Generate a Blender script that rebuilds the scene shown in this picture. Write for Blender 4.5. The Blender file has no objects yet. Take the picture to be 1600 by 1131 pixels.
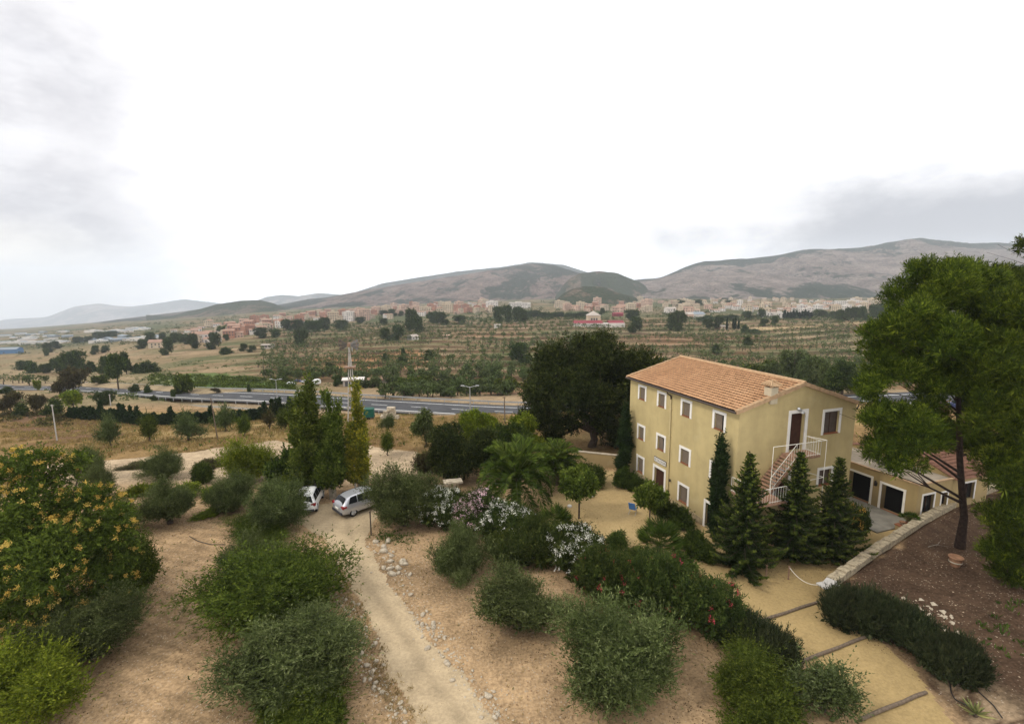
import bpy, math, random
import numpy as np
from mathutils import Matrix, Vector

# ---------------------------------------------------------------- camera, sky, sun, exposure
SC = bpy.context.scene
COL = SC.collection
RES_W, RES_H = 1600.0, 1131.0
F = 788.0
PIT = math.radians(8.97)
ROLL = math.radians(-0.3)
H = 17.8
cp, sp = math.cos(PIT), math.sin(PIT)
cr, sr = math.cos(ROLL), math.sin(ROLL)
FW = np.array([0, cp, -sp])
RT = np.array([1, 0, 0.]) * cr + np.array([0, sp, cp]) * sr
UP = np.array([0, sp, cp]) * cr - np.array([1, 0, 0.]) * sr
O = np.array([0, 0, H])

cam = bpy.data.cameras.new('camera')
cam.sensor_fit = 'HORIZONTAL'
cam.sensor_width = 36.0
cam.lens = 36.0 * F / RES_W
cam.clip_start = 0.5
cam.clip_end = 40000
camo = bpy.data.objects.new('camera', cam)
COL.objects.link(camo)
camo.matrix_world = Matrix(((RT[0], UP[0], -FW[0], 0), (RT[1], UP[1], -FW[1], 0), (RT[2], UP[2], -FW[2], H), (0, 0, 0, 1)))
SC.camera = camo

SUN_DIR = Vector((-0.72, -0.30, 0.80)).normalized()      # towards the sun
SUN_EL = math.asin(SUN_DIR.z)
SUN_AZ = math.atan2(SUN_DIR.x, SUN_DIR.y)
sun = bpy.data.lights.new('sun', 'SUN')
sun.energy = 1.5
sun.angle = math.radians(10)
sun.color = (1.0, 0.93, 0.80)
suno = bpy.data.objects.new('sun', sun)
COL.objects.link(suno)
suno.rotation_euler = SUN_DIR.to_track_quat('Z', 'Y').to_euler()

SC.view_settings.view_transform = 'Standard'
SC.view_settings.look = 'None'
SC.view_settings.exposure = 0.0
SC.view_settings.gamma = 1.0
SC.cycles.volume_bounces = 0
SC.cycles.max_bounces = 6
SC.cycles.diffuse_bounces = 3
SC.cycles.transmission_bounces = 3
SC.cycles.caustics_reflective = False
SC.cycles.caustics_refractive = False
SC.cycles.volume_step_rate = 5


def ray(x, y):
    return FW + RT * ((x - 800) / F) - UP * ((y - 565.5) / F)


def proj(P):
    d = np.asarray(P, float) - O
    k = d @ FW
    return 800 + F * (d @ RT) / k, 565.5 - F * (d @ UP) / k


class NT:
    def __init__(s, tree):
        s.t = tree
        tree.nodes.clear()

    def n(s, typ, **kw):
        nd = s.t.nodes.new(typ)
        for k, v in kw.items():
            if k in ('operation', 'blend_type', 'data_type', 'sky_type', 'sun_disc', 'sun_elevation', 'sun_rotation', 'attribute_name', 'feature', 'mode', 'interpolation_type', 'bands_direction', 'wave_type', 'noise_dimensions', 'air_density', 'dust_density', 'clamp', 'use_clamp', 'distance'):
                setattr(nd, k, v)
            else:
                key = int(k[1:]) if k[0] == 'i' and k[1:].isdigit() else k.replace('_', ' ')
                s.put(nd.inputs[key], v)
        return nd

    def put(s, sock, v):
        if isinstance(v, bpy.types.NodeSocket):
            s.t.links.new(v, sock)
        elif isinstance(v, bpy.types.Node):
            s.t.links.new(v.outputs[0], sock)
        else:
            if isinstance(v, (tuple, list)) and len(v) == 3 and sock.type == 'RGBA':
                v = (*v, 1)
            sock.default_value = v

    def ramp(s, fac, stops):
        r = s.t.nodes.new('ShaderNodeValToRGB')
        e = r.color_ramp.elements
        while len(e) > 1:
            e.remove(e[-1])
        for i, (p, c) in enumerate(stops):
            el = e[0] if i == 0 else e.new(p)
            el.position = p
            el.color = (*c, 1) if len(c) == 3 else c
        s.put(r.inputs[0], fac)
        return r.outputs[0]

    def math(s, op, a, b=0.0, clamp=False):
        m = s.n('ShaderNodeMath', operation=op, use_clamp=clamp)
        s.put(m.inputs[0], a)
        s.put(m.inputs[1], b)
        return m.outputs[0]

    def mix(s, fac, a, b, blend='MIX'):
        m = s.n('ShaderNodeMix', data_type='RGBA', blend_type=blend)
        s.put(m.inputs[0], fac)
        s.put(m.inputs[6], a)
        s.put(m.inputs[7], b)
        return m.outputs[2]

    def noise(s, vec, scale, detail=4, rough=.55):
        m = s.n('ShaderNodeTexNoise', Scale=scale, Detail=detail, Roughness=rough)
        if vec is not None:
            s.put(m.inputs['Vector'], vec)
        return m.outputs[0]

    def mapr(s, v, a, b, c=0., d=1.):
        m = s.n('ShaderNodeMapRange', interpolation_type='SMOOTHSTEP')
        for i, q in enumerate((v, a, b, c, d)):
            s.put(m.inputs[i], q)
        return m.outputs[0]


world = bpy.data.worlds.new('World')
SC.world = world
world.use_nodes = True


def build_world():
    t = NT(world.node_tree)
    tc = t.n('ShaderNodeTexCoord').outputs['Generated']
    sky = t.n('ShaderNodeTexSky', sky_type='NISHITA', sun_disc=False, sun_elevation=SUN_EL, sun_rotation=SUN_AZ)
    skyc = t.mix(1.0, sky.outputs[0], (0.1, 0.1, 0.1), 'MULTIPLY')
    sep = t.n('ShaderNodeSeparateXYZ')
    t.put(sep.inputs[0], tc)
    zen = t.mapr(sep.outputs[2], 0.2, 0.95)
    low = t.mapr(sep.outputs[2], -.02, .10, 1.0, 0.0)
    hor = t.mix(low, (1.5, 1.48, 1.48), (2.25, 2.18, 2.08))
    white = t.mix(zen, hor, (SKY_ZEN, SKY_ZEN * .985, SKY_ZEN * .97))
    # low grey cloud banks, each round its own compass direction
    mp = t.n('ShaderNodeMapping')
    t.put(mp.inputs[0], tc)
    mp.inputs['Scale'].default_value = (1.0, 1.0, 1.9)
    n1 = t.noise(mp.outputs[0], 3.0, 7, .58)
    n2 = t.noise(mp.outputs[0], 7.0, 6, .6)

    def bank(px, py, sz, r0, r1, amp):
        v = ray(px, py)
        v = v / np.linalg.norm(v)
        sub = t.n('ShaderNodeVectorMath', operation='SUBTRACT')
        t.put(sub.inputs[0], tc)
        sub.inputs[1].default_value = tuple(v)
        mul = t.n('ShaderNodeVectorMath', operation='MULTIPLY')
        t.put(mul.inputs[0], sub.outputs[0])
        mul.inputs[1].default_value = sz
        ln = t.n('ShaderNodeVectorMath', operation='LENGTH')
        t.put(ln.inputs[0], mul.outputs[0])
        d = t.math('ADD', ln.outputs['Value'], t.math('MULTIPLY', t.math('SUBTRACT', n1, .5), amp))
        d = t.math('ADD', d, t.math('MULTIPLY', t.math('SUBTRACT', n2, .5), amp * .5))
        return t.mapr(d, r0, r1, 1, 0)
    b1 = bank(-330, 210, (1, 1, .72), .22, .52, .5)
    b1 = t.math('MULTIPLY', b1, t.mapr(n2, .25, .7, .55, 1.0))
    b2 = bank(1570, 366, (.58, .58, 2.5), .08, .38, .40)
    c = t.mix(t.math('MULTIPLY', b1, .95), white, (.68, .67, .71))
    c = t.mix(t.math('MULTIPLY', b2, .92), c, (.52, .53, .575))
    glow = bank(-120, 440, (1, 1, 2.2), .02, .26, .15)
    c = t.mix(t.math('MULTIPLY', glow, .75), c, (1.4, 1.3, 1.08))
    cover = t.mapr(n1, .2, .6, .9, 1.0)
    c = t.mix(cover, skyc, c)
    bg = t.n('ShaderNodeBackground', Strength=1.0)
    t.put(bg.inputs[0], c)
    out = t.n('ShaderNodeOutputWorld')
    t.put(out.inputs[0], bg)


SKY_ZEN = 1.65
HAZE = 1.2e-4
build_world()

# ---------------------------------------------------------------- small helpers
RNG = np.random.default_rng(11)
random.seed(5)


def tag(o, label=None, cat=None, group=None, kind=None):
    if label:
        o['label'] = label
    if cat:
        o['category'] = cat
    if group:
        o['group'] = group
    if kind:
        o['kind'] = kind
    return o


def empty(name, loc=(0, 0, 0), rz=0.0):
    o = bpy.data.objects.new(name, None)
    COL.objects.link(o)
    o.location = loc
    o.rotation_euler = (0, 0, rz)
    o.empty_display_size = .2
    return o


def link(name, me, parent=None):
    o = bpy.data.objects.new(name, me)
    COL.objects.link(o)
    if parent is not None:
        o.parent = parent
    return o


def raw_mesh(name, V, Q, mats, t=None, mi=None, smooth=False, col=None):
    """mesh from arrays; Q is (n,3) or (n,4)"""
    me = bpy.data.meshes.new(name)
    V = np.ascontiguousarray(V, np.float32)
    Q = np.ascontiguousarray(Q, np.int32)
    n, k = Q.shape
    me.vertices.add(len(V))
    me.vertices.foreach_set('co', V.ravel())
    me.loops.add(n * k)
    me.loops.foreach_set('vertex_index', Q.ravel())
    me.polygons.add(n)
    me.polygons.foreach_set('loop_start', np.arange(0, n * k, k, dtype=np.int32))
    if mi is not None:
        me.polygons.foreach_set('material_index', np.asarray(mi, np.int32))
    if smooth:
        me.polygons.foreach_set('use_smooth', np.ones(n, bool))
    for m in (mats if isinstance(mats, (list, tuple)) else [mats]):
        me.materials.append(m)
    if t is not None:
        a = me.attributes.new('t', 'FLOAT', 'FACE')
        a.data.foreach_set('value', np.asarray(t, np.float32))
    if col is not None:
        a = me.attributes.new('col', 'FLOAT_COLOR', 'POINT')
        c4 = np.ones((len(V), 4), np.float32)
        c4[:, :3] = col
        a.data.foreach_set('color', c4.ravel())
    me.update(calc_edges=True)
    return me


class MB:
    """collects simple shapes and links them as one mesh object"""

    def __init__(s):
        s.v = []
        s.f = []
        s.m = []

    def poly(s, pts, mi=0):
        i = len(s.v)
        s.v += [tuple(p) for p in pts]
        s.f.append(tuple(range(i, i + len(pts))))
        s.m.append(mi)

    def box(s, x0, y0, z0, x1, y1, z1, mi=0, rz=0.0, c=None):
        P = [(x, y, z) for z in (z0, z1) for y in (y0, y1) for x in (x0, x1)]
        if rz:
            cx, cy = c if c else ((x0 + x1) / 2, (y0 + y1) / 2)
            P = [(cx + (x - cx) * math.cos(rz) - (y - cy) * math.sin(rz), cy + (x - cx) * math.sin(rz) + (y - cy) * math.cos(rz), z) for x, y, z in P]
        i = len(s.v)
        s.v += P
        for q in ((0, 2, 3, 1), (4, 5, 7, 6), (0, 1, 5, 4), (2, 6, 7, 3), (0, 4, 6, 2), (1, 3, 7, 5)):
            s.f.append(tuple(i + a for a in q))
            s.m.append(mi)

    def tube(s, pts, rad, n=8, mi=0, cap=True):
        pts = [np.asarray(p, float) for p in pts]
        if not hasattr(rad, '__len__'):
            rad = [rad] * len(pts)
        base = len(s.v)
        ref = None
        for i, p in enumerate(pts):
            d = pts[min(i + 1, len(pts) - 1)] - pts[max(i - 1, 0)]
            d = d / (np.linalg.norm(d) + 1e-9)
            if ref is None:
                ref = np.cross(d, (0, 0, 1.) if abs(d[2]) < .9 else (1., 0, 0))
            a = ref - d * (ref @ d)
            a /= np.linalg.norm(a) + 1e-9
            ref = a
            b = np.cross(d, a)
            for k in range(n):
                th = 2 * math.pi * k / n
                s.v.append(tuple(p + (a * math.cos(th) + b * math.sin(th)) * rad[i]))
        for i in range(len(pts) - 1):
            for k in range(n):
                k2 = (k + 1) % n
                s.f.append((base + i * n + k, base + i * n + k2, base + (i + 1) * n + k2, base + (i + 1) * n + k))
                s.m.append(mi)
        if cap:
            s.f.append(tuple(base + k for k in range(n))[::-1])
            s.m.append(mi)
            e = base + (len(pts) - 1) * n
            s.f.append(tuple(e + k for k in range(n)))
            s.m.append(mi)

    def lathe(s, prof, n=16, c=(0, 0, 0), mi=0):
        base = len(s.v)
        for r, z in prof:
            for k in range(n):
                th = 2 * math.pi * k / n
                s.v.append((c[0] + r * math.cos(th), c[1] + r * math.sin(th), c[2] + z))
        for i in range(len(prof) - 1):
            for k in range(n):
                k2 = (k + 1) % n
                s.f.append((base + i * n + k, base + i * n + k2, base + (i + 1) * n + k2, base + (i + 1) * n + k))
                s.m.append(mi)

    def prism(s, outline, axis, a, b, mi=0):
        """outline of 2-D points swept along axis (0,1,2) from a to b"""
        def P(p, t):
            q = list(p)
            q.insert(axis, t)
            return tuple(q)
        n = len(outline)
        i = len(s.v)
        s.v += [P(p, a) for p in outline] + [P(p, b) for p in outline]
        s.f.append(tuple(i + k for k in range(n))[::-1])
        s.f.append(tuple(i + n + k for k in range(n)))
        s.m += [mi, mi]
        for k in range(n):
            k2 = (k + 1) % n
            s.f.append((i + k, i + k2, i + n + k2, i + n + k))
            s.m.append(mi)

    def mesh(s, name, mats, smooth=False):
        me = bpy.data.meshes.new(name)
        me.from_pydata(s.v, [], s.f)
        for m in (mats if isinstance(mats, (list, tuple)) else [mats]):
            me.materials.append(m)
        me.polygons.foreach_set('material_index', s.m)
        if smooth:
            me.polygons.foreach_set('use_smooth', [True] * len(s.f))
        me.update()
        return me

    def build(s, name, mats, parent=None, smooth=False):
        return link(name, s.mesh(name, mats, smooth), parent)


def ss(x, a, b):
    t = np.clip((x - a) / (b - a), 0, 1)
    return t * t * (3 - 2 * t)


def _hash(ix, iy, seed):
    h = (ix.astype(np.int64) * 374761393 + iy.astype(np.int64) * 668265263 + seed * 974634777) & 0x7fffffff
    h = (h ^ (h >> 13)) * 1274126177 & 0x7fffffff
    return ((h ^ (h >> 16)) & 0xffff) / 65535.0


def vnoise(x, y, seed=0):
    x = np.asarray(x, float)
    y = np.asarray(y, float)
    ix = np.floor(x)
    iy = np.floor(y)
    fx = x - ix
    fy = y - iy
    fx = fx * fx * (3 - 2 * fx)
    fy = fy * fy * (3 - 2 * fy)
    a = _hash(ix, iy, seed)
    b = _hash(ix + 1, iy, seed)
    c = _hash(ix, iy + 1, seed)
    d = _hash(ix + 1, iy + 1, seed)
    return (a * (1 - fx) + b * fx) * (1 - fy) + (c * (1 - fx) + d * fx) * fy


def fbm(x, y, seed=0, o=4):
    s = 0
    a = .5
    for i in range(o):
        s = s + a * vnoise(x * 2 ** i, y * 2 ** i, seed + i * 17)
        a *= .5
    return s / (1 - .5 ** o)


def inpoly(x, y, P):
    r = np.zeros(np.shape(x), bool)
    n = len(P)
    for i in range(n):
        x0, y0 = P[i]
        x1, y1 = P[(i + 1) % n]
        if y0 == y1:
            continue
        c = ((y0 > y) != (y1 > y)) & (x < (x1 - x0) * (y - y0) / (y1 - y0) + x0)
        r ^= c
    return r


# ---------------------------------------------------------------- materials
def mat_base(name):
    m = bpy.data.materials.new(name)
    m.use_nodes = True
    return m, NT(m.node_tree)


def finish(t, color, rough=.8, spec=.2, bump=None, metal=0.0, bstr=.3, bdist=.02):
    p = t.n('ShaderNodeBsdfPrincipled')
    t.put(p.inputs['Base Color'], color)
    t.put(p.inputs['Roughness'], rough)
    t.put(p.inputs['Specular IOR Level'], spec)
    t.put(p.inputs['Metallic'], metal)
    if bump is not None:
        b = t.n('ShaderNodeBump', Strength=bstr, Distance=bdist)
        t.put(b.inputs['Height'], bump)
        t.put(p.inputs['Normal'], b)
    o = t.n('ShaderNodeOutputMaterial')
    t.put(o.inputs[0], p)
    return p


def plain(name, c, rough=.6, spec=.3, var=.18, scale=2.0, metal=0.0, bstr=.15):
    m, t = mat_base(name)
    tc = t.n('ShaderNodeTexCoord').outputs['Object']
    n = t.noise(tc, scale, 5, .6)
    lo = tuple(x * (1 - var) for x in c)
    hi = tuple(min(1, x * (1 + var)) for x in c)
    cc = t.ramp(n, [(.3, lo), (.7, hi)])
    finish(t, cc, rough, spec * (1 if rough < .55 else .3), t.noise(tc, scale * 12, 3), metal, bstr, .01)
    return m


def leafmat(name, stops, trans=.25, var=.10, rough=.6):
    m, t = mat_base(name)
    a = t.n('ShaderNodeAttribute', attribute_name='t').outputs['Fac']
    c = t.ramp(a, stops)
    oi = t.n('ShaderNodeObjectInfo').outputs['Random']
    br = t.mapr(oi, 0, 1, 1 - var, 1 + var)
    hs = t.n('ShaderNodeHueSaturation')
    t.put(hs.inputs['Color'], c)
    t.put(hs.inputs['Value'], br)
    t.put(hs.inputs['Hue'], t.mapr(oi, 0, 1, .493, .507))
    tcn = t.n('ShaderNodeTexCoord').outputs['Object']
    pn = t.mapr(t.noise(tcn, 1.1, 3), .3, .7, .72, 1.28)
    c = t.mix(1.0, hs.outputs[0], pn, 'MULTIPLY')
    d = t.n('ShaderNodeBsdfPrincipled', Roughness=rough)
    d.inputs['Specular IOR Level'].default_value = .06
    t.put(d.inputs['Base Color'], c)
    tr = t.n('ShaderNodeBsdfTranslucent')
    t.put(tr.inputs[0], t.mix(1.0, c, (1.0, 1.1, .6), 'MULTIPLY'))
    mx = t.n('ShaderNodeMixShader')
    mx.inputs[0].default_value = trans
    t.put(mx.inputs[1], d)
    t.put(mx.inputs[2], tr)
    o = t.n('ShaderNodeOutputMaterial')
    t.put(o.inputs[0], mx)
    return m


def ground_mat(name, use_col=True, base=(.3, .2, .13), pebble=.6, pscale=9.0, amp=1.0):
    m, t = mat_base(name)
    geo = t.n('ShaderNodeNewGeometry').outputs['Position']
    c = t.n('ShaderNodeAttribute', attribute_name='col').outputs['Color'] if use_col else base
    n0 = t.noise(geo, .12, 5, .6)
    n1 = t.noise(geo, .8, 6, .62)
    n2 = t.noise(geo, 6.0, 5, .65)
    f = t.math('ADD', t.mapr(n0, .3, .7, -.16, .16), t.math('ADD', t.mapr(n1, .3, .7, -.2, .2), t.mapr(n2, .3, .7, -.28, .28)))
    f = t.math('ADD', t.math('MULTIPLY', f, amp), 1.0)
    c = t.mix(1.0, c, f, 'MULTIPLY')
    vo = t.n('ShaderNodeTexVoronoi', Scale=pscale)
    t.put(vo.inputs['Vector'], geo)
    sel = t.mapr(t.math('FRACT', t.math('MULTIPLY', vo.outputs['Color'], 7.31)), .72, .76)
    peb = t.math('MULTIPLY', t.mapr(vo.outputs['Distance'], .26, .34, 1, 0), sel)
    peb = t.math('MULTIPLY', peb, t.mapr(n1, .38, .62, .15, pebble))
    c = t.mix(peb, c, (.46, .385, .30))
    vo2 = t.n('ShaderNodeTexVoronoi', Scale=pscale * .45)
    t.put(vo2.inputs['Vector'], geo)
    dk = t.math('MULTIPLY', t.mapr(vo2.outputs['Distance'], .12, .3, .55, 0), t.mapr(n2, .5, .62))
    c = t.mix(dk, c, (.11, .075, .045))
    hgt = t.math('ADD', n2, t.math('MULTIPLY', peb, .6))
    finish(t, c, 1.0, .02, hgt, 0, .55, .06)
    return m


M = {}
M['ground'] = ground_mat('ground_soil')
M['track'] = ground_mat('track_dirt', True, pebble=.35, pscale=15, amp=.5)
M['gravel'] = ground_mat('courtyard_gravel', True, pebble=.3, pscale=22, amp=.45)
M['bark'] = plain('bark_grey_brown', (.085, .065, .05), .9, .1, .4, 6, bstr=.6)
M['bark_pine'] = plain('bark_pine', (.05, .034, .027), .9, .1, .4, 5, bstr=.7)
M['bark_pale'] = plain('bark_pale', (.30, .27, .22), .85, .1, .3, 4)
M['olive'] = leafmat('olive_leaf', [(0, (.028, .040, .011)), (.5, (.078, .098, .030)), (1, (.18, .20, .085))])
M['almond'] = leafmat('almond_leaf', [(0, (.020, .032, .004)), (.5, (.058, .080, .010)), (1, (.13, .15, .022))])
M['bright'] = leafmat('bright_leaf', [(0, (.055, .080, .008)), (.5, (.135, .175, .016)), (1, (.28, .31, .035))], .35)
M['yellowtree'] = leafmat('soapberry_leaf', [(0, (.022, .034, .005)), (.5, (.058, .082, .011)), (1, (.13, .16, .024))])
M['blossom'] = leafmat('yellow_blossom', [(0, (.30, .18, .035)), (.5, (.48, .32, .075)), (1, (.60, .45, .14))], .3, .05)
M['pine'] = leafmat('pine_needle', [(0, (.014, .025, .003)), (.5, (.047, .068, .006)), (1, (.16, .185, .016))], .2)
M['fir'] = leafmat('fir_needle', [(0, (.010, .018, .005)), (.5, (.027, .043, .009)), (1, (.10, .12, .018))], .1)
M['cypress'] = leafmat('cypress_leaf', [(0, (.010, .022, .008)), (.5, (.022, .040, .012)), (1, (.045, .070, .018))], .1)
M['dark'] = leafmat('carob_leaf', [(0, (.009, .015, .004)), (.5, (.026, .036, .008)), (1, (.085, .095, .020))], .12)
M['shrub'] = leafmat('shrub_leaf', [(0, (.016, .029, .007)), (.5, (.044, .068, .012)), (1, (.11, .14, .024))], .2)
M['poplar'] = leafmat('poplar_leaf', [(0, (.026, .042, .007)), (.5, (.075, .105, .015)), (1, (.18, .21, .04))], .3)
M['poplar_y'] = leafmat('poplar_leaf_yellow', [(0, (.06, .085, .014)), (.5, (.17, .18, .02)), (1, (.40, .33, .03))], .3)
M['oleander'] = leafmat('oleander_leaf', [(0, (.013, .024, .006)), (.5, (.038, .056, .012)), (1, (.10, .118, .025))], .15)
M['petal_white'] = leafmat('petal_white', [(0, (.62, .60, .55)), (1, (.85, .83, .80))], .2, .04)
M['petal_pink'] = leafmat('petal_pink', [(0, (.55, .30, .36)), (1, (.80, .62, .66))], .2, .04)
M['petal_red'] = leafmat('petal_red', [(0, (.22, .025, .04)), (1, (.42, .07, .09))], .2, .04)
M['petal_orange'] = leafmat('petal_orange', [(0, (.6, .3, .06)), (1, (.75, .45, .12))], .2, .04)
M['palm'] = leafmat('palm_leaf', [(0, (.020, .036, .006)), (.5, (.050, .080, .011)), (1, (.13, .165, .028))], .2)
M['lavender'] = leafmat('lavender_leaf', [(0, (.012, .018, .008)), (.5, (.028, .038, .015)), (1, (.065, .07, .03))], .1)
M['drygrass'] = leafmat('dry_grass_blade', [(0, (.16, .115, .045)), (.5, (.28, .20, .085)), (1, (.42, .33, .16))], .3)
M['weed'] = leafmat('weed_leaf', [(0, (.03, .06, .012)), (1, (.10, .14, .03))], .3)
M['farolive'] = leafmat('far_olive_leaf', [(0, (.036, .052, .016)), (.5, (.078, .104, .034)), (1, (.155, .18, .08))], .2)
M['farpine'] = leafmat('far_pine_leaf', [(0, (.020, .034, .010)), (.5, (.044, .066, .016)), (1, (.10, .12, .03))], .15)
M['brownleaf'] = leafmat('brown_leaf', [(0, (.035, .03, .014)), (.5, (.065, .052, .022)), (1, (.10, .10, .03))], .2)
M['agave'] = leafmat('agave_leaf', [(0, (.10, .14, .05)), (1, (.40, .40, .16))], .2)


def stucco(name, c):
    m, t = mat_base(name)
    tc = t.n('ShaderNodeTexCoord').outputs['Object']
    n1 = t.noise(tc, .5, 6, .65)
    mp = t.n('ShaderNodeMapping')
    t.put(mp.inputs[0], tc)
    mp.inputs['Scale'].default_value = (2.2, 2.2, .22)
    n2 = t.noise(mp.outputs[0], 1.0, 5, .6)
    f = t.math('ADD', t.mapr(n1, .3, .7, .88, 1.08), t.mapr(n2, .35, .75, .02, -.05))
    c1 = t.mix(1.0, c, f, 'MULTIPLY')
    sz = t.n('ShaderNodeSeparateXYZ')
    t.put(sz.inputs[0], tc)
    mp2 = t.n('ShaderNodeMapping')
    t.put(mp2.inputs[0], tc)
    mp2.inputs['Scale'].default_value = (5, 5, .35)
    st = t.mapr(t.noise(mp2.outputs[0], 1.0, 4, .6), .58, .75)
    c1 = t.mix(t.math('MULTIPLY', st, .16), c1, (.16, .13, .08))
    base = t.math('MULTIPLY', t.mapr(t.math('ADD', sz.outputs[2], t.math('MULTIPLY', n1, -1.6)), -.6, .9, 1, 0), .5)
    c1 = t.mix(base, c1, (.22, .17, .10))
    pa = t.mapr(t.noise(tc, .9, 3, .5), .60, .66)
    c1 = t.mix(t.math('MULTIPLY', pa, .12), c1, (.55, .47, .30))
    n3 = t.noise(tc, 30, 4, .6)
    finish(t, c1, .95, .04, n3, 0, .35, .02)
    return m


M['stucco'] = stucco('ochre_stucco', (.465, .37, .185))
M['stucco_annex'] = stucco('ochre_stucco_annex', (.38, .285, .14))
M['stucco_pale'] = stucco('pale_chimney_render', (.42, .36, .26))
M['stair'] = plain('stair_tiles', (.30, .18, .12), .8, .2, .25, 4)
M['white'] = plain('white_paint', (.74, .71, .66), .6, .3, .08, 2)
M['rail'] = plain('white_rail_paint', (.75, .72, .64), .5, .4, .06, 3)
M['terracotta'] = plain('terracotta_tile', (.24, .095, .05), .75, .2, .2, 4)
M['shutter'] = plain('taupe_shutter', (.165, .130, .098), .8, .2, .15, 3)
M['pane'] = plain('brown_shutter', (.10, .075, .06), .55, .3, .2, 3)
M['door'] = plain('dark_brown_door', (.055, .026, .018), .55, .3, .2, 3)
M['black'] = plain('dark_interior', (.006, .0055, .005), .6, .2, .2, 2)
M['glass'] = plain('dark_glass', (.012, .013, .015), .22, .3, .1, 1, bstr=.02)
M['plinth'] = plain('stone_plinth', (.30, .24, .15), .9, .15, .35, 3, bstr=.6)
M['concrete'] = plain('flat_roof_screed', (.25, .21, .16), .9, .15, .4, .9, bstr=.5)
M['paving'] = plain('terrace_paving', (.20, .185, .155), .85, .2, .25, 1.2)
M['stone'] = plain('limestone', (.42, .36, .275), .9, .15, .3, 3, bstr=.7)
M['wallstone'] = plain('rubble_wall_stone', (.33, .275, .19), .9, .15, .45, 5, bstr=.9)
M['timber'] = plain('weathered_timber', (.15, .115, .085), .85, .15, .35, 8, bstr=.6)
M['post'] = plain('grey_post', (.42, .40, .37), .7, .25, .15, 3)
M['steel'] = plain('galvanised_steel', (.42, .43, .44), .45, .5, .12, 2, .6)
M['steel_dull'] = plain('dull_steel', (.14, .13, .12), .7, .3, .3, 3, .3)
M['rust'] = plain('rusty_steel', (.25, .16, .11), .7, .3, .4, 3, .3)
M['iron'] = plain('dark_iron', (.05, .04, .035), .6, .4, .3, 4, .3)
M['hose'] = plain('black_hose', (.025, .022, .02), .5, .3, .2, 4)
M['rope'] = plain('white_rope', (.62, .58, .5), .8, .2, .1, 20)
M['gutter'] = plain('brown_gutter', (.045, .03, .022), .5, .4, .2, 3)
M['pipe'] = plain('cream_pipe', (.50, .41, .22), .5, .4, .1, 3)
M['blue'] = plain('blue_canvas', (.07, .19, .50), .7, .3, .12, 6)
M['sign'] = plain('sign_board', (.70, .67, .62), .6, .3, .05, 3)
M['ink'] = plain('sign_ink', (.05, .045, .05), .6, .3, .1, 3)
M['pot'] = plain('terracotta_pot', (.27, .15, .09), .8, .2, .25, 5)
M['green'] = plain('dark_green_tarp', (.015, .085, .06), .6, .3, .2, 3)
M['silver'] = plain('silver_car_paint', (.50, .51, .54), .28, .6, .03, 1, .55, .02)
M['carwhite'] = plain('white_car_paint', (.78, .78, .77), .3, .6, .03, 1, .0, .02)
M['carred'] = plain('dark_red_car_paint', (.12, .02, .025), .3, .6, .03, 1, .1, .02)
M['carblue'] = plain('blue_car_paint', (.03, .05, .16), .3, .6, .03, 1, .1, .02)
M['tyre'] = plain('tyre_rubber', (.022, .022, .023), .85, .2, .2, 6)
M['bumper'] = plain('grey_bumper_plastic', (.06, .06, .068), .6, .3, .15, 4)
M['tail'] = plain('red_tail_lamp', (.26, .012, .02), .2, .6, .1, 6)
M['plate'] = plain('number_plate', (.75, .74, .66), .5, .4, .05, 6)
M['asphalt'] = plain('asphalt', (.066, .067, .071), .85, .25, .2, .3, bstr=.3)
M['paint'] = plain('road_paint', (.72, .72, .70), .7, .3, .12, .6)


def tile_mat():
    m, t = mat_base('clay_roof_tiles')
    tc = t.n('ShaderNodeTexCoord').outputs['Object']
    n1 = t.noise(tc, .35, 5, .6)
    vo = t.n('ShaderNodeTexVoronoi', Scale=4.2)
    t.put(vo.inputs['Vector'], tc)
    c = t.ramp(n1, [(.3, (.37, .205, .11)), (.55, (.42, .24, .13)), (.75, (.46, .28, .16))])
    sepc = t.n('ShaderNodeSeparateColor')
    t.put(sepc.inputs[0], vo.outputs['Color'])
    c = t.mix(1.0, c, t.mapr(sepc.outputs[0], 0, 1, 0.88, 1.1), 'MULTIPLY')
    finish(t, c, .95, .05, t.noise(tc, 25, 3), 0, .3, .01)
    return m


M['tile'] = tile_mat()
M['verge'] = plain('pale_verge_tile', (.38, .255, .15), .85, .2, .22, 4)
M['redtile'] = plain('old_red_tiles', (.165, .085, .058), .85, .2, .3, 3)
M['town_white'] = plain('town_white_render', (.58, .54, .50), .9, .1, .1, .1)
M['town_cream'] = plain('town_cream_render', (.50, .41, .30), .9, .1, .12, .1)
M['town_pink'] = plain('town_pink_render', (.50, .35, .27), .9, .1, .12, .1)
M['town_brick'] = plain('town_brick', (.36, .19, .13), .9, .1, .15, .1)
M['town_roof'] = plain('town_tile_roof', (.31, .20, .15), .9, .1, .2, .1)
M['town_flat'] = plain('town_flat_roof', (.40, .35, .31), .9, .1, .2, .1)
M['town_win'] = plain('town_window', (.07, .07, .075), .4, .4, .1, .1)
M['shed_roof'] = plain('pale_shed_roof', (.22, .25, .28), .7, .2, .12, .05)
M['shed_blue'] = plain('blue_shed_wall', (.10, .19, .33), .7, .2, .1, .05)
M['red_roof'] = plain('crimson_roof', (.22, .05, .06), .7, .2, .15, .1)

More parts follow.
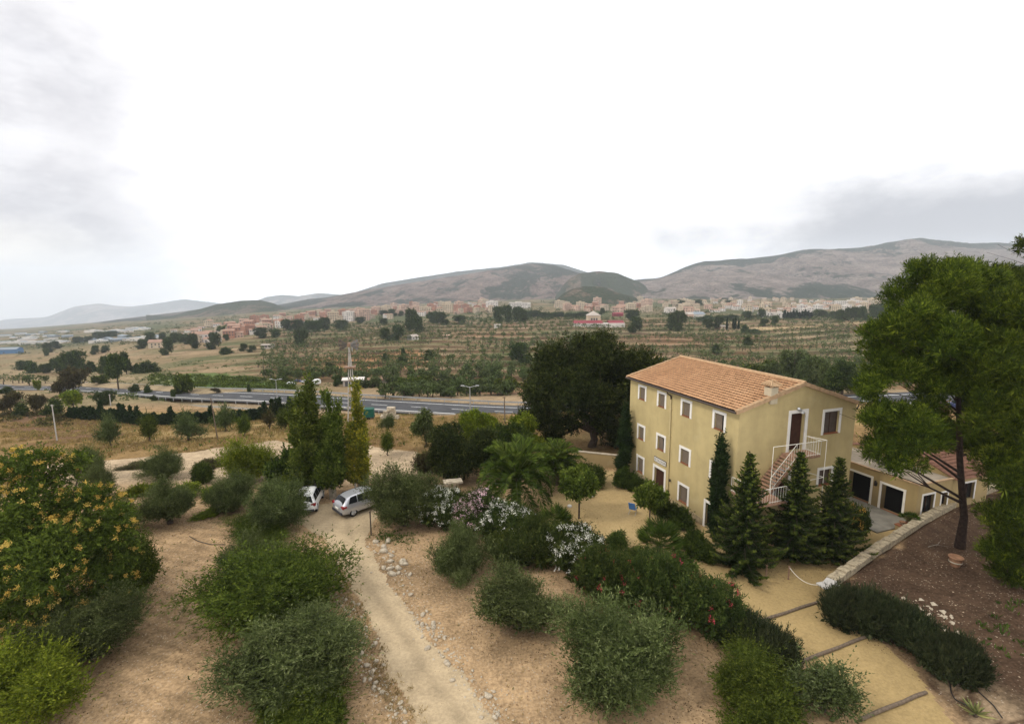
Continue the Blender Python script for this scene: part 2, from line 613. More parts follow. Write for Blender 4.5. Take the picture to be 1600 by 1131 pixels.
# ---------------------------------------------------------------- terrain height
COLX = np.array([0, 400, 800, 1200, 1600.])
NEARZ = [  # forward distance, z in the five picture columns
    (5, 0, 0, 0, 0, 0), (40, 0, 0, 0, 0, 0), (46, -.5, -.3, 0, 0, 0), (60, -2.6, -1.8, -.8, 0, 0), (75, -5.6, -4.4, -3.2, -1, 0), (92, -9.0, -7.6, -6.6, -4.2, -2.5)]
ROWS = [
    (115, 640, 640, 646, 640, 630), (140, 627, 618, 621, 610, 602), (170, 616, 604, 602, 596, 590), (200, 608, 592, 590, 585, 580), (250, 597, 575, 570, 568, 565),
    (300, 588, 562, 550, 549, 548), (350, 580, 552, 537, 536, 535), (420, 571, 540, 524, 522, 520), (520, 562, 529, 512, 508, 505), (650, 553, 518, 500, 496, 494),
    (850, 544, 508, 490, 486, 484), (1100, 535, 500, 481, 477, 475), (1500, 527, 492, 473, 470, 468), (2200, 521, 487, 468, 463, 460), (3600, 516, 483, 464, 460, 455)]


def _table():
    ys, zs = [], []
    for r in NEARZ:
        ys.append(r[0])
        zs.append(r[1:])
    for r in ROWS:
        y = r[0]
        zz = []
        for x, row in zip(COLX, r[1:]):
            d = ray(x, row)
            zz.append(H + d[2] / d[1] * y)
        ys.append(y)
        zs.append(zz)
    ys = np.log(np.array(ys, float))
    # store the slope (z-H)/Y, which is smooth
    zs = np.array(zs)
    LY = np.linspace(math.log(5), math.log(3600), 420)
    LU = np.linspace(-1.03, 1.03, 90)
    cu = (COLX - 800) / F * 1.0
    g = np.array([np.interp(LY, ys, zs[:, j] - 0.0) if False else np.interp(LY, ys, (zs[:, j] - H) / np.exp(ys)) for j in range(5)])
    g = np.array([np.interp(LU, cu, g[:, i]) for i in range(len(LY))])     # (LY, LU)
    k = np.exp(-np.linspace(-2, 2, 19) ** 2)
    k /= k.sum()
    gp = np.pad(g, ((9, 9), (9, 9)), 'edge')
    gp = np.apply_along_axis(lambda v: np.convolve(v, k, 'valid'), 1, gp)
    k2 = np.exp(-np.linspace(-2, 2, 9) ** 2)
    k2 /= k2.sum()
    gp = gp[5:-5]
    gp = np.apply_along_axis(lambda v: np.convolve(v, k2, 'valid'), 0, gp)
    return LY, LU, gp


LY, LU, GT = _table()


def bilin(ly, u):
    a = np.clip((ly - LY[0]) / (LY[1] - LY[0]), 0, len(LY) - 1.001)
    b = np.clip((u - LU[0]) / (LU[1] - LU[0]), 0, len(LU) - 1.001)
    i = a.astype(int)
    j = b.astype(int)
    fa = a - i
    fb = b - j
    return (GT[i, j] * (1 - fb) + GT[i, j + 1] * fb) * (1 - fa) + (GT[i + 1, j] * (1 - fb) + GT[i + 1, j + 1] * fb) * fa


# the main road in the valley, as forward distance against picture column
RD_U = np.array([-1.5, -1.05, -.89, -.76, -.63, -.32, 0.0, .3, .6, 1.2, 1.6])
RD_Y = np.array([240, 214, 196, 168, 145, 127, 116, 108, 103, 98, 96.])


def base_z(X, Y):
    X = np.asarray(X, float)
    Y = np.asarray(Y, float)
    Yc = np.maximum(Y, 5.2)
    u = X / Yc
    z = H + bilin(np.log(Yc), u) * Yc
    near = 1 - ss(Yc, 38, 44)
    return z * (1 - near)


def road_y(u):
    return np.interp(u, RD_U, RD_Y)


# stone wall on the right (plan points), soil behind it is higher
WALL = np.array([(18.25, 26.6), (20.3, 28.0), (22.6, 29.6), (25.5, 31.5), (29.3, 34.0), (34.2, 36.9), (40.5, 40.2)])


BANK = np.array([(17.6, 4), (17.9, 13), (18.4, 19.2), (18.75, 21.5), (18.7, 24), *[tuple(q) for q in WALL], (60, 50)])


def wall_side(X, Y):
    """signed distance from the wall line, positive on the pine bank"""
    X = np.asarray(X, float)
    Y = np.asarray(Y, float)
    best = np.full(np.broadcast(X, Y).shape, 1e9)
    sgn = np.ones_like(best)
    for (x0, y0), (x1, y1) in zip(BANK[:-1], BANK[1:]):
        dx, dy = x1 - x0, y1 - y0
        t = np.clip(((X - x0) * dx + (Y - y0) * dy) / (dx * dx + dy * dy), 0, 1)
        d = np.hypot(X - x0 - t * dx, Y - y0 - t * dy)
        c = (X - x0) * dy - (Y - y0) * dx
        m = d < best
        sgn = np.where(m, np.where(c > 0, 1., -1.), sgn)
        best = np.where(m, d, best)
    return best * sgn


def terr_mask(X, Y, u):
    ry = road_y(u)
    return ss(Y, ry + 34, ry + 60) * (1 - ss(Y, 620, 760)) * ss(u, -.62, -.45)


def terr_phase(X, Y):
    return (Y + 9 * np.sin(X / 71.) + 5 * np.sin(X / 29. + 1.3) + 14 * (fbm(X / 90., Y / 120., 3, 2) - .5)) / (15 + Y * .022)


def ground_z(X, Y, detail=True):
    X = np.asarray(X, float)
    Y = np.asarray(Y, float)
    z = base_z(X, Y)
    u = X / np.maximum(Y, 5.2)
    far = ss(Y, 50, 120)
    z = z + far * (fbm(X / 60., Y / 60., 5, 4) - .5) * np.minimum(Y * .012, 5)
    m = terr_mask(X, Y, u)
    ph = terr_phase(X, Y)
    fr = ph - np.floor(ph)
    saw = np.where(fr < .14, ss(fr, 0, .14), 1 - ss(fr, .14, 1.0) * .0 - (fr - .14) / .86)
    z = z + m * (saw - .5) * (1.2 + 1.0 * vnoise(X / 80., np.floor(ph) * 3.1, 9))
    # road bed
    ry = road_y(u)
    rz = base_z(u * ry, ry)
    k = 1 - ss(np.abs(Y - ry), 9, 26)
    z = z * (1 - k) + (rz - .35) * k
    # the pine bank
    w = wall_side(X, Y)
    inb = np.where(Y > 26.4, ss(w, -.1, .25), ss(w, .1, 2.2)) * (1 - ss(Y, 42, 48))
    z = z + inb * (.5 + np.clip(w, 0, 12) * .05)
    return z


_TS = np.concatenate([np.linspace(6, 60, 700), np.geomspace(60, 3600, 1500)[1:]])


def at(px, py):
    d = ray(px, py)
    P = O + d * _TS[:, None]
    g = P[:, 2] - ground_z(P[:, 0], P[:, 1])
    i = int(np.argmax(g < 0))
    if g[i] >= 0:
        i = len(_TS) - 1
    a, b = g[max(i - 1, 0)], g[i]
    t = _TS[i - 1] + (_TS[i] - _TS[i - 1]) * (a / (a - b) if a != b else 0) if i > 0 else _TS[0]
    p = O + d * t
    p[2] = float(ground_z(p[0], p[1]))
    return p


def depth(P):
    return float((np.asarray(P) - O) @ FW)


def atY(px, py, Y):
    d = ray(px, py)
    return O + d * (Y / d[1])


# ---------------------------------------------------------------- ground sheet and its soils
C0 = np.array([14.97, 32.24, 0.0])
YAW = math.radians(19.2)
HA = np.array([math.cos(YAW), math.sin(YAW), 0])
HB = np.array([-math.sin(YAW), math.cos(YAW), 0])


def soil(X, Y, Z):
    u = X / np.maximum(Y, 5.2)
    P = np.stack([X, Y, Z], -1) - O
    k = np.maximum(P @ FW, .5)
    px = 800 + F * (P @ RT) / k
    py = 565.5 - F * (P @ UP) / k
    n = fbm(X / 14., Y / 14., 21, 4)
    jx = px + (fbm(X / 8., Y / 8., 31, 3) - .5) * 40
    jy = py + (fbm(X / 8., Y / 8., 41, 3) - .5) * 10
    c = np.zeros(X.shape + (3,))
    c[:] = (.335, .228, .128)
    c *= (.82 + .36 * n)[..., None]
    fur = np.sin(2 * math.pi * (X * .34 + Y * .94 + 1.6 * fbm(X / 9., Y / 9., 17, 3)) / .82)
    c *= (1 + .13 * fur * (X < -8) * (Y < 36))[..., None]
    c *= (1 - .26 * ss(fbm(X / 3.2, Y / 3.2, 19, 4), .5, .72))[..., None]

    def put(mask, col, a=1.0):
        nonlocal c
        m = (mask * a)[..., None] if not np.isscalar(a) or True else 0
        c = c * (1 - m) + np.array(col) * m
    # pine bank: brown soil, the pines' shade put into its dark colour
    w = wall_side(X, Y)
    put(ss(w + (fbm(X / 1.1, Y / 1.1, 91, 3) - .5) * 1.6, -.3, .5) * (1 - ss(Y, 42, 47)), (.075, .047, .030))
    pt = ss(w, .1, .5) * (1 - ss(w, 1.6, 3.0)) * (1 - ss(Y, 19, 22)) * ss(fbm(X / .9, Y / .9, 93, 3), .42, .6)
    put(pt, (.30, .22, .14), .85)
    # track verge
    # slopes beyond 43 m
    far = ss(Y, 44, 50)
    put(far * (1 - ss(Y, 105, 125)), (.205, .132, .058))
    gr = ss(fbm(X / 5., Y / 5., 51, 4), .5, .62)
    put(far * (1 - ss(Y, 105, 130)) * gr, (.135, .082, .038), .85)
    gr2 = ss(fbm(X / 9., Y / 9., 57, 3), .55, .7)
    put(far * (1 - ss(Y, 105, 130)) * gr2, (.28, .20, .088), .7)
    pale = inpoly(jx, jy, [(60, 726), (120, 721), (240, 712), (360, 698), (440, 690), (560, 693), (660, 706), (690, 735), (640, 760), (420, 760), (200, 772), (60, 772)])
    put(pale * 1.0 * ss(Y, 42, 46), (.36, .275, .18))
    dk = inpoly(jx, jy, [(10, 665), (60, 650), (130, 660), (190, 668), (200, 682), (120, 684), (30, 690)])
    put(dk * 1.0, (.13, .075, .045), .8)
    # valley
    v = ss(Y, 118, 132)
    put(v, (.195, .142, .080))
    nn = fbm(X / 30., Y / 30., 61, 4)
    put(v * ss(nn, .48, .58), (.078, .088, .036), .85)
    put(v * ss(fbm(X / 45., Y / 22., 67, 3), .56, .68), (.285, .205, .125), .6)
    red = inpoly(jx, jy, [(420, 575), (520, 556), (640, 548), (700, 560), (640, 578), (480, 592)])
    put(red * v, (.29, .145, .062), .8)
    red2 = ss(fbm(X / 60., Y / 40., 71, 3), .55, .65) * ss(px, 600, 800)
    put(red2 * v, (.22, .12, .066), .7)
    gf = inpoly(jx, jy, [(225, 588), (300, 582), (380, 586), (460, 600), (420, 612), (300, 606), (250, 600)])
    put(gf * v, (.065, .11, .028), .85)
    plot = inpoly(jx, jy, [(800, 503), (890, 498), (905, 512), (800, 516)])
    put(plot * v, (.24, .175, .11))
    plot = inpoly(jx, jy, [(1170, 512), (1360, 498), (1390, 506), (1200, 519)])
    put(plot * v, (.34, .255, .14))
    lefty = ss(-px, -330, -180) * v
    put(lefty * ss(nn, .40, .55), (.27, .20, .12), .5)
    # terrace risers
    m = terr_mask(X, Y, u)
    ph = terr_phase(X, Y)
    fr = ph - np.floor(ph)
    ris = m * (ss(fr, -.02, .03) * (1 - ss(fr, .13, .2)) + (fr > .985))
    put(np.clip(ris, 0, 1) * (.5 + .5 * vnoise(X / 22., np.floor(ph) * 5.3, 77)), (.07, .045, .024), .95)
    gt = ss(vnoise(X / 55., np.floor(ph) * 4.7, 87), .42, .6)
    put(m * gt * ss(fr, .2, .3), (.085, .095, .038), .6)
    edge = m * ss(fr, .16, .2) * (1 - ss(fr, .26, .36))
    put(np.clip(edge, 0, 1) * vnoise(X / 30., np.floor(ph) * 2.3, 79), (.40, .30, .195), .85)
    town = ss(Y, 560, 800)
    put(town * .7, (.15, .12, .07))
    put(town * ss(fbm(X / 70., Y / 90., 83, 3), .45, .6), (.06, .075, .032), .85)
    # verges of the main road
    ry = road_y(u)
    put((1 - ss(np.abs(Y - ry), 10, 17)) * ss(Y, 90, 100), (.27, .205, .13), .8)
    return c


def build_ground():
    ys = np.concatenate([np.linspace(5.2, 30, 170), np.linspace(30, 60, 130)[1:], np.geomspace(60, 130, 130)[1:], np.geomspace(130, 720, 560)[1:], np.geomspace(720, 3500, 110)[1:]])
    us = np.concatenate([np.linspace(-2.4, -1.12, 20), np.linspace(-1.1, 1.1, 400), np.linspace(1.12, 2.4, 20)])
    Y, U = np.meshgrid(ys, us, indexing='ij')
    X = U * Y
    Z = ground_z(X, Y)
    near = 1 - ss(Y, 40, 60)
    Z = Z + near * .0
    c = soil(X, Y, Z)
    n, m = X.shape
    V = np.stack([X, Y, Z], -1).reshape(-1, 3)
    i = np.arange(n * m).reshape(n, m)
    Q = np.stack([i[:-1, :-1], i[:-1, 1:], i[1:, 1:], i[1:, :-1]], -1).reshape(-1, 4)
    me = raw_mesh('ground', V, Q, M['ground'], smooth=True, col=c.reshape(-1, 3))
    tag(link('ground', me), kind='structure')


build_ground()


def sheet(name, poly, dz, mat, col, kind='structure', step=.35, ragged=.25, var=.2, seed=1, lanes=None):
    """flat patch with an uneven outline, draped on the ground"""
    P = np.array(poly, float)
    x0, y0 = P.min(0) - 1
    x1, y1 = P.max(0) + 1
    xs = np.arange(x0, x1, step)
    ys = np.arange(y0, y1, step)
    X, Y = np.meshgrid(xs, ys)
    nx = (fbm(X / 1.3, Y / 1.3, seed, 3) - .5) * 2 * ragged
    ny = (fbm(X / 1.3, Y / 1.3, seed + 50, 3) - .5) * 2 * ragged
    ins = inpoly(X + nx, Y + ny, P)
    # one grid step of smoothing on the border: keep cells whose four corners lie inside
    i = np.arange(X.size).reshape(X.shape)
    keep = ins[:-1, :-1] & ins[1:, :-1] & ins[:-1, 1:] & ins[1:, 1:]
    Q = np.stack([i[:-1, :-1], i[:-1, 1:], i[1:, 1:], i[1:, :-1]], -1)[keep]
    Z = ground_z(X, Y) + dz
    c = np.array(col)[None, None] * (1 - var / 2 + var * fbm(X / 2.2, Y / 2.2, seed + 9, 4))[..., None]
    if lanes is not None:
        ln = np.array(lanes, float)
        xc = np.interp(Y, ln[:, 1], ln[:, 0])
        off = (X - xc) * .86 + (fbm(X / 2.5, Y / 2.5, 71, 3) - .5) * .6
        wl = np.exp(-((np.abs(off) - .72) / .36) ** 2)
        mid = np.exp(-(off / .3) ** 2) * ss(fbm(X / 1.7, Y / 1.7, 73, 3), .4, .6)
        edge = ss(np.abs(off), 1.15, 1.9) * (Y < 32)
        c = c * (1 + .06 * wl - .18 * mid)[..., None]
        c = c * (1 - .4 * edge)[..., None] + np.array((.31, .21, .118)) * (.4 * edge)[..., None]
    used = np.unique(Q)
    rem = np.full(X.size, -1)
    rem[used] = np.arange(len(used))
    V = np.stack([X, Y, Z], -1).reshape(-1, 3)[used]
    me = raw_mesh(name, V, rem[Q], mat, smooth=True, col=c.reshape(-1, 3)[used])
    return tag(link(name, me), kind=kind)


TRL = [at(*q)[:2] for q in ((653, 1130), (612, 1061), (575, 980), (550, 927), (519, 861), (505, 838), (462, 822), (452, 806), (470, 790))]
TRR = [at(*q)[:2] for q in ((600, 775), (596, 800), (580, 828), (574, 852), (612, 917), (659, 974), (716, 1045), (783, 1129))]
_e0 = TRL[0] + (TRL[0] - TRL[1]) * 1.6
_e1 = TRR[-1] + (TRR[-1] - TRR[-2]) * 1.6
TRACK = [tuple(_e0), *[tuple(q) for q in TRL], *[tuple(q) for q in TRR], tuple(_e1)]
LANES = [tuple((a + b) / 2) for a, b in ((_e0, _e1), (TRL[0], TRR[-1]), (TRL[1], TRR[-2]), (TRL[2], TRR[-3]), (TRL[3], TRR[-4]), (TRL[4], TRR[-5]))] + [(-12.5, 36), (-14, 41)]
sheet('dirt_track', TRACK, .008, M['track'], (.405, .315, .20), step=.13, ragged=.38, seed=3, lanes=LANES)
sheet('courtyard_gravel', [(1.2, 33.5), (2.2, 36.5), (2.0, 39), (4.0, 41.5), (6.5, 43.8), (8.5, 46), (10.2, 46), (11, 43.5), (14.5, 33.5), (15.3, 30.9), (12, 28.5), (9.4, 28.0), (6.5, 29.4), (4.5, 31)], .010, M['gravel'], (.39, .285, .14), step=.16, ragged=.3, seed=5)
sheet('gravel_path', [(11.0, 29.0), (13.0, 31.2), (16.5, 31.6), (24, 34.2), (27.5, 36.0), (32.5, 37.5), (30, 34.8), (25.2, 31.8), (22.2, 29.8), (20, 28.2), (18.2, 26.9), (18.5, 25.4), (18.55, 23.1), (18.5, 21), (18.2, 19.2), (17.8, 16), (17.6, 13), (13.2, 13), (14.2, 18), (13.5, 21.2), (12.9, 24.2), (10.9, 26.0)], .012, M['gravel'], (.33, .238, .11), step=.16, ragged=.35, seed=7)


# ---------------------------------------------------------------- distant hills
def hill_mat(name, rock, wood, amount, scale, line=True):
    m, t = mat_base(name)
    geo = t.n('ShaderNodeNewGeometry').outputs['Position']
    mp = t.n('ShaderNodeMapping')
    t.put(mp.inputs[0], geo)
    mp.inputs['Scale'].default_value = (1, .55, 1.6)
    gv = mp.outputs[0]
    n1 = t.noise(gv, scale, 8, .62)
    n2 = t.noise(gv, scale * 6, 6, .65)
    n3 = t.noise(gv, scale * 2.6, 7, .68)
    n4 = t.noise(gv, scale * 16, 5, .7)
    c = t.ramp(n3, [(.32, tuple(x * .55 for x in rock)), (.5, rock), (.66, tuple(min(1, x * 1.4) for x in rock))])
    c = t.mix(1.0, c, t.mapr(n4, .36, .64, .5, 1.5), 'MULTIPLY')
    # broken bands of outcrop along the slope
    sp3 = t.n('ShaderNodeSeparateXYZ')
    t.put(sp3.inputs[0], geo)
    band = t.math('SINE', t.math('ADD', t.math('MULTIPLY', sp3.outputs[2], .21), t.math('MULTIPLY', n1, 26)))
    band = t.math('MULTIPLY', t.mapr(band, .45, .95), t.mapr(n2, .45, .6))
    c = t.mix(t.math('MULTIPLY', band, .7), c, tuple(min(1, x * 1.7) for x in rock))
    sep = t.n('ShaderNodeSeparateXYZ')
    t.put(sep.inputs[0], t.n('ShaderNodeAttribute', attribute_name='col').outputs['Vector'])
    w = t.math('ADD', t.math('ADD', n1, t.math('MULTIPLY', t.math('SUBTRACT', n2, .5), .5)), t.math('MULTIPLY', t.math('SUBTRACT', sep.outputs[0], .5), amount))
    w = t.mapr(w, .45, .52)
    sp_ = t.mapr(n4, .52, .6)
    w = t.math('MAXIMUM', t.math('MULTIPLY', w, t.mapr(n4, .35, .5, .55, 1.0)), t.math('MULTIPLY', sp_, .55))
    c = t.mix(w, c, wood)
    finish(t, c, 1.0, .0, n2, 0, 1.0, 16)
    return m


def hill(name, pts, R, Rf, mat, seed, rough=.05, foot=None, woodfn=None, taper=False):
    """terrain ridge: skyline heights at distance R, foot at distance Rf, falling away again behind"""
    P = np.array(pts, float)
    us = np.linspace((P[0, 0] - 800) / F, (P[-1, 0] - 800) / F, 320)
    sk = np.interp(us * F + 800, P[:, 0], P[:, 1])
    k = np.exp(-np.linspace(-2, 2, 7) ** 2)
    k /= k.sum()
    sk = np.convolve(np.pad(sk, 3, 'edge'), k, 'valid')
    sv = np.linspace(0, 1.35, 70)
    U, S = np.meshgrid(us, sv)
    D = Rf + (R - Rf) * S
    X = U * D
    top = np.array([H + (lambda d: d[2] / d[1])(ray(800 + F * uu, yy)) * R for uu, yy in zip(us, sk)])
    ft = ground_z(X[0], D[0]) - 6 if foot is None else np.full(len(us), foot)
    prof = np.where(S <= 1, np.sin(np.clip(S, 0, 1) * math.pi / 2) ** 1.25, 1 - ss(S, 1, 1.6) * .9)
    sig = top - ft
    hgt = np.maximum(sig, 0)
    nz = (fbm(X / (R * .07), D / (R * .07), seed, 6) - .5) + .5 * (np.abs(fbm(X / (R * .035), D / (R * .05), seed + 5, 4) - .5))
    nz -= .9 * (1 - np.abs(2 * fbm(X / (R * .05) + .4 * vnoise(X / 90., D / 90., seed), D / (R * .5), seed + 8, 3) - 1)) ** 5 * (S < .98)
    nz *= np.sin(np.clip(S / 1.0, 0, 1) * math.pi) ** .7 * 1.2 + .12 * (S > .9)
    Z = ft[None] + hgt[None] * prof + np.minimum(sig, 0)[None] * S * np.where(S > 1, 1.05, 1) + nz * np.maximum(hgt[None], R * .006) * rough * 4
    # ends run out into the ground
    e = 1 - ss(np.abs(np.linspace(-1, 1, len(us))), .55, 1.0) if taper else 1 - ss(np.abs(np.linspace(-1, 1, len(us))), .93, 1.0)
    Z = ft[None] - 8 + (Z - ft[None] + 8) * e[None]
    V = np.stack([X, D, Z], -1).reshape(-1, 3)
    n, m = X.shape
    i = np.arange(n * m).reshape(n, m)
    Q = np.stack([i[:-1, :-1], i[:-1, 1:], i[1:, 1:], i[1:, :-1]], -1).reshape(-1, 4)
    c = np.zeros((n, m, 3))
    c[..., 0] = np.clip(S, 0, 1) if woodfn is None else woodfn(U * F + 800, S)
    return tag(link(name, raw_mesh(name, V, Q, mat, smooth=True, col=c.reshape(-1, 3))), kind='structure')


HM_far = hill_mat('far_mountain_rock', (.20, .165, .14), (.05, .055, .04), .1, .0014)
HM_mid = hill_mat('ridge_scrub', (.155, .115, .095), (.026, .034, .020), .36, .0052)
HM_wood = hill_mat('wooded_hill', (.14, .105, .075), (.040, .052, .026), .55, .012)
HM_right = hill_mat('limestone_slope', (.185, .150, .130), (.027, .038, .023), .5, .0060)
hill('far_mountains', [(-500, 520), (-250, 514), (-100, 510), (0, 505), (30, 500), (75, 496), (120, 479), (160, 474), (185, 478), (210, 479), (250, 474), (290, 468), (330, 472), (380, 478), (430, 484), (520, 490)], 8800, 6800, HM_far, 3, .04, -620)
hill('far_mountains', [(340, 495), (385, 478), (420, 464), (445, 461), (470, 463), (500, 458), (530, 460), (570, 468), (620, 480)], 7000, 5600, HM_far, 8, .04, -480)
hill('back_ridge', [(520, 470), (560, 456), (600, 443), (660, 433), (720, 424), (780, 418), (830, 410), (880, 414), (960, 440), (1000, 455)], 5600, 4200, HM_mid, 13, .04, -220)
hill('main_ridge', [(-700, 560), (-200, 532), (0, 519), (100, 510), (200, 498), (300, 487), (380, 481), (430, 479), (500, 468), (560, 456), (650, 441), (720, 430), (800, 417), (838, 411), (870, 416), (900, 425), (945, 438), (985, 440), (1040, 444), (1100, 452)], 3400, 2150, HM_mid, 17, .05, None, lambda x, S: np.clip(.34 + .12 * ss(-x, -560, -300) + .35 * S * ss(np.sin(x / 60.), -.2, .6), 0, 1))
hill('wooded_knoll', [(230, 505), (300, 488), (340, 476), (380, 470), (410, 469), (430, 474), (455, 486), (500, 496)], 2500, 2000, HM_wood, 23, .06, None, lambda x, S: .42 + .35 * ss(S, .3, .8), taper=True)
hill('wooded_hill', [(850, 452), (880, 440), (905, 428), (935, 424), (962, 427), (985, 436), (1010, 446), (1040, 455)], 2500, 2000, HM_wood, 29, .10, None, lambda x, S: .56 + .25 * (np.sin(x / 9.) > .3), taper=True)
hill('right_mountain', [(930, 452), (985, 438), (1030, 434), (1060, 421), (1090, 411), (1130, 408), (1200, 400), (1250, 392), (1330, 388), (1380, 381), (1425, 375), (1480, 381), (1560, 384), (1640, 380), (1800, 372), (2100, 370), (2500, 372)], 3600, 1750, HM_right, 31, .05, None, lambda x, S: np.clip(.27 + .55 * ss(S, .60, .82) + .25 * (1 - ss(S, .05, .25)), 0, 1))
hill('chapel_mound', [(840, 474), (870, 464), (893, 452), (915, 448), (940, 449), (965, 458), (990, 464), (1030, 474)], 1500, 1250, HM_wood, 37, .10, None, lambda x, S: .62 + 0 * x, taper=True)

# ---------------------------------------------------------------- the main road
def ribbon(name, off0, off1, dz, mat, u0=-1.35, u1=1.2, n=160, dash=None, thick=0):
    us = np.linspace(u0, u1, n)
    Yc = road_y(us)
    k = np.exp(-np.linspace(-2, 2, 15) ** 2)
    k /= k.sum()
    Yc = np.convolve(np.pad(Yc, 7, 'edge'), k, 'valid')
    Xc = us * Yc
    T = np.stack([np.gradient(Xc), np.gradient(Yc)], -1)
    T /= np.linalg.norm(T, axis=1)[:, None]
    N = np.stack([-T[:, 1], T[:, 0]], -1)
    Zc = base_z(Xc, Yc)
    V = []
    Q = []
    s = np.concatenate([[0], np.cumsum(np.hypot(np.diff(Xc), np.diff(Yc)))])
    if dash:
        ss_ = np.arange(0, s[-1] - dash[0], dash[1])
        for a in ss_:
            b = a + dash[0]
            for q in (a, b):
                x, y, z, nx, ny = (np.interp(q, s, w) for w in (Xc, Yc, Zc, N[:, 0], N[:, 1]))
                V += [(x + nx * off0, y + ny * off0, z + dz), (x + nx * off1, y + ny * off1, z + dz)]
            i = len(V) - 4
            Q.append((i, i + 1, i + 3, i + 2))
    else:
        for x, y, z, nn in zip(Xc, Yc, Zc, N):
            V += [(x + nn[0] * off0, y + nn[1] * off0, z + dz), (x + nn[0] * off1, y + nn[1] * off1, z + dz)]
        Q = [(2 * i, 2 * i + 1, 2 * i + 3, 2 * i + 2) for i in range(n - 1)]
    return V, Q, (Xc, Yc, Zc, N, s)


V, Q, RC = ribbon('road', -6.2, 6.2, 0, M['asphalt'])
road = tag(link('main_road', raw_mesh('main_road', V, Q, M['asphalt'])), kind='structure')
vs, qs = [], []
for o0, o1, d in ((3.9, 4.15, None), (-4.15, -3.9, None), (-.1, .1, (4.5, 11))):
    V, Q, _ = ribbon('m', o0, o1, .02, M['paint'], dash=d)
    qs += [tuple(i + len(vs) for i in q) for q in Q]
    vs += V
mk = link('road_marking', raw_mesh('road_marking', vs, qs, M['paint']), road)
V, Q, _ = ribbon('service_road', -14.5, -11.5, .05, M['track'], u0=-.75, u1=.9)
tag(link('service_road', raw_mesh('service_road', V, Q, M['paving'])), kind='structure')


def guard_rail(off, u0, u1, label):
    Xc, Yc, Zc, N, s = RC
    us = np.linspace(-1.35, 1.2, len(Xc))
    a, b = np.interp([u0, u1], us, s)
    root = empty('guard_rail', (0, 0, 0))
    tag(root, label, 'guard rail', 'guard rails beside the main road')
    mb = MB()
    pts = []
    for q in np.arange(a, b, 4.0):
        x, y, z, nx, ny = (np.interp(q, s, w) for w in (Xc, Yc, Zc, N[:, 0], N[:, 1]))
        pts.append((x + nx * off, y + ny * off, z))
    up = MB()
    for p, p2 in zip(pts[:-1], pts[1:]):
        p, p2 = np.array(p), np.array(p2)
        e = np.array((0, 0, 1.))
        for z0, z1 in ((.45, .8),):
            mb.poly([p + e * z0, p2 + e * z0, p2 + e * z1, p + e * z1])
            nn = np.array((p2[1] - p[1], -(p2[0] - p[0]), 0))
            nn = nn / np.linalg.norm(nn) * .08
            mb.poly([p + e * z0 + nn, p2 + e * z0 + nn, p2 + e * z1 + nn, p + e * z1 + nn])
            mb.poly([p + e * z1, p2 + e * z1, p2 + e * z1 + nn, p + e * z1 + nn])
    mb.build('rail', M['steel'], root)
    for p in pts[:90]:
        m2 = MB()
        m2.box(p[0] - .07, p[1] - .07, p[2] - .4, p[0] + .07, p[1] + .07, p[2] + .74)
        m2.build('post', M['steel'], root)


guard_rail(-7.0, -.85, .15, 'low grey guard rail along the near verge of the main road')
guard_rail(7.2, -.95, .1, 'low grey guard rail along the far verge of the main road')
# ---------------------------------------------------------------- foliage
def norm(v):
    return v / (np.linalg.norm(v, axis=-1, keepdims=True) + 1e-9)


def leaves(p, d, ln, wd, rng):
    """one diamond leaf per row: base p, direction d"""
    n = len(p)
    side = norm(np.cross(d, rng.normal(size=(n, 3))))
    ln = ln[:, None]
    wd = wd[:, None]
    mid = p + d * ln * .5
    V = np.stack([p, mid + side * wd * .5, p + d * ln, mid - side * wd * .5], 1).reshape(-1, 3)
    return V


def sprigs(rng, C, R, n, per=9, slen=.35, ll=.12, lw=.045, up=.4, rnd=.5, droop=0.0, shell=.5, zmin=None, spread=.9, tvar=.16):
    """twigs with leaves, spread through clumps with centres C and radii R"""
    C = np.asarray(C, float)
    R = np.asarray(R, float)
    if R.ndim == 1:
        R = np.repeat(R[:, None], 3, 1)
    w = R.prod(1) ** (2 / 3)
    i = rng.choice(len(C), n, p=w / w.sum())
    v = norm(rng.normal(size=(n, 3)))
    r = shell + (1 - shell) * rng.random(n) ** .6
    p = C[i] + v * R[i] * r[:, None]
    ct = rng.normal(0, .10, len(C))[i]
    d = norm(v + np.array([0, 0, up]) + rnd * rng.normal(size=(n, 3)))
    if zmin is not None:
        k = p[:, 2] > zmin
        p, d, ct = p[k], d[k], ct[k]
        n = len(p)
    s = slen * (.6 + .8 * rng.random(n))
    tt = rng.random((n, per))
    q = p[:, None] + d[:, None] * (tt * s[:, None])[..., None]
    q[..., 2] -= droop * tt ** 2 * s[:, None]
    ld = norm(d[:, None] + spread * rng.normal(size=(n, per, 3)))
    q = q.reshape(-1, 3)
    ld = ld.reshape(-1, 3)
    m = len(q)
    V = leaves(q, ld, ll * (.6 + .8 * rng.random(m)), lw * (.7 + .6 * rng.random(m)), rng)
    t = np.clip(.42 + np.repeat(ct + rng.normal(0, .10, n), per) + .34 * (tt.reshape(-1) - .5) + rng.normal(0, tvar, m), 0, 1)
    return V, t


def leaf_mesh(name, parts, mat):
    V = np.concatenate([a[0] for a in parts])
    t = np.concatenate([a[1] for a in parts])
    Q = np.arange(len(V)).reshape(-1, 4)
    return raw_mesh(name, V, Q, mat, t=t)


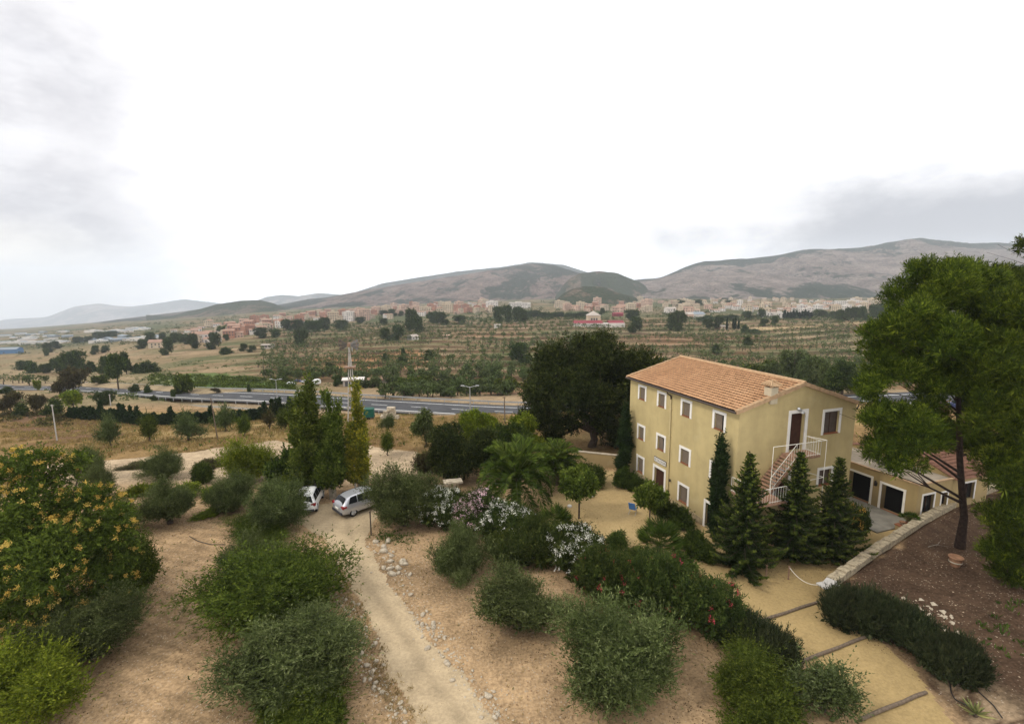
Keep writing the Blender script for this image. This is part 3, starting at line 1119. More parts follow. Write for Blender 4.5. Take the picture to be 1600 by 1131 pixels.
def clumps(rng, n, R, c=(0, 0, 0), rc=.5, lo=.5, hi=.95, zlo=-1.0, flat=.8):
    v = norm(rng.normal(size=(n * 4, 3)))
    v = v[v[:, 2] > zlo][:n]
    r = lo + (hi - lo) * rng.random(len(v))
    C = v * np.asarray(R) * r[:, None] + np.asarray(c)
    rr = rc * (.65 + .7 * rng.random(len(v)))
    RR = np.stack([rr, rr, rr * flat], 1)
    return C, RR


def limbs(rng, mb, base, targets, r0, fork=.4, n=6, wob=.12):
    """trunk up to a fork and a bent limb to each target"""
    base = np.asarray(base, float)
    T = np.asarray(targets, float)
    f = base + (T.mean(0) - base) * fork
    f[:2] = base[:2] + (f[:2] - base[:2]) * .4
    mid = (base + f) / 2 + rng.normal(size=3) * np.array([wob, wob, 0])
    mb.tube([base - (0, 0, .3), base + (0, 0, .15), mid, f], [r0 * 1.35, r0 * 1.1, r0 * .9, r0 * .8], 8)
    for q in T:
        a = f + (q - f) * .35 + rng.normal(size=3) * wob + np.array([0, 0, .12]) * np.linalg.norm(q - f)
        b = f + (q - f) * .7 + rng.normal(size=3) * wob + np.array([0, 0, .1]) * np.linalg.norm(q - f)
        mb.tube([f - (0, 0, .1), a, b, q], [r0 * .55, r0 * .4, r0 * .24, r0 * .07], n)


def outside(c, C, R, k):
    """which points lie in none of the clumps"""
    d = (((c[:, None] - C[None]) / (R[None] * k)) ** 2).sum(-1)
    return (d > 1).all(1)


TPL = {}


def template(key, parts, w, h, zlow=0.0):
    """parts: list of (name, mesh); w = width, h = height of the crown top above the base"""
    me = parts[0][1]
    co = np.empty(len(me.vertices) * 3, np.float32)
    me.vertices.foreach_get('co', co)
    co = co.reshape(-1, 3)
    a, b_ = np.percentile(co[:, :2], 0.35, 0), np.percentile(co[:, :2], 99.65, 0)
    TPL[key] = (parts, float((b_ - a).mean()) * .98, float(np.percentile(co[:, 2], 99.3)), zlow)


def put(key, name, label, cat, group, P, w=None, h=None, rz=None, lean=0.0):
    parts, tw, th, zl = TPL[key]
    rz = random.uniform(0, 6.28) if rz is None else rz
    sx = 1.0 if w is None else w / tw
    sz = sx if h is None else h / th
    if len(parts) == 1:
        o = link(name, parts[0][1])
    else:
        o = empty(name)
        for n, me in parts:
            link(n, me, o)
    o.location = tuple(P)
    o.rotation_euler = (random.uniform(-lean, lean), random.uniform(-lean, lean), rz)
    o.scale = (sx, sx, sz)
    return tag(o, label, cat, group)


NEAR = []


def putpx(key, name, label, cat, group, x, yb, yt, wpx, back=.35, rz=None, wmul=1.0):
    """place by the picture's lower edge, top edge and width; the base stands a little behind the crown's front edge"""
    wmul *= .9
    P = at(x, yb)
    w = wpx * depth(P) / F * wmul
    d = P[:2] / np.linalg.norm(P[:2])
    q = P[:2] + d * w * back
    P = np.array([q[0], q[1], float(ground_z(q[0], q[1]))])
    w = wpx * depth(P) / F * wmul
    top = atY(x, yt, P[1])
    x2 = float(top[0])
    P[0] = x2 * .5 + P[0] * .5
    h = max(float(top[2] - P[2]), .35)
    if P[1] < 44:
        NEAR.append((P[0], P[1], w * .5))
    return put(key, name, label, cat, group, P, w, h, rz)


def make_olive(key, seed, n=7200, W=2.15, Hh=3.5, mat='olive', nl=22, up=.9, ll=.115, lw=.030, low=.25, slen=.42, pl=1.0, squash=1.0, fill=1.0):
    """a bushy crown of separate plumes: tall ones in the middle, drooping ones round the skirt"""
    rng = np.random.default_rng(seed)
    Cs, Rs, tg = [], [], []
    ex = 1 + .22 * rng.normal()
    ph = rng.random(3) * 6.28
    for k in range(nl):
        a = 2.39996 * k + rng.normal(0, .45)
        f = (k + .5) / nl
        wob = 1 + .22 * math.sin(2 * a + ph[0]) + .16 * math.sin(3 * a + ph[1])
        rad = W * (.08 + .74 * f ** .65) * (.8 + .35 * rng.random()) * wob
        top = Hh * (1.02 - .52 * f ** 1.4 * squash) * (.68 + .42 * rng.random()) * (1 + .1 * math.sin(a + ph[2]))
        ln = Hh * (.30 + .22 * rng.random()) * pl
        rx = W * (.15 + .09 * rng.random())
        tip = np.array([math.cos(a) * rad * ex, math.sin(a) * rad / ex, max(top, low + .5)])
        root_ = np.array([tip[0] * .22, tip[1] * .22, Hh * .26])
        ctrl = (tip + root_) / 2 + np.array([tip[0] * .22, tip[1] * .22, -Hh * .04])
        m = 7
        for q in range(m):
            s = .28 + .72 * q / (m - 1)
            c = root_ * (1 - s) ** 2 + ctrl * 2 * s * (1 - s) + tip * s * s + rng.normal(0, rx * .4, 3)
            c[2] = max(c[2], low + rx * .5)
            r = rx * (1.25 - .75 * s) * (.8 + .4 * rng.random())
            Cs.append(c[None])
            Rs.append(np.array([[r, r, r * 1.1]]))
        tg.append(ctrl)
    C = np.concatenate(Cs)
    R = np.concatenate(Rs)
    parts = [sprigs(rng, C, R, n, 8, slen, ll, lw, up, .4, .03, .2, zmin=low, spread=.7)]
    C2, R2 = clumps(rng, 12, (W * .48, W * .48, Hh * .2), (0, 0, Hh * .36), W * .26)
    parts.append(sprigs(rng, C2, R2, int(n / 8 * fill), 7, slen * .7, ll * 1.8, lw * 2.6, .3, .8, 0, .1, zmin=low))
    parts.append(sprigs(rng, C, R * 1.15, n // 6, 11, slen * 1.5, ll, lw * .9, up * 1.7, .3, .03, .7, zmin=low + .2, spread=.42))
    parts.append(sprigs(rng, C, R * 1.1, n // 28, 16, slen * 2.6, ll, lw, up * 2.2, .3, .02, .8, zmin=low + .4, spread=.35))
    tm = MB()
    limbs(rng, tm, (0, 0, 0), tg, W * .07, .3, 5, .1)
    me = leaf_mesh('crown', parts, M[mat])
    tr = tm.mesh('trunk', M['bark'])
    template(key, [('crown', me), ('trunk', tr)], W * 1.95, Hh * .98)


make_olive('olive1', 101, nl=17)
make_olive('olive2', 102, Hh=3.2, nl=18)
make_olive('olive3', 103, Hh=3.7, nl=16)
make_olive('olive4', 104, n=5200, Hh=3.3, nl=12, up=1.2, low=.45, fill=.5)
make_olive('almond1', 111, n=9500, W=2.7, Hh=3.4, mat='almond', nl=24, up=.35, ll=.11, lw=.038, low=.25, slen=.5, pl=.75, squash=.9)
make_olive('almond2', 112, n=6000, W=2.2, Hh=2.9, mat='almond', nl=17, up=.6, ll=.11, lw=.038, low=.2, slen=.5, pl=.8, squash=.8)
make_olive('bright1', 113, n=5600, W=2.2, Hh=3.6, mat='bright', nl=20, up=.6, ll=.13, lw=.05, low=.35, slen=.5)
make_olive('shrub1', 114, n=3600, W=1.3, Hh=1.9, mat='shrub', nl=14, up=.5, ll=.12, lw=.05, low=.05, slen=.3)
make_olive('shrub2', 115, n=3000, W=1.3, Hh=1.6, mat='shrub', nl=13, up=.3, ll=.14, lw=.07, low=.05, slen=.25)
make_olive('vine1', 116, n=1600, W=1.3, Hh=1.2, mat='bright', nl=12, up=.3, ll=.16, lw=.10, low=.05, slen=.3)
make_olive('dryshrub', 117, n=1400, W=1.2, Hh=1.5, mat='brownleaf', nl=10, up=.6, ll=.15, lw=.05, low=.05, slen=.4)
make_olive('slope1', 118, n=1300, W=1.7, Hh=3.4, mat='farolive', nl=11, up=.7, ll=.18, lw=.07, low=.45, slen=.7, squash=.9, fill=.12)
make_olive('slope2', 119, n=800, W=1.6, Hh=3.2, mat='almond', nl=9, up=.9, ll=.18, lw=.07, low=.5, slen=.7, squash=.8, fill=.08)
make_olive('slope3', 120, n=420, W=1.4, Hh=3.2, mat='brownleaf', nl=8, up=.9, ll=.18, lw=.06, low=.9, slen=.7, squash=.6, fill=.3)


def make_small_tree(key, seed, mat, W, Hh, trunk_h, n, nl=6, ll=.2, lw=.1, up=.3, r0=.06):
    rng = np.random.default_rng(seed)
    Cs, Rs, tg = [], [], []
    for k in range(nl):
        a = 2 * math.pi * (k + rng.random() * .7) / nl
        rad = W * (.25 + .3 * rng.random())
        z = trunk_h + (Hh - trunk_h) * (.25 + .5 * rng.random())
        c = np.array([math.cos(a) * rad, math.sin(a) * rad, z])
        C, R = clumps(rng, 5, (W * .3, W * .3, (Hh - trunk_h) * .25), c, W * .2)
        Cs.append(C)
        Rs.append(R)
        tg.append(c)
    C = np.concatenate(Cs)
    R = np.concatenate(Rs)
    me = leaf_mesh('crown', [sprigs(rng, C, R, n, 7, W * .2, ll, lw, up, .6, .1, .3)], M[mat])
    tm = MB()
    f = np.array([0, 0, trunk_h])
    tm.tube([(0, 0, -.2), (0.02, 0, trunk_h * .5), f], [r0 * 1.2, r0, r0 * .85], 7)
    for q in tg:
        tm.tube([f - (0, 0, .05), f + (q - f) * .5 + (0, 0, .1), q], [r0 * .6, r0 * .4, r0 * .12], 5)
    template(key, [('crown', me), ('trunk', tm.mesh('trunk', M['bark']))], W * 2, Hh)


make_small_tree('smalltree1', 121, 'poplar', 1.7, 2.9, 1.75, 1500, 9, .20, .11)
make_small_tree('smalltree2', 122, 'poplar', 1.4, 2.6, 1.35, 1400, 8, .20, .11)


def make_column(key, seed, mat, W, Hh, n, low, ll, lw, up=2.2, taper=.8, trunk='bark', gaps=0.0, strands=1, slen=.6):
    rng = np.random.default_rng(seed)
    Cs, Rs = [], []
    tg = []
    for s in range(strands):
        ox, oy = (0, 0) if s == 0 else (W * .62 * np.array([math.cos(s * 2.4 + seed), math.sin(s * 2.4 + seed)]) * (.6 + .5 * rng.random()))
        hs = Hh * (1 if s == 0 else .42 + .5 * rng.random())
        m = int(34 / math.sqrt(strands)) + 8
        for k in range(m):
            f = (k + rng.random()) / m
            z = low + (hs - low) * f
            wid = W * (.36 if strands > 1 else .62) * (1 - taper * f ** 1.7) * min(1, .45 + f * 3)
            a = rng.random() * 6.28
            rr = wid * (.3 + .5 * rng.random())
            if strands > 1:
                wid *= .6 + .8 * rng.random()
            Cs.append((ox * (1 + .1 * f) + math.cos(a) * rr, oy * (1 + .1 * f) + math.sin(a) * rr, z))
            Rs.append((wid * .5, wid * .5, hs * .05 + wid * .3))
        tg.append(np.array([ox * .6, oy * .6, hs * .96]))
    P = [sprigs(rng, Cs, Rs, n, 8, slen, ll, lw, up, .4, 0, .25, zmin=low * .6, spread=.7),
         sprigs(rng, Cs, np.array(Rs) * .6, n // 6, 6, slen * .6, ll * 1.8, lw * 2, up, .5, 0, .1, zmin=low)]
    tm = MB()
    for q in tg:
        tm.tube([(q[0] * .3, q[1] * .3, -.3), (q[0] * .5, q[1] * .5, q[2] * .3), (q[0] * .8, q[1] * .8, q[2] * .65), q], [W * .12, W * .09, W * .05, .01], 7)
    template(key, [('crown', leaf_mesh('crown', P, M[mat])), ('trunk', tm.mesh('trunk', M[trunk]))], W * 2, Hh)


make_column('poplar1', 131, 'poplar', 1.35, 9.4, 6800, 1.0, .14, .085, 2.0, .72, 'bark_pale', strands=6)
make_column('poplar2', 132, 'poplar_y', .95, 9.0, 3300, .9, .14, .085, 2.2, .75, 'bark_pale', strands=5)
make_column('poplar3', 133, 'poplar', 1.2, 8.0, 5200, .9, .14, .085, 2.0, .72, 'bark_pale', strands=5)
make_column('cypress1', 134, 'cypress', .62, 6.5, 4200, .1, .14, .05, 3.2, .9, slen=.45)
make_column('cypress2', 135, 'cypress', .8, 3.2, 500, .05, .3, .12, 3.0, .85, slen=.4)
make_column('cypress3', 136, 'cypress', .7, 2.7, 420, .05, .3, .12, 3.0, .8, slen=.4)


def make_fir(key, seed, W, Hh):
    rng = np.random.default_rng(seed)
    P, D, L, Wd, T = [], [], [], [], []
    tm = MB()
    tm.tube([(0, 0, -.2), (0, 0, Hh * .5), (0, 0, Hh * .98)], [.13, .07, .012], 7)
    z = .38
    while z < Hh * .985:
        f = z / Hh
        rad = W * (1 - f) ** 1.12 * (.8 + .4 * rng.random()) + .1
        nb = int(5 + 5 * (1 - f))
        a0 = rng.random() * 6
        for k in range(nb):
            a = a0 + 6.283 * k / nb + rng.normal(0, .15)
            bl = rad * (.55 + .6 * rng.random())
            m = max(3, int(bl / .045))
            s = np.linspace(.06, 1, m)
            droop = (.10 + .12 * min(1, z / 1.2)) * bl
            x = np.cos(a) * s * bl
            y = np.sin(a) * s * bl
            zz = z - droop * np.sin(s * 2.3) + .16 * bl * s ** 3 + rng.normal(0, .03)
            tm.tube([(0, 0, z), (x[m // 2], y[m // 2], zz[m // 2]), (x[-1], y[-1], zz[-1])], [.03 * (1 - f) + .006, .012, .004], 3, cap=False)
            for side in (-1, 1):
                for rep in range(2):
                    ln = (.10 + .42 * bl * .5 * (1 - s) * (.5 + .5 * rng.random(m)))
                    ang = a + side * (1.0 + rng.normal(0, .22, m))
                    dd = norm(np.stack([np.cos(ang) * .9, np.sin(ang) * .9, rng.normal(-.05, .22, m)], -1))
                    P.append(np.stack([x, y, zz + rng.normal(0, .02, m)], -1))
                    D.append(dd)
                    L.append(ln)
                    Wd.append(.06 + .05 * rng.random(m))
                    T.append(np.clip(.32 + .5 * s ** 3 + rng.normal(0, .15, m), 0, 1))
            # tip needles, upright along the branch
            P.append(np.stack([x, y, zz], -1))
            D.append(norm(np.stack([np.cos(a) + rng.normal(0, .4, m), np.sin(a) + rng.normal(0, .4, m), rng.normal(.5, .3, m)], -1)))
            L.append(.12 + .08 * rng.random(m))
            Wd.append(.04 + .02 * rng.random(m))
            T.append(np.clip(.35 + .4 * s ** 2 + rng.normal(0, .15, m), 0, 1))
        z += .09 + .15 * (1 - f) * (.7 + .6 * rng.random())
    P, D, L, Wd, T = (np.concatenate(q) for q in (P, D, L, Wd, T))
    V = leaves(P, D, L, Wd, rng)
    template(key, [('crown', leaf_mesh('crown', [(V, T)], M['fir'])), ('trunk', tm.mesh('trunk', M['bark']))], W * 2, Hh)


make_fir('fir1', 141, 2.2, 5.6)
make_fir('fir2', 142, 2.0, 5.9)
make_fir('fir3', 143, 1.9, 5.4)


def make_oleander(key, seed, petal, W=1.5, Hh=2.4, n=3000, nf=150):
    rng = np.random.default_rng(seed)
    C, R = clumps(rng, 34, (W * .82, W * .82, Hh * .40), (0, 0, Hh * .47), W * .29, .3, 1.0, -.8, 1.2)
    P = [sprigs(rng, C, R, n, 8, .45, .15, .034, 1.3, .42, .05, .4, zmin=.1), sprigs(rng, C, R * .7, n // 6, 6, .3, .3, .12, .5, .6, 0, .1, zmin=.1)]
    parts = [('crown', leaf_mesh('crown', P, M['oleander']))]
    if petal:
        # flower heads sit on the outside of the crown, upper half
        v = norm(rng.normal(size=(nf * 12, 3)) + (0, 0, .5))
        i = rng.integers(0, len(C), nf * 12)
        c = C[i] + v * R[i] * 1.22
        c = c[outside(c, C, R, .98) & (c[:, 2] > Hh * .3)][:nf]
        q = np.repeat(c, 14, 0) + rng.normal(0, .065 if petal != 'petal_red' else .045, (len(c) * 14, 3))
        m = len(q)
        V = leaves(q, norm(rng.normal(size=(m, 3)) + (0, 0, .5)), .07 + .04 * rng.random(m), .055 + .02 * rng.random(m), rng)
        parts.append(('blossom', leaf_mesh('blossom', [(V, rng.random(m))], M[petal])))
    tm = MB()
    for k in range(9):
        a = rng.random() * 6.28
        q = np.array([math.cos(a) * W * .6, math.sin(a) * W * .6, Hh * .7])
        tm.tube([(q[0] * .1, q[1] * .1, -.1), q * (.5, .5, .5), q], [.04, .03, .01], 5)
    parts.append(('stem', tm.mesh('stem', M['bark'])))
    template(key, parts, W * 2.1, Hh)


make_oleander('oleander_white', 151, 'petal_white', n=4200, nf=150)
make_oleander('oleander_pink', 152, 'petal_pink', n=4200, nf=200)
make_oleander('oleander_red', 153, 'petal_red', W=1.7, n=4800, nf=30)
make_oleander('oleander_plain', 154, None, W=1.7, n=4800)
make_oleander('orange_bush', 155, 'petal_orange', W=1.1, Hh=1.6, n=1800, nf=50)


def make_mound(key, seed, W, Hh, mat='lavender', n=5200):
    rng = np.random.default_rng(seed)
    C, R = clumps(rng, 22, (W * .7, W * .7, Hh * .3), (0, 0, Hh * .28), W * .4, .1, .9, -.1)
    P = [sprigs(rng, C, R, n, 6, Hh * .42, .16, .028, 1.6, .35, .0, .5, zmin=.03, spread=.35), sprigs(rng, C, R * .8, n // 5, 6, .25, .2, .10, .8, .6, 0, .1, zmin=.03)]
    tm = MB()
    for k in range(8):
        a = rng.random() * 6.28
        tm.tube([(0, 0, -.1), (math.cos(a) * W * .3, math.sin(a) * W * .3, Hh * .4)], [.03, .01], 4)
    template(key, [('crown', leaf_mesh('crown', P, M[mat])), ('stem', tm.mesh('stem', M['bark']))], W * 2.1, Hh)


make_mound('lavender1', 161, 1.1, 1.0)
make_mound('lavender2', 162, 1.25, .95)


def make_palm(key, seed, nf=46, L=3.1, th=1.5):
    rng = np.random.default_rng(seed)
    P, D, LL, WW, T = [], [], [], [], []
    rb = MB()
    for k in range(nf):
        a = k * 2.39996 + rng.normal(0, .1)
        e = math.radians(82 - 88 * (k / nf) ** 1.1 + rng.normal(0, 5))
        l = L * (.85 + .25 * rng.random()) * (.75 + .25 * min(1, k / 14))
        m = 44
        s = np.linspace(0, 1, m)
        # arched rachis
        ang = e - s ** 1.4 * (1.15 + .3 * rng.random())
        dr = np.cos(ang) * l / m
        dz = np.sin(ang) * l / m
        r = .12 + np.cumsum(dr)
        z = th + np.cumsum(dz)
        x, y = np.cos(a) * r, np.sin(a) * r
        pts = np.stack([x, y, z], -1)
        rb.tube([pts[0], pts[14], pts[28], pts[43]], [.035, .025, .016, .004], 4, cap=False)
        tan = norm(np.gradient(pts, axis=0))
        side = np.array([-math.sin(a), math.cos(a), 0])
        for sg in (-1, 1):
            i = s > .12
            n = int(i.sum())
            dd = norm(tan[i] * .75 + side * sg * .75 + np.array([0, 0, .12]) + rng.normal(0, .12, (n, 3)))
            P.append(pts[i])
            D.append(dd)
            LL.append((.55 * np.sin(np.clip(s[i] * 1.02, 0, 1) * math.pi) ** .6 + .08) * (.85 + .3 * rng.random(n)))
            WW.append(np.full(n, .075))
            T.append(np.clip(.45 + rng.normal(0, .14, n) + .2 * (k < 14) + rng.normal(0, .08), 0, 1))
    P, D, LL, WW, T = (np.concatenate(q) for q in (P, D, LL, WW, T))
    V = leaves(P, D, LL, WW, rng)
    tm = MB()
    tm.lathe([(.38, -.2), (.36, th * .4), (.33, th * .8), (.36, th), (.12, th + .25)], 12)
    template(key, [('crown', leaf_mesh('crown', [(V, T)], M['palm'])), ('rachis', rb.mesh('rachis', M['weed_stem'])), ('trunk', tm.mesh('trunk', M['bark']))], L * 1.75, L * .95 + th)


M['weed_stem'] = plain('green_stem', (.10, .12, .04), .7, .2, .2, 4)
make_palm('palm1', 171, 64, 3.0, 1.2)


def make_fan_palm(key, seed, nf=60, R=1.35, Hh=1.7):
    rng = np.random.default_rng(seed)
    P, D, LL, WW, T = [], [], [], [], []
    st = MB()
    for k in range(nf):
        a = rng.random() * 6.28
        e = math.asin(min(1, .02 + rng.random() * .98))
        l = R * (.45 + .3 * rng.random())
        d = np.array([math.cos(a) * math.cos(e), math.sin(a) * math.cos(e), math.sin(e)])
        b = np.array([0, 0, Hh * .3])
        p = b + d * l
        st.tube([b, p], [.015, .01], 3, cap=False)
        side = norm(np.cross(d, (0, 0, 1.)))
        upv = np.cross(side, d)
        m = 22
        th = np.linspace(-1.5, 1.5, m)
        dd = norm(d[None] * np.cos(th)[:, None] + side[None] * np.sin(th)[:, None] + upv[None] * .15 + rng.normal(0, .05, (m, 3)))
        P.append(np.repeat(p[None], m, 0))
        D.append(dd)
        LL.append(R * .48 * (.8 + .3 * rng.random(m)))
        WW.append(np.full(m, .05))
        T.append(np.clip(.45 + rng.normal(0, .16) + rng.normal(0, .1, m), 0, 1))
    P, D, LL, WW, T = (np.concatenate(q) for q in (P, D, LL, WW, T))
    V = leaves(P, D, LL, WW, rng)
    tm = MB()
    tm.lathe([(.16, -.1), (.15, Hh * .2), (.12, Hh * .3), (0.01, Hh * .36)], 8)
    template(key, [('crown', leaf_mesh('crown', [(V, T)], M['palm'])), ('leaf_stalk', st.mesh('leaf_stalk', M['weed_stem'])), ('trunk', tm.mesh('trunk', M['bark']))], R * 2.1, Hh)


make_fan_palm('fanpalm1', 181)
make_fan_palm('fanpalm2', 182)


def lobed_tree(name, label, cat, group, base, lobes, mat, n, ll, lw, slen, up, per=8, r0=.3, bark='bark', blossom=None, droop=.05, forkf=.35, shell=.4, cper=9, crc=.40, seed=1, flat=.85, limb_n=6, trunk_pts=None, spread=.9, core=True, rnd=.5, tvar=.16, zfloor=None):
    """a tree whose lobes are given as (picture x, y, radius, height radius, metres nearer(-)/farther(+)) round its own trunk"""
    rng = np.random.default_rng(seed)
    base = np.asarray(base, float)
    root = empty(name, tuple(base))
    tag(root, label, cat, group)
    Cs, Rs, tg = [], [], []
    wts = []
    for (x, y, rx, ry, dz) in lobes:
        P = atY(x, y, base[1] + dz)
        k = depth(P) / F
        c = P - base
        rx, ry = rx * k, ry * k
        ry = max(ry, rx * .25)
        C, R = clumps(rng, max(4, int(cper)), (rx * .8, rx * .8, ry * .8), c, min(rx, ry) * crc + .15 * rx, .35, 1.0, -.8, flat)
        Cs.append(C)
        Rs.append(R)
        tg.append(c - (0, 0, ry * .3))
    C = np.concatenate(Cs)
    R = np.concatenate(Rs)
    parts = [sprigs(rng, C, R, n, per, slen, ll, lw, up, rnd, droop, shell, spread=spread, tvar=tvar, zmin=zfloor)]
    if core:
        parts.append(sprigs(rng, C, R * .65, n // 8, 6, slen * .7, ll * 2, lw * 2.4, .3, .8, 0, .05, zmin=zfloor))
    link('crown', leaf_mesh('crown', parts, M[mat]), root)
    if blossom:
        bm_, nb = blossom
        i = rng.choice(len(C), nb * 8, p=(R[:, 0] ** 2) / (R[:, 0] ** 2).sum())
        v = norm(rng.normal(size=(nb * 8, 3)) * (1, 1, .8) + (0, 0, .45))
        c = C[i] + v * R[i] * 1.12
        free = outside(c, C, R, .92)
        c, v = c[free][:nb], v[free][:nb]
        nb = len(c)
        q = np.repeat(c, 34, 0)
        m = len(q)
        dr = norm(np.repeat(v, 34, 0) + np.array([0, 0, .6]) + .75 * rng.normal(size=(m, 3)))
        q = q + dr * (rng.random(m) * .17)[:, None]
        V = leaves(q, norm(dr + .5 * rng.normal(size=(m, 3))), .06 + .05 * rng.random(m), .04 + .02 * rng.random(m), rng)
        link('blossom', leaf_mesh('blossom', [(V, np.clip(np.repeat(rng.random(nb), 34) * .7 + .3 * rng.random(m), 0, 1))], M[bm_]), root)
    tm = MB()
    if trunk_pts is None:
        limbs(rng, tm, (0, 0, 0), tg, r0, forkf, limb_n, r0 * .6)
    else:
        tp = [np.asarray(p, float) for p in trunk_pts]
        m = len(tp)
        tm.tube(tp, [r0 * 1.35] + [r0 * (1 - .85 * i / m) for i in range(1, m)], 10)
        for q in tg:
            # each limb leaves the trunk a little below its lobe
            zs = q[2] - .45 * math.hypot(q[0], q[1]) - .3
            zs = min(max(zs, tp[1][2]), tp[-2][2])
            zc = [p[2] for p in tp]
            s = np.array([np.interp(zs, zc, [p[j] for p in tp]) for j in range(3)])
            rr = r0 * (1 - .85 * zs / tp[-1][2])
            a = s + (q - s) * .5 + rng.normal(size=3) * .15 + (0, 0, .15)
            tm.tube([s, a, q], [rr * .5, rr * .28, rr * .06], limb_n, cap=False)
            for b in range(3):
                q2 = q + rng.normal(size=3) * (.9, .9, .5)
                tm.tube([a, (a + q2) / 2 + (0, 0, .1), q2], [rr * .2, rr * .12, .01], 4, cap=False)
    tm.build('trunk', M[bark], root)
    return root


# ---- the near grove, left of the track
def pbase(x, y, back):
    P = at(x, y)
    d = P[:2] / np.linalg.norm(P[:2])
    q = P[:2] + d * back
    return np.array([q[0], q[1], float(ground_z(q[0], q[1]))])


b = pbase(85, 1000, 1.6)
lobed_tree('flowering_tree', 'large spreading tree covered in yellow blossom panicles at the left edge', 'tree', None, b,
           [(40, 790, 75, 70, 0), (110, 790, 60, 60, .5), (20, 880, 80, 80, -1.0), (100, 870, 75, 75, -1.2), (165, 830, 45, 50, .3), (170, 900, 38, 45, -.3), (60, 960, 70, 50, -1.6), (150, 955, 50, 40, -.9),
            (-60, 860, 80, 90, 0), (-40, 960, 70, 60, -.8), (50, 725, 40, 30, .6), (10, 740, 40, 35, .8), (90, 740, 35, 28, 1.2), (-90, 780, 60, 60, .8), (130, 720, 22, 16, 1.4), (60, 840, 90, 90, 1.8), (0, 930, 80, 60, 1.5), (195, 865, 22, 22, .2)],
           'yellowtree', 17000, .15, .055, .42, .3, 8, .2, blossom=('blossom', 640), seed=201, crc=.30, cper=11, shell=.35, zfloor=.5)
putpx('olive3', 'olive_tree', 'dark olive tree under the right-hand skirt of the yellow-blossomed tree', 'tree', 'olive trees of the grove', 132, 1052, 942, 150)
putpx('almond1', 'almond_tree', 'dark green almond tree just right of the yellow-blossomed tree', 'tree', 'almond trees of the grove', 195, 950, 835, 105, rz=2)
putpx('bright1', 'almond_tree', 'bright yellow-green almond tree in the bottom left corner with its trunk showing', 'tree', 'almond trees of the grove', 45, 1125, 1016, 175, back=.2)
putpx('olive1', 'olive_tree', 'pale grey olive behind the yellow-blossomed tree, the farther of a pair', 'tree', 'olive trees of the grove', 135, 752, 699, 52)
putpx('olive2', 'olive_tree', 'grey-green olive behind the yellow-blossomed tree, the nearer of a pair', 'tree', 'olive trees of the grove', 152, 790, 722, 62)
putpx('almond2', 'almond_tree', 'green bushy almond beside the yellow-blossomed tree, below the grey olive pair', 'tree', 'almond trees of the grove', 190, 838, 780, 62)
putpx('olive2', 'olive_tree', 'round olive standing in the pale ploughed field', 'tree', 'olive trees of the grove', 255, 752, 700, 66)
putpx('olive4', 'olive_tree', 'olive with a leaning bare trunk left of the grove clearing', 'tree', 'olive trees of the grove', 262, 822, 745, 95, back=.15)
putpx('shrub1', 'bush', 'small dark round bush at the edge of the pale ploughed field', 'bush', None, 315, 757, 726, 36)
putpx('bright1', 'leafy_tree', 'bright lime-green bushy tree in front of the pale field, left of the poplars', 'tree', None, 388, 758, 690, 78)
putpx('olive1', 'olive_tree', 'left olive of the two beside the parked cars, rounder and darker', 'tree', 'olive trees of the grove', 362, 808, 742, 74)
putpx('olive3', 'olive_tree', 'tall olive half hiding the white parked car', 'tree', 'olive trees of the grove', 436, 838, 752, 106)
putpx('almond2', 'almond_tree', 'low bright green almond in front of the olive by the white car', 'tree', 'almond trees of the grove', 402, 852, 806, 108)
putpx('olive2', 'olive_tree', 'grey-topped olive behind the broad green almond beside the track', 'tree', 'olive trees of the grove', 392, 925, 835, 112)
putpx('almond1', 'almond_tree', 'broad spreading green almond left of the dirt track', 'tree', 'almond trees of the grove', 425, 1005, 868, 232, rz=.7)
putpx('olive1', 'olive_tree', 'large silver-green olive at the bottom, left of the dirt track', 'tree', 'olive trees of the grove', 465, 1108, 972, 220, rz=1.1)
putpx('almond2', 'almond_tree', 'green almond cut by the bottom edge, left of the dirt track', 'tree', 'almond trees of the grove', 480, 1175, 1078, 215)
# ---- right of the track
putpx('olive3', 'olive_tree', 'broad olive half hiding the silver parked car', 'tree', 'olive trees of the grove', 631, 836, 735, 110)
putpx('olive2', 'olive_tree', 'round dense olive beside the white oleander, right of the track', 'tree', 'olive trees of the grove', 718, 918, 820, 104)
putpx('olive4', 'olive_tree', 'open feathery olive in the grove below the red oleanders', 'tree', 'olive trees of the grove', 808, 1008, 893, 140, rz=2.2)
putpx('olive1', 'olive_tree', 'largest nearest olive right of the track, at the bottom', 'tree', 'olive trees of the grove', 965, 1128, 953, 205, rz=4.0)
putpx('almond2', 'almond_tree', 'loose light green bush at the bottom beside the gravel path', 'tree', 'almond trees of the grove', 1185, 1140, 1040, 200, back=.25)
putpx('slope1', 'almond_tree', 'open wispy shoots of a light green bush over the nearest timber step', 'tree', 'almond trees of the grove', 1290, 1125, 1035, 120, back=.2)
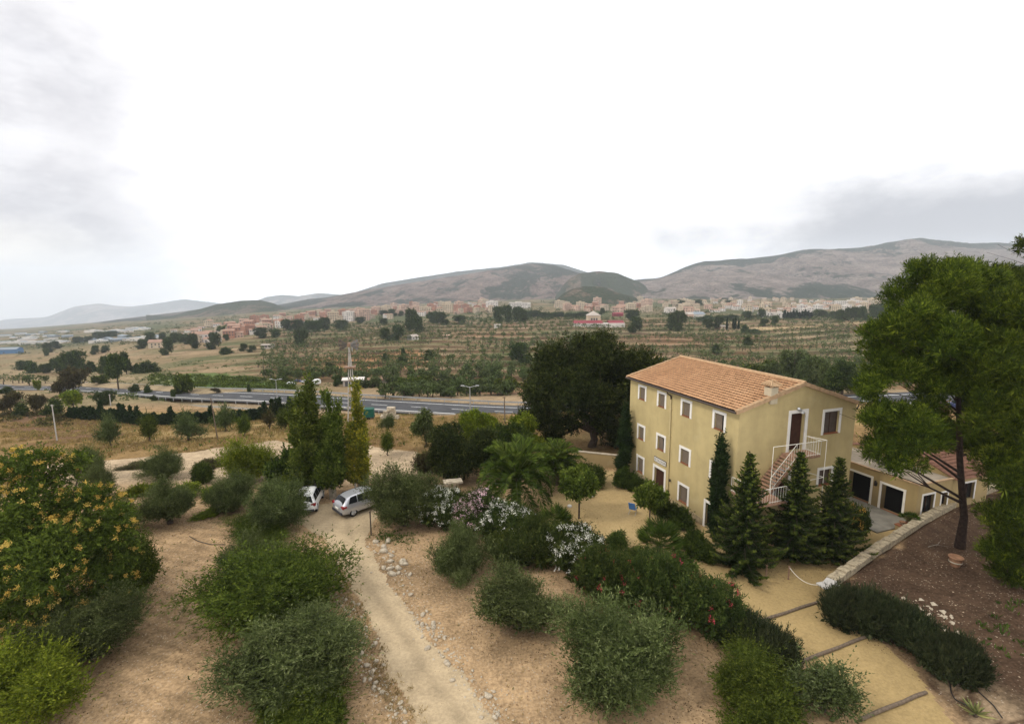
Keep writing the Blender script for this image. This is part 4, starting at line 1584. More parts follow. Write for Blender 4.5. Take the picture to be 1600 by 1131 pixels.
# ---- vines and low green rows
for i, (x, yb, yt, w, lab) in enumerate([(225, 776, 757, 40, 'left end of the low green vine row behind the grove'), (285, 783, 762, 60, 'middle of the low green vine row behind the grove'), (335, 786, 764, 44, 'right end of the low green vine row behind the grove'),
                                         (330, 808, 796, 46, 'low bright green plant strip under the left olive by the cars'), (452, 770, 742, 60, 'vine leaves climbing behind the olive by the white car')]):
    putpx('vine1', 'vine', lab, 'vine', 'vines behind the grove', x, yb, yt, w)
putpx('dryshrub', 'bush', 'low dry brown thicket across the ploughed field, left of the lime-green tree', 'bush', 'dry thickets in the ploughed field', 325, 733, 719, 46)
putpx('dryshrub', 'bush', 'low dry brown thicket across the ploughed field, beside the round olive', 'bush', 'dry thickets in the ploughed field', 215, 733, 723, 50)
putpx('dark2' if False else 'shrub2', 'fig_bush', 'dark broad-leaved fig bush left of the poplars', 'bush', None, 450, 762, 706, 66)
# ---- poplars
putpx('poplar1', 'poplar_tree', 'tallest dark green poplar behind the parked cars', 'tree', 'poplars behind the parked cars', 489, 776, 606, 68, back=.1)
putpx('poplar3', 'poplar_tree', 'green poplar touching the tallest one, behind the silver car', 'tree', 'poplars behind the parked cars', 516, 780, 622, 50, back=.1)
putpx('poplar2', 'poplar_tree', 'slender yellowing poplar right of the green poplars', 'tree', 'poplars behind the parked cars', 560, 772, 606, 44, back=.1)
# ---- oleander hedge
OL = 'oleanders beside the courtyard'
putpx('oleander_white', 'oleander', 'white-flowering oleander at the far end of the hedge, beside the olive', 'bush', OL, 690, 832, 765, 74)
putpx('oleander_pink', 'oleander', 'pink-flowering oleander in the hedge next to the white one', 'bush', OL, 742, 838, 768, 84)
putpx('oleander_white', 'oleander', 'white-flowering oleander in the middle of the hedge, below the big palm', 'bush', OL, 790, 862, 788, 92)
putpx('oleander_plain', 'oleander', 'dark flowerless oleander in the middle of the hedge', 'bush', OL, 838, 888, 812, 90)
putpx('oleander_plain', 'oleander', 'dark low oleander below the middle of the hedge', 'bush', OL, 800, 890, 828, 90)
putpx('oleander_white', 'oleander', 'white oleander in full flower at the near edge of the courtyard', 'bush', OL, 905, 912, 828, 96)
putpx('oleander_red', 'oleander', 'sparse red-flowering oleander below the white one in flower', 'bush', OL, 945, 958, 858, 100)
putpx('oleander_red', 'oleander', 'broad red-flowering oleander in the middle of the near hedge', 'bush', OL, 1020, 980, 868, 110)
putpx('oleander_plain', 'oleander', 'dark oleander with green tips below the fan palm', 'bush', OL, 1000, 940, 858, 100)
putpx('oleander_red', 'oleander', 'red-flowering oleander at the near end of the hedge by the gravel path', 'bush', OL, 1092, 1002, 898, 118)
putpx('shrub1', 'bush', 'purple-brown leaved bush at the courtyard edge above the red oleanders', 'bush', None, 965, 862, 835, 40)
LV = 'lavender clumps along the gravel path'
putpx('lavender1', 'lavender_bush', 'grey-green lavender clump between the red oleander and the gravel path', 'bush', LV, 1165, 1022, 962, 92)
putpx('lavender2', 'lavender_bush', 'grey-green lavender clump above the loose light green bush', 'bush', LV, 1200, 1062, 990, 92)
putpx('lavender2', 'lavender_bush', 'lavender clump at the end of the stone wall', 'bush', LV, 1326, 985, 920, 84)
putpx('lavender1', 'lavender_bush', 'lavender clump second from the stone wall end', 'bush', LV, 1372, 1003, 932, 86)
putpx('lavender2', 'lavender_bush', 'lavender clump third from the stone wall end', 'bush', LV, 1420, 1018, 950, 84)
putpx('lavender1', 'lavender_bush', 'lavender clump below the long row, nearest to the third log step', 'bush', LV, 1468, 1062, 998, 78)
putpx('lavender2', 'lavender_bush', 'lavender clump at the lower right end of the row on the dark bank', 'bush', LV, 1508, 1074, 1003, 78)
# ---- palms
putpx('palm1', 'palm_tree', 'big feather palm behind the pink oleander at the courtyard edge', 'palm', 'palms', 806, 800, 690, 130, back=.1)
putpx('palm1', 'palm_tree', 'second feather palm, behind and right of the big one', 'palm', 'palms', 868, 760, 692, 96, back=.1)
putpx('fanpalm1', 'fan_palm', 'fan palm beside the white oleanders at the left of the courtyard', 'palm', 'palms', 866, 842, 790, 66)
putpx('fanpalm2', 'fan_palm', 'fan palm at the near right of the courtyard', 'palm', 'palms', 1032, 880, 812, 84)
# ---- courtyard trees and shrubs
putpx('smalltree1', 'young_tree', 'young broad-leaved tree alone on the courtyard gravel', 'tree', None, 905, 810, 735, 66, back=0, rz=1)
putpx('smalltree2', 'young_tree', 'young tree on a thin trunk between the blue chair and the house', 'tree', None, 1016, 824, 758, 50, back=0, rz=2)
for x, yb, yt, w, lab in [(1062, 828, 795, 44, 'green shrub at the house wall below the lower windows'), (1085, 872, 832, 46, 'dark shrub at the house corner beside the cypress'), (1000, 772, 748, 36, 'shrub with red flowers beside the house door'),
                          (1035, 812, 780, 36, 'shrub at the foot of the downpipe'), (975, 765, 735, 40, 'dark shrub at the far corner of the house'), (925, 762, 728, 50, 'dark shrub in front of the low garden wall'), (885, 748, 715, 44, 'shrub left of the low garden wall'),
                          (895, 850, 822, 40, 'low shrub between the fan palm and the white oleander'), (1055, 905, 868, 60, 'olive-green shrub left of the tall cypress by the path'), (1100, 880, 850, 40, 'low shrub at the foot of the tall cypress')]:
    putpx(random.choice(['shrub1', 'shrub2']), 'bush', lab, 'bush', 'shrubs round the courtyard', x, yb, yt, w)
putpx('orange_bush', 'bush', 'small bush with orange blooms on the terrace corner', 'bush', None, 1335, 845, 788, 42)
putpx('cypress1', 'cypress_tree', 'slim dark cypress at the near corner of the house', 'tree', 'cypresses beside the house', 1123, 848, 690, 34, back=.2, wmul=.9)
putpx('cypress1', 'cypress_tree', 'dark cypress at the far corner of the house', 'tree', 'cypresses beside the house', 976, 752, 640, 26, back=.2, wmul=.95)
FR = 'firs before the gable'
putpx('fir1', 'fir_tree', 'left fir of the three before the gable, with golden tips', 'tree', FR, 1166, 898, 714, 118, back=.25, rz=0)
putpx('fir2', 'fir_tree', 'middle fir of the three before the gable, in front of the stairs', 'tree', FR, 1244, 884, 712, 106, back=.25, rz=2)
putpx('fir3', 'fir_tree', 'right fir of the three before the gable, beside the terrace', 'tree', FR, 1305, 880, 720, 100, back=.25, rz=4)
# ---- big dark tree and the thicket beside it
b = pbase(925, 706, 2.0)
lobed_tree('carob_tree', 'huge dark evergreen tree left of the house, taller than its roof', 'tree', None, b,
           [(880, 570, 50, 44, 0), (940, 560, 55, 40, 0), (1000, 570, 45, 40, .5), (850, 620, 45, 40, -.5), (910, 620, 60, 50, -1.5), (970, 630, 50, 50, -1), (840, 650, 35, 32, -.6), (880, 665, 36, 28, -1.2), (950, 675, 40, 30, -1.0), (1010, 620, 35, 50, .5), (920, 540, 60, 20, 1.5), (870, 600, 50, 50, 2.5), (950, 600, 60, 60, 3), (975, 690, 26, 22, 0), (860, 685, 18, 12, -1), (1025, 575, 22, 22, 1)],
           'dark', 19000, .24, .095, .5, .45, 8, .45, seed=211, cper=13, crc=.26)
TH = 'trees in the thicket beside the palm'
for x, y0, lab, lob, mt, n in [
    (725, 752, 'dark bushy tree behind the low stone pillar', [(705, 690, 32, 28, 0), (740, 700, 35, 30, -.4), (715, 720, 35, 24, -.6), (690, 705, 22, 24, .2)], 'dark', 3600),
    (785, 742, 'dark tree between the stone pillar and the carob tree', [(770, 690, 34, 32, 0), (800, 695, 30, 30, .3), (785, 715, 40, 22, -.5)], 'shrub', 3400),
    (820, 725, 'lime-green topped tree against the left side of the carob tree', [(820, 668, 17, 20, 0), (826, 690, 20, 18, -.2), (805, 700, 18, 16, -.3)], 'bright', 1500),
    (745, 716, 'yellow-green tree topping the thicket near the road', [(735, 658, 20, 14, 0), (760, 665, 22, 14, .4), (748, 678, 26, 14, -.3)], 'bright', 1400),
    (665, 700, 'grey-green olive on the dry slope left of the thicket', [(668, 655, 17, 12, 0), (660, 668, 16, 12, 0), (675, 680, 12, 14, -.2)], 'olive', 1100),
    (675, 742, 'dry brown-green bush left of the stone pillar', [(672, 725, 24, 14, 0), (690, 730, 20, 12, 0)], 'dryshrub_leaf', 900)]:
    M.setdefault('dryshrub_leaf', M['brownleaf'])
    lobed_tree('leafy_tree', lab, 'tree', TH, pbase(x, y0, .6), lob, mt, int(n * 1.5), .20, .085, .45, .5, 8, .11, seed=220 + x, cper=9, crc=.32)
# ---- pines on the right bank
PN = 'pines on the right bank'
bp = pbase(1499, 858, .3)
topP = atY(1478, 425, bp[1]) - bp
lobed_tree('pine_tree', 'tall umbrella pine whose bare trunk stands behind the terracotta pot', 'tree', PN, bp,
           [(1455, 455, 60, 44, 0), (1505, 460, 52, 48, .8), (1415, 500, 48, 50, -.6), (1480, 520, 60, 46, -1.4), (1535, 510, 36, 54, .5), (1380, 555, 36, 42, .2), (1440, 570, 50, 42, 1.2), (1405, 590, 50, 34, -.4), (1470, 600, 46, 36, -1.0), (1520, 590, 42, 44, .2),
            (1382, 655, 38, 44, -1.4), (1420, 680, 48, 50, -1.8), (1448, 650, 36, 42, -.8), (1405, 722, 34, 28, -2.0), (1530, 640, 36, 40, .8), (1500, 560, 46, 40, 1.8), (1360, 610, 22, 32, -.8), (1490, 422, 38, 20, .6), (1510, 690, 44, 30, 1.4), (1362, 520, 18, 22, 0), (1440, 420, 24, 14, 0), (1550, 450, 22, 26, 1.2), (1375, 700, 24, 34, -1.6)],
           'pine', 32000, .20, .034, .34, 1.2, 9, .24, 'bark_pine', seed=231, cper=15, crc=.24, spread=.45, rnd=.35, trunk_pts=[(0, 0, -.4), (0, 0, topP[2] * .12), topP * (.25, 0, .33) + (.12, .1, 0), topP * (.4, 0, .55) - (.1, 0, 0), topP * (.8, 0, .8), topP * (1, 0, .97)], limb_n=6)
bp2 = pbase(1610, 905, 1.0)
lobed_tree('pine_tree', 'dense pine cut off by the right edge of the picture', 'tree', PN, bp2,
           [(1590, 500, 45, 60, .6), (1560, 580, 45, 50, .2), (1610, 600, 60, 70, 0), (1560, 650, 46, 50, -.4), (1610, 700, 60, 60, -.6), (1575, 740, 40, 50, -.9), (1585, 810, 44, 45, -1.1), (1600, 860, 46, 45, -1.2), (1640, 780, 60, 80, 0), (1640, 520, 50, 60, .5), (1560, 865, 22, 24, -1.2), (1575, 900, 26, 16, -1.3), (1560, 540, 30, 30, .5)],
           'pine', 26000, .20, .034, .32, 1.2, 9, .22, 'bark_pine', seed=232, cper=15, crc=.24, spread=.45, rnd=.35, trunk_pts=[(0, 0, -.4), (0, 0, 1.4), (.1, .1, 5), (0, 0, 8), (.1, 0, 11), (0, 0, 14)])
bp3 = pbase(1600, 790, 6.0)
lobed_tree('pine_tree', 'pine farther back, seen between the two nearer pines', 'tree', PN, bp3,
           [(1570, 440, 36, 30, 0), (1610, 460, 50, 50, 0), (1555, 490, 24, 30, .5), (1600, 530, 50, 40, 0), (1598, 388, 12, 14, 0), (1650, 450, 50, 60, 0)],
           'pine', 7000, .24, .045, .36, .8, 9, .25, 'bark_pine', seed=233, cper=9, crc=.34, spread=.45, trunk_pts=[(0, 0, -.4), (0, 0, 4), (.1, .1, 9), (0, 0, 13), (.1, 0, 16), (0, 0, 19)])


def make_pinky(key, seed, nl, W, Hh, n, mat, low=.12, ll=.5, lw=.22):
    rng = np.random.default_rng(seed)
    Cs, Rs = [], []
    for k in range(nl):
        a = rng.random() * 6.28
        z = Hh * (low + .2 + (.75 - low - .2) * rng.random())
        rad = W * .55 * math.sqrt(rng.random())
        C, R = clumps(rng, 5, (W * .36, W * .36, Hh * .15), (math.cos(a) * rad, math.sin(a) * rad, z), W * .2)
        Cs.append(C)
        Rs.append(R)
    C = np.concatenate(Cs)
    R = np.concatenate(Rs)
    me = leaf_mesh('crown', [sprigs(rng, C, R, n, 6, W * .16, ll, lw, .5, .6, 0, .3, zmin=Hh * .03)], M[mat])
    tm = MB()
    tm.tube([(0, 0, -.5), (0.05, 0, Hh * .3), (0, .1, Hh * .7)], [W * .07, W * .05, W * .02], 6)
    for k in range(4):
        q = C[rng.integers(0, len(C))]
        tm.tube([(0, 0, Hh * .25), q * (.5, .5, .8), q], [W * .03, W * .02, .02], 4)
    template(key, [('crown', me), ('trunk', tm.mesh('trunk', M['bark']))], W * 2, Hh)


make_pinky('far_pine1', 301, 9, 4.0, 8.5, 1500, 'farpine')
make_pinky('far_pine2', 302, 11, 4.2, 7.0, 1300, 'farpine', -.12)
make_pinky('far_pine3', 303, 9, 3.4, 9.5, 1300, 'farpine', .28)
make_pinky('far_bush', 304, 8, 2.6, 3.0, 900, 'farpine', -.15, .4, .2)
make_pinky('far_greenbush', 305, 8, 2.6, 3.4, 900, 'almond', -.15, .4, .2)
make_pinky('far_brown', 306, 9, 4.2, 7.0, 1300, 'brownleaf', .1)
make_pinky('far_poplar', 307, 10, 3.6, 8.5, 1500, 'far_poplar' if 'far_poplar' in M else 'farolive', -.1)
make_pinky('far_lime', 308, 7, 2.4, 3.2, 700, 'bright', .1, .4, .2)
make_column('far_cypress', 309, 'cypress', .9, 6.0, 260, .1, .6, .25, 3.0, .85, slen=.6)
# ---------------------------------------------------------------- the ochre house
HW, HL = 10.7, 13.06
ZL, ZR, ZT = 9.40, 9.02, 10.80     # wall tops at the two eaves, ridge
HOUSE = empty('farmhouse', tuple(C0), YAW)
tag(HOUSE, 'three-storey ochre farmhouse with a tiled gable roof and white window surrounds', 'house')


def wall_openings(mb, f, inw, width, z0, z1, ops, depth=.24, mi=0):
    """f(s,z) gives a point on the wall; openings (s0,s1,z0,z1) become holes with reveals"""
    ssv = sorted({0.0, width, *[o[0] for o in ops], *[o[1] for o in ops]})
    zzv = sorted({z0, z1, *[o[2] for o in ops], *[o[3] for o in ops]})
    inw = np.array(inw, float)
    for a, b_ in zip(ssv[:-1], ssv[1:]):
        for c, d in zip(zzv[:-1], zzv[1:]):
            ms, mz = (a + b_) / 2, (c + d) / 2
            if any(o[0] < ms < o[1] and o[2] < mz < o[3] for o in ops):
                continue
            mb.poly([f(a, c), f(b_, c), f(b_, d), f(a, d)], mi)
    for a, b_, c, d in ops:
        q = [np.array(f(*p)) for p in ((a, c), (b_, c), (b_, d), (a, d))]
        for i in range(4):
            j = (i + 1) % 4
            mb.poly([q[i], q[j], q[j] + inw * depth, q[i] + inw * depth], mi)


def fbox(mb, f, inw, s0, s1, z0, z1, d0, d1, mi=0):
    """box on a wall from depth d0 (outward negative) to d1 (inward)"""
    inw = np.array(inw, float)
    q = [np.array(f(*p)) for p in ((s0, z0), (s1, z0), (s1, z1), (s0, z1))]
    A = [p + inw * d0 for p in q]
    B_ = [p + inw * d1 for p in q]
    mb.poly(A, mi)
    mb.poly(B_[::-1], mi)
    for i in range(4):
        j = (i + 1) % 4
        mb.poly([A[i], B_[i], B_[j], A[j]], mi)


def window(parent, f, inw, o, kind='window', sur=.2, pane='pane', sill=True, depth=.2, shut=0):
    """outer size o incl. the white surround; returns the opening"""
    s0, s1, z0, z1 = o
    a, b_, c, d = s0 + sur, s1 - sur, z0, z1 - sur
    p = MB()
    fbox(p, f, inw, a + .004, b_ - .004, c + .004, d - .004, depth - .02, depth + .05)
    w = p.build(kind, M['glass' if shut else pane], parent)
    if shut:
        sp_ = MB()
        e = a + (b_ - a) * (1 - shut)
        fbox(sp_, f, inw, e, b_ - .012, c + .015, d - .012, depth - .075, depth - .026)
        for k in range(7):
            zz = c + .08 + (d - c - .16) * k / 7
            fbox(sp_, f, inw, e + .05, b_ - .06, zz, zz + .035, depth - .085, depth - .076)
        sp_.build('shutter', M['shutter'], w)
    fr = MB()
    fbox(fr, f, inw, s0, a, c - .05, z1, -.03, .05)
    fbox(fr, f, inw, b_, s1, c - .05, z1, -.03, .05)
    fbox(fr, f, inw, a + .002, b_ - .002, d, z1 - .002, -.028, .05)
    fr.build('frame', M['white'], w)
    mu = MB()
    m = (a + b_) / 2
    if kind == 'window' and not shut:
        fbox(mu, f, inw, m - .03, m + .03, c + .01, d - .01, depth - .045, depth - .021)
        fbox(mu, f, inw, a + .01, a + .06, c + .01, d - .01, depth - .045, depth - .021)
        fbox(mu, f, inw, b_ - .06, b_ - .01, c + .01, d - .01, depth - .045, depth - .021)
        mu.build('glazing_bar', M['door'], w)
    if sill:
        sl = MB()
        fbox(sl, f, inw, a - .01, b_ + .01, c - .045, c + .02, -.04, depth - .025)
        sl.build('sill', M['terracotta'], w)
    return (a, b_, c, d)


f_long = lambda s, z: (0.0, s, z)
f_gab = lambda s, z: (s, 0.0, z)
longw = [(10.55, 11.8, 7.68, 8.95), (7.78, 9.02, 7.68, 8.95), (4.68, 5.98, 7.66, 8.95), (1.15, 2.48, 7.6, 8.92),
         (10.52, 11.75, 4.12, 5.45), (7.62, 8.92, 4.05, 5.40), (4.52, 5.90, 3.92, 5.25), (1.12, 2.5, 3.9, 5.2), (10.46, 11.7, 1.1, 2.62), (4.5, 5.88, .78, 2.3)]
ops_l = [window(HOUSE, f_long, (1, 0, 0), o, shut=s_) for o, s_ in zip(longw, (1, .98, .8, .66, .98, .62, .8, .7, .98, .75))]
ops_l.append(window(HOUSE, f_long, (1, 0, 0), (7.42, 9.2, .25, 2.6), 'door', .22, 'door', False))
ops_l.append(window(HOUSE, f_long, (1, 0, 0), (1.1, 2.85, .05, 2.1), 'door', .2, 'black', False))
ops_g = [window(HOUSE, f_gab, (0, 1, 0), (7.42, 9.27, 6.98, 8.8)), window(HOUSE, f_gab, (0, 1, 0), (7.4, 9.0, 3.1, 4.48)),
         window(HOUSE, f_gab, (0, 1, 0), (4.25, 6.05, 6.05, 9.0), 'door', .24, 'door', False, .3),
         window(HOUSE, f_gab, (0, 1, 0), (3.3, 4.9, 2.6, 4.9), 'door', .2, 'door', False, .3)]
mb = MB()
wall_openings(mb, f_long, (1, 0, 0), HL, -.4, ZL, ops_l, .22)
wall_openings(mb, f_gab, (0, 1, 0), HW, -.4, ZR, ops_g, .34)
mb.poly([(0, 0, ZR), (HW, 0, ZR), (HW / 2, 0, ZT), (0, 0, ZL)])
mb.poly([(HW, 0, -.4), (HW, HL, -.4), (HW, HL, ZR), (HW, 0, ZR)])
mb.poly([(0, HL, -.4), (HW, HL, -.4), (HW, HL, ZR), (HW / 2, HL, ZT), (0, HL, ZL)])
mb.build('wall', M['stucco'], HOUSE)
# stone plinth, steps down with the ground towards the near corner
for s0, s1, z in ((9.25, HL, .95), (2.9, 7.38, .5)):
    mb = MB()
    mb.box(-.05, s0, -.4, -.002, s1, z)
    mb.build('plinth', M['plinth'], HOUSE)


def tile_roof(x0, z0, x1, z1, y0, y1, per=.235, course=.345, amp=.04, lip=.06):
    """one slope of barrel tiles from the eave (x0,z0) up to (x1,z1), between y0 and y1"""
    ln = math.hypot(x1 - x0, z1 - z0)
    ny = int((y1 - y0) / per * 5)
    ys = np.linspace(y0, y1, ny + 1)
    wave = amp * np.abs(np.sin((ys - y0) / per * math.pi)) ** .8
    nc = int(ln / course)
    nx, nz = -(z1 - z0) / ln, abs(x1 - x0) / ln
    if x1 < x0:
        nx = (z1 - z0) / ln
    V, Q = [], []
    rg = np.random.default_rng(int(abs(x0 * 10)) + nc)
    m = len(ys)
    for k in range(nc):
        row = []
        jit = rg.normal(0, .006, m // 5 + 2).repeat(5)[:m]
        for t, off in ((k / nc, lip), ((k + .55) / nc, lip * .45), (min((k + 1.22) / nc, 1.0), -.012)):
            px, pz = x0 + (x1 - x0) * t, z0 + (z1 - z0) * t
            row.append(np.stack([px + nx * (wave + off + jit), ys, pz + nz * (wave + off + jit)], -1))
        i0 = len(V) * m
        V += row
        i = np.arange(3 * m).reshape(3, m) + i0
        Q.append(np.stack([i[:-1, :-1], i[:-1, 1:], i[1:, 1:], i[1:, :-1]], -1).reshape(-1, 4))
    return np.concatenate(V), np.concatenate(Q)


def roof_pair(parent, W, L, zl, zr, zt, over=.38, ov_y=.16, mat='tile', ridge=True):
    xm = W / 2
    sl, sr_ = (zt - zl) / xm, (zt - zr) / xm
    Va, Qa = tile_roof(-over, zl - over * sl + .08, xm, zt + .08, -ov_y, L + ov_y)
    Vb, Qb = tile_roof(W + over, zr - over * sr_ + .08, xm, zt + .08, -ov_y, L + ov_y)
    me = raw_mesh('roof', np.concatenate([Va, Vb]), np.concatenate([Qa, Qb + len(Va)]), M[mat])
    ro = link('roof', me, parent)
    mb = MB()
    for (xa, za, xb, zb) in ((-over, zl - over * sl, xm, zt), (W + over, zr - over * sr_, xm, zt)):
        mb.poly([(xa, -ov_y, za + .03), (xb, -ov_y, zb + .03), (xb, L + ov_y, zb + .03), (xa, L + ov_y, za + .03)])
        mb.poly([(xa, -ov_y, za - .02), (xb, -ov_y, zb - .02), (xb, L + ov_y, zb - .02), (xa, L + ov_y, za - .02)])
        mb.poly([(xa, -ov_y, za - .02), (xa, L + ov_y, za - .02), (xa, L + ov_y, za + .03), (xa, -ov_y, za + .03)])
    mb.build('eave', M['gutter'], ro)
    for yy in (-ov_y - .04, L + ov_y - .2):
        mb = MB()
        for (xa, za, xb, zb) in ((-over, zl - over * sl, xm, zt), (W + over, zr - over * sr_, xm, zt)):
            n = 13
            for k in range(n):
                t0, t1 = k / n, (k + .985) / n
                x0_, x1_ = xa + (xb - xa) * t0, xa + (xb - xa) * t1
                z0_, z1_ = za + (zb - za) * t0, za + (zb - za) * t1
                o = .012 * (k % 2)
                mb.prism([(x0_, z0_ - .10 - o), (x1_, z1_ - .10 - o), (x1_, z1_ + .15 + o), (x0_, z0_ + .17 + o)], 1, yy - o, yy + .24 + o)
        mb.build('verge', M['verge'], ro)
    if ridge:
        mb = MB()
        y = -ov_y
        while y < L + ov_y:
            y2 = min(y + .46, L + ov_y)
            mb.tube([(xm, y, zt + .10), (xm, y2, zt + .10)], [.14, .155], 10)
            y += .45
        mb.build('ridge', M['verge'], ro)
    return ro


roof = roof_pair(HOUSE, HW, HL, ZL, ZR, ZT)
# chimney: where the picture's ray through its foot meets the roof slope
_d = ray(1200, 619)
_n = np.array([-(ZT - ZL), 0, HW / 2])
_o = np.array([(O - C0) @ HA, (O - C0) @ HB, H])
_dl = np.array([_d @ HA, _d @ HB, _d[2]])
_t = (np.array([0, 0, ZL + .1]) - _o) @ _n / (_dl @ _n)
CX, CY, cz = (_o + _dl * _t)
CX += .25
mb = MB()
mb.box(CX - .30, CY - .30, cz - .5, CX + .30, CY + .30, cz + .62)
ch = mb.build('chimney', M['stucco_pale'], roof)
mb = MB()
for dx, dy in ((-.25, -.25), (.25, -.25), (-.25, .25), (.25, .25)):
    mb.box(CX + dx - .06, CY + dy - .06, cz + .62, CX + dx + .06, CY + dy + .06, cz + .74)
mb.v += [(CX - .46, CY - .46, cz + .74), (CX + .46, CY - .46, cz + .74), (CX + .46, CY + .46, cz + .74), (CX - .46, CY + .46, cz + .74), (CX - .1, CY, cz + 1.04), (CX + .1, CY, cz + 1.04)]
i = len(mb.v) - 6
for q in ((0, 1, 5, 4), (1, 2, 5), (2, 3, 4, 5), (3, 0, 4), (3, 2, 1, 0)):
    mb.f.append(tuple(i + k for k in q))
    mb.m.append(0)
for k in range(5):
    yy = CY - .42 + k * .21
    mb.tube([(CX - .48, yy, cz + .78), (CX - .1, CY + (yy - CY) * .2, cz + 1.06)], .06, 6)
    mb.tube([(CX + .48, yy, cz + .78), (CX + .1, CY + (yy - CY) * .2, cz + 1.06)], .06, 6)
mb.build('chimney_cap', M['verge'], ch)
# gutter and downpipe
mb = MB()
sl = (ZT - ZL) / (HW / 2)
mb.tube([(-.46, -.1, ZL - .38 * sl + .0), (-.46, HL + .1, ZL - .38 * sl + .0)], .07, 8)
mb.tube([(-.46, 7.1, ZL - .2), (-.42, 7.1, ZL - .32), (-.1, 7.1, ZL - .5), (-.08, 7.1, ZL - .8)], .055, 8)
sr2 = (ZT - ZR) / (HW / 2)
mb.build('gutter', M['gutter'], HOUSE)
mb = MB()
mb.tube([(HW + .44, -.1, ZR - .38 * sr2), (HW + .44, HL + .1, ZR - .38 * sr2)], .07, 8)
mb.tube([(HW + .44, .15, ZR - .15), (HW + .38, .12, ZR - .32), (HW + .08, .06, ZR - .5)], .05, 8)
mb.build('gutter', M['gutter'], HOUSE)
mb = MB()
mb.tube([(-.08, 7.1, ZL - .75), (-.08, 7.05, 4), (-.08, 7.0, .1)], .055, 8)
for z in (1.2, 3.4, 5.6, 7.8):
    mb.box(-.15, 6.96, z, -.01, 7.16, z + .05)
mb.build('downpipe', M['pipe'], HOUSE)
# name board over the door
mb = MB()
mb.box(-.05, 7.40, 2.88, -.004, 9.05, 3.30)
sg = mb.build('name_board', M['ink'], HOUSE)
mb = MB()
mb.box(-.062, 7.45, 2.92, -.052, 9.0, 3.26)
mb.build('board_face', M['sign'], sg)


def text_obj(name, body, size, loc, rot, mat, parent):
    cu = bpy.data.curves.new(name, 'FONT')
    cu.body = body
    cu.size = size
    cu.align_x = 'CENTER'
    cu.align_y = 'CENTER'
    cu.extrude = .004
    cu.materials.append(mat)
    tmp = bpy.data.objects.new('lettering_curve', cu)
    COL.objects.link(tmp)
    bpy.context.view_layer.update()
    me = bpy.data.meshes.new_from_object(tmp.evaluated_get(bpy.context.evaluated_depsgraph_get()))
    bpy.data.objects.remove(tmp)
    bpy.data.curves.remove(cu)
    me.materials.clear()
    me.materials.append(mat)
    o = link(name, me, parent)
    o.location = loc
    o.rotation_euler = rot
    return o


text_obj('lettering', 'ECOLOGIA', .29, (-.066, 8.22, 3.09), (math.pi / 2, 0, -math.pi / 2), M['ink'], sg)
# flood lamp over the gable door
mb = MB()
mb.box(5.0, -.14, 8.95, 5.3, -.03, 9.05)
mb.tube([(5.15, -.14, 9.0), (5.15, -.3, 8.93)], .05, 8)
mb.lathe([(.03, .0), (.12, -.02), (.13, -.16), (.02, -.17)], 12, (5.15, -.32, 8.98))
mb.tube([(5.0, -.1, 9.02), (4.86, -.24, 9.16)], [.06, .09], 8)
mb.build('flood_lamp', M['steel'], HOUSE)

# outside stair, all one thing with the house
ST = MB()
ST.box(3.85, -1.25, 5.88, 6.0, -.035, 6.04)                      # upper landing
ST.box(-.35, -1.25, 3.74, 1.75, -.035, 3.9)                      # lower landing
ns = 11
for k in range(ns):
    f0 = (k + .5) / ns
    x = 3.85 - f0 * 2.1
    z = 6.04 - (k + 1) * (2.14 / (ns + 1))
    ST.box(x - .13, -1.2, z - .05, x + .13, -.04, z)
ST.prism([(3.85, 5.70), (3.85, 5.92), (1.75, 3.88), (1.75, 3.64)], 1, -1.25, -1.19)
ST.prism([(3.85, 5.70), (3.85, 5.92), (1.75, 3.88), (1.75, 3.64)], 1, -.10, -.04)
for k in range(14):
    f0 = (k + .5) / 14
    x = 1.75 + f0 * 3.4
    z = 3.9 - (k + 1) * (3.9 / 15)
    ST.box(x - .14, -2.5, z - .05, x + .14, -1.3, z)
ST.box(-.35, -2.5, 3.74, 1.75, -1.3, 3.9)
ST.prism([(1.75, 3.64), (1.75, 3.88), (5.15, .2), (5.15, -.05)], 1, -2.56, -2.5)
STO = ST.build('staircase', M['stair'], HOUSE)
R_ = MB()
rr = .014


def railing(p0, p1, n, h=1.0, r=rr):
    p0, p1 = np.array(p0, float), np.array(p1, float)
    up = np.array((0, 0, h))
    R_.tube([p0 + up, p1 + up], r * 1.3, 6)
    R_.tube([p0 + up * .08, p1 + up * .08], r, 6)
    for k in range(n + 1):
        q = p0 + (p1 - p0) * k / n
        R_.tube([q, q + up], r * (1.3 if k in (0, n) else .62), 5)


railing((3.85, -1.22, 6.04), (6.0, -1.22, 6.04), 10)
railing((6.0, -1.22, 6.04), (6.0, -.06, 6.04), 6)
railing((1.75, -1.22, 3.95), (3.85, -1.22, 6.04), 10)
railing((-.35, -.06, 3.9), (-.35, -2.46, 3.9), 13)
railing((-.35, -2.47, 3.9), (1.75, -2.47, 3.9), 10)
railing((1.75, -2.47, 3.9), (5.15, -2.47, .3), 16)
RL = R_.build('railing', M['rail'], STO)
R_ = MB()
for p, q in (((1.75, -1.27, 3.9), (1.75, -1.27, 7.1)), ((6.45, -1.27, 0), (6.45, -1.27, 7.05)), ((1.75, -1.27, 7.1), (6.45, -1.27, 7.05)), ((6.45, -1.27, 7.05), (6.2, -.02, 7.0)), ((6.45, -1.27, 4.4), (3.6, -1.27, 4.3)), ((6.45, -1.27, 4.4), (5.6, -.02, 4.6))):
    R_.tube([p, q], .02, 6)
R_.build('steel_frame', M['rail'], STO)
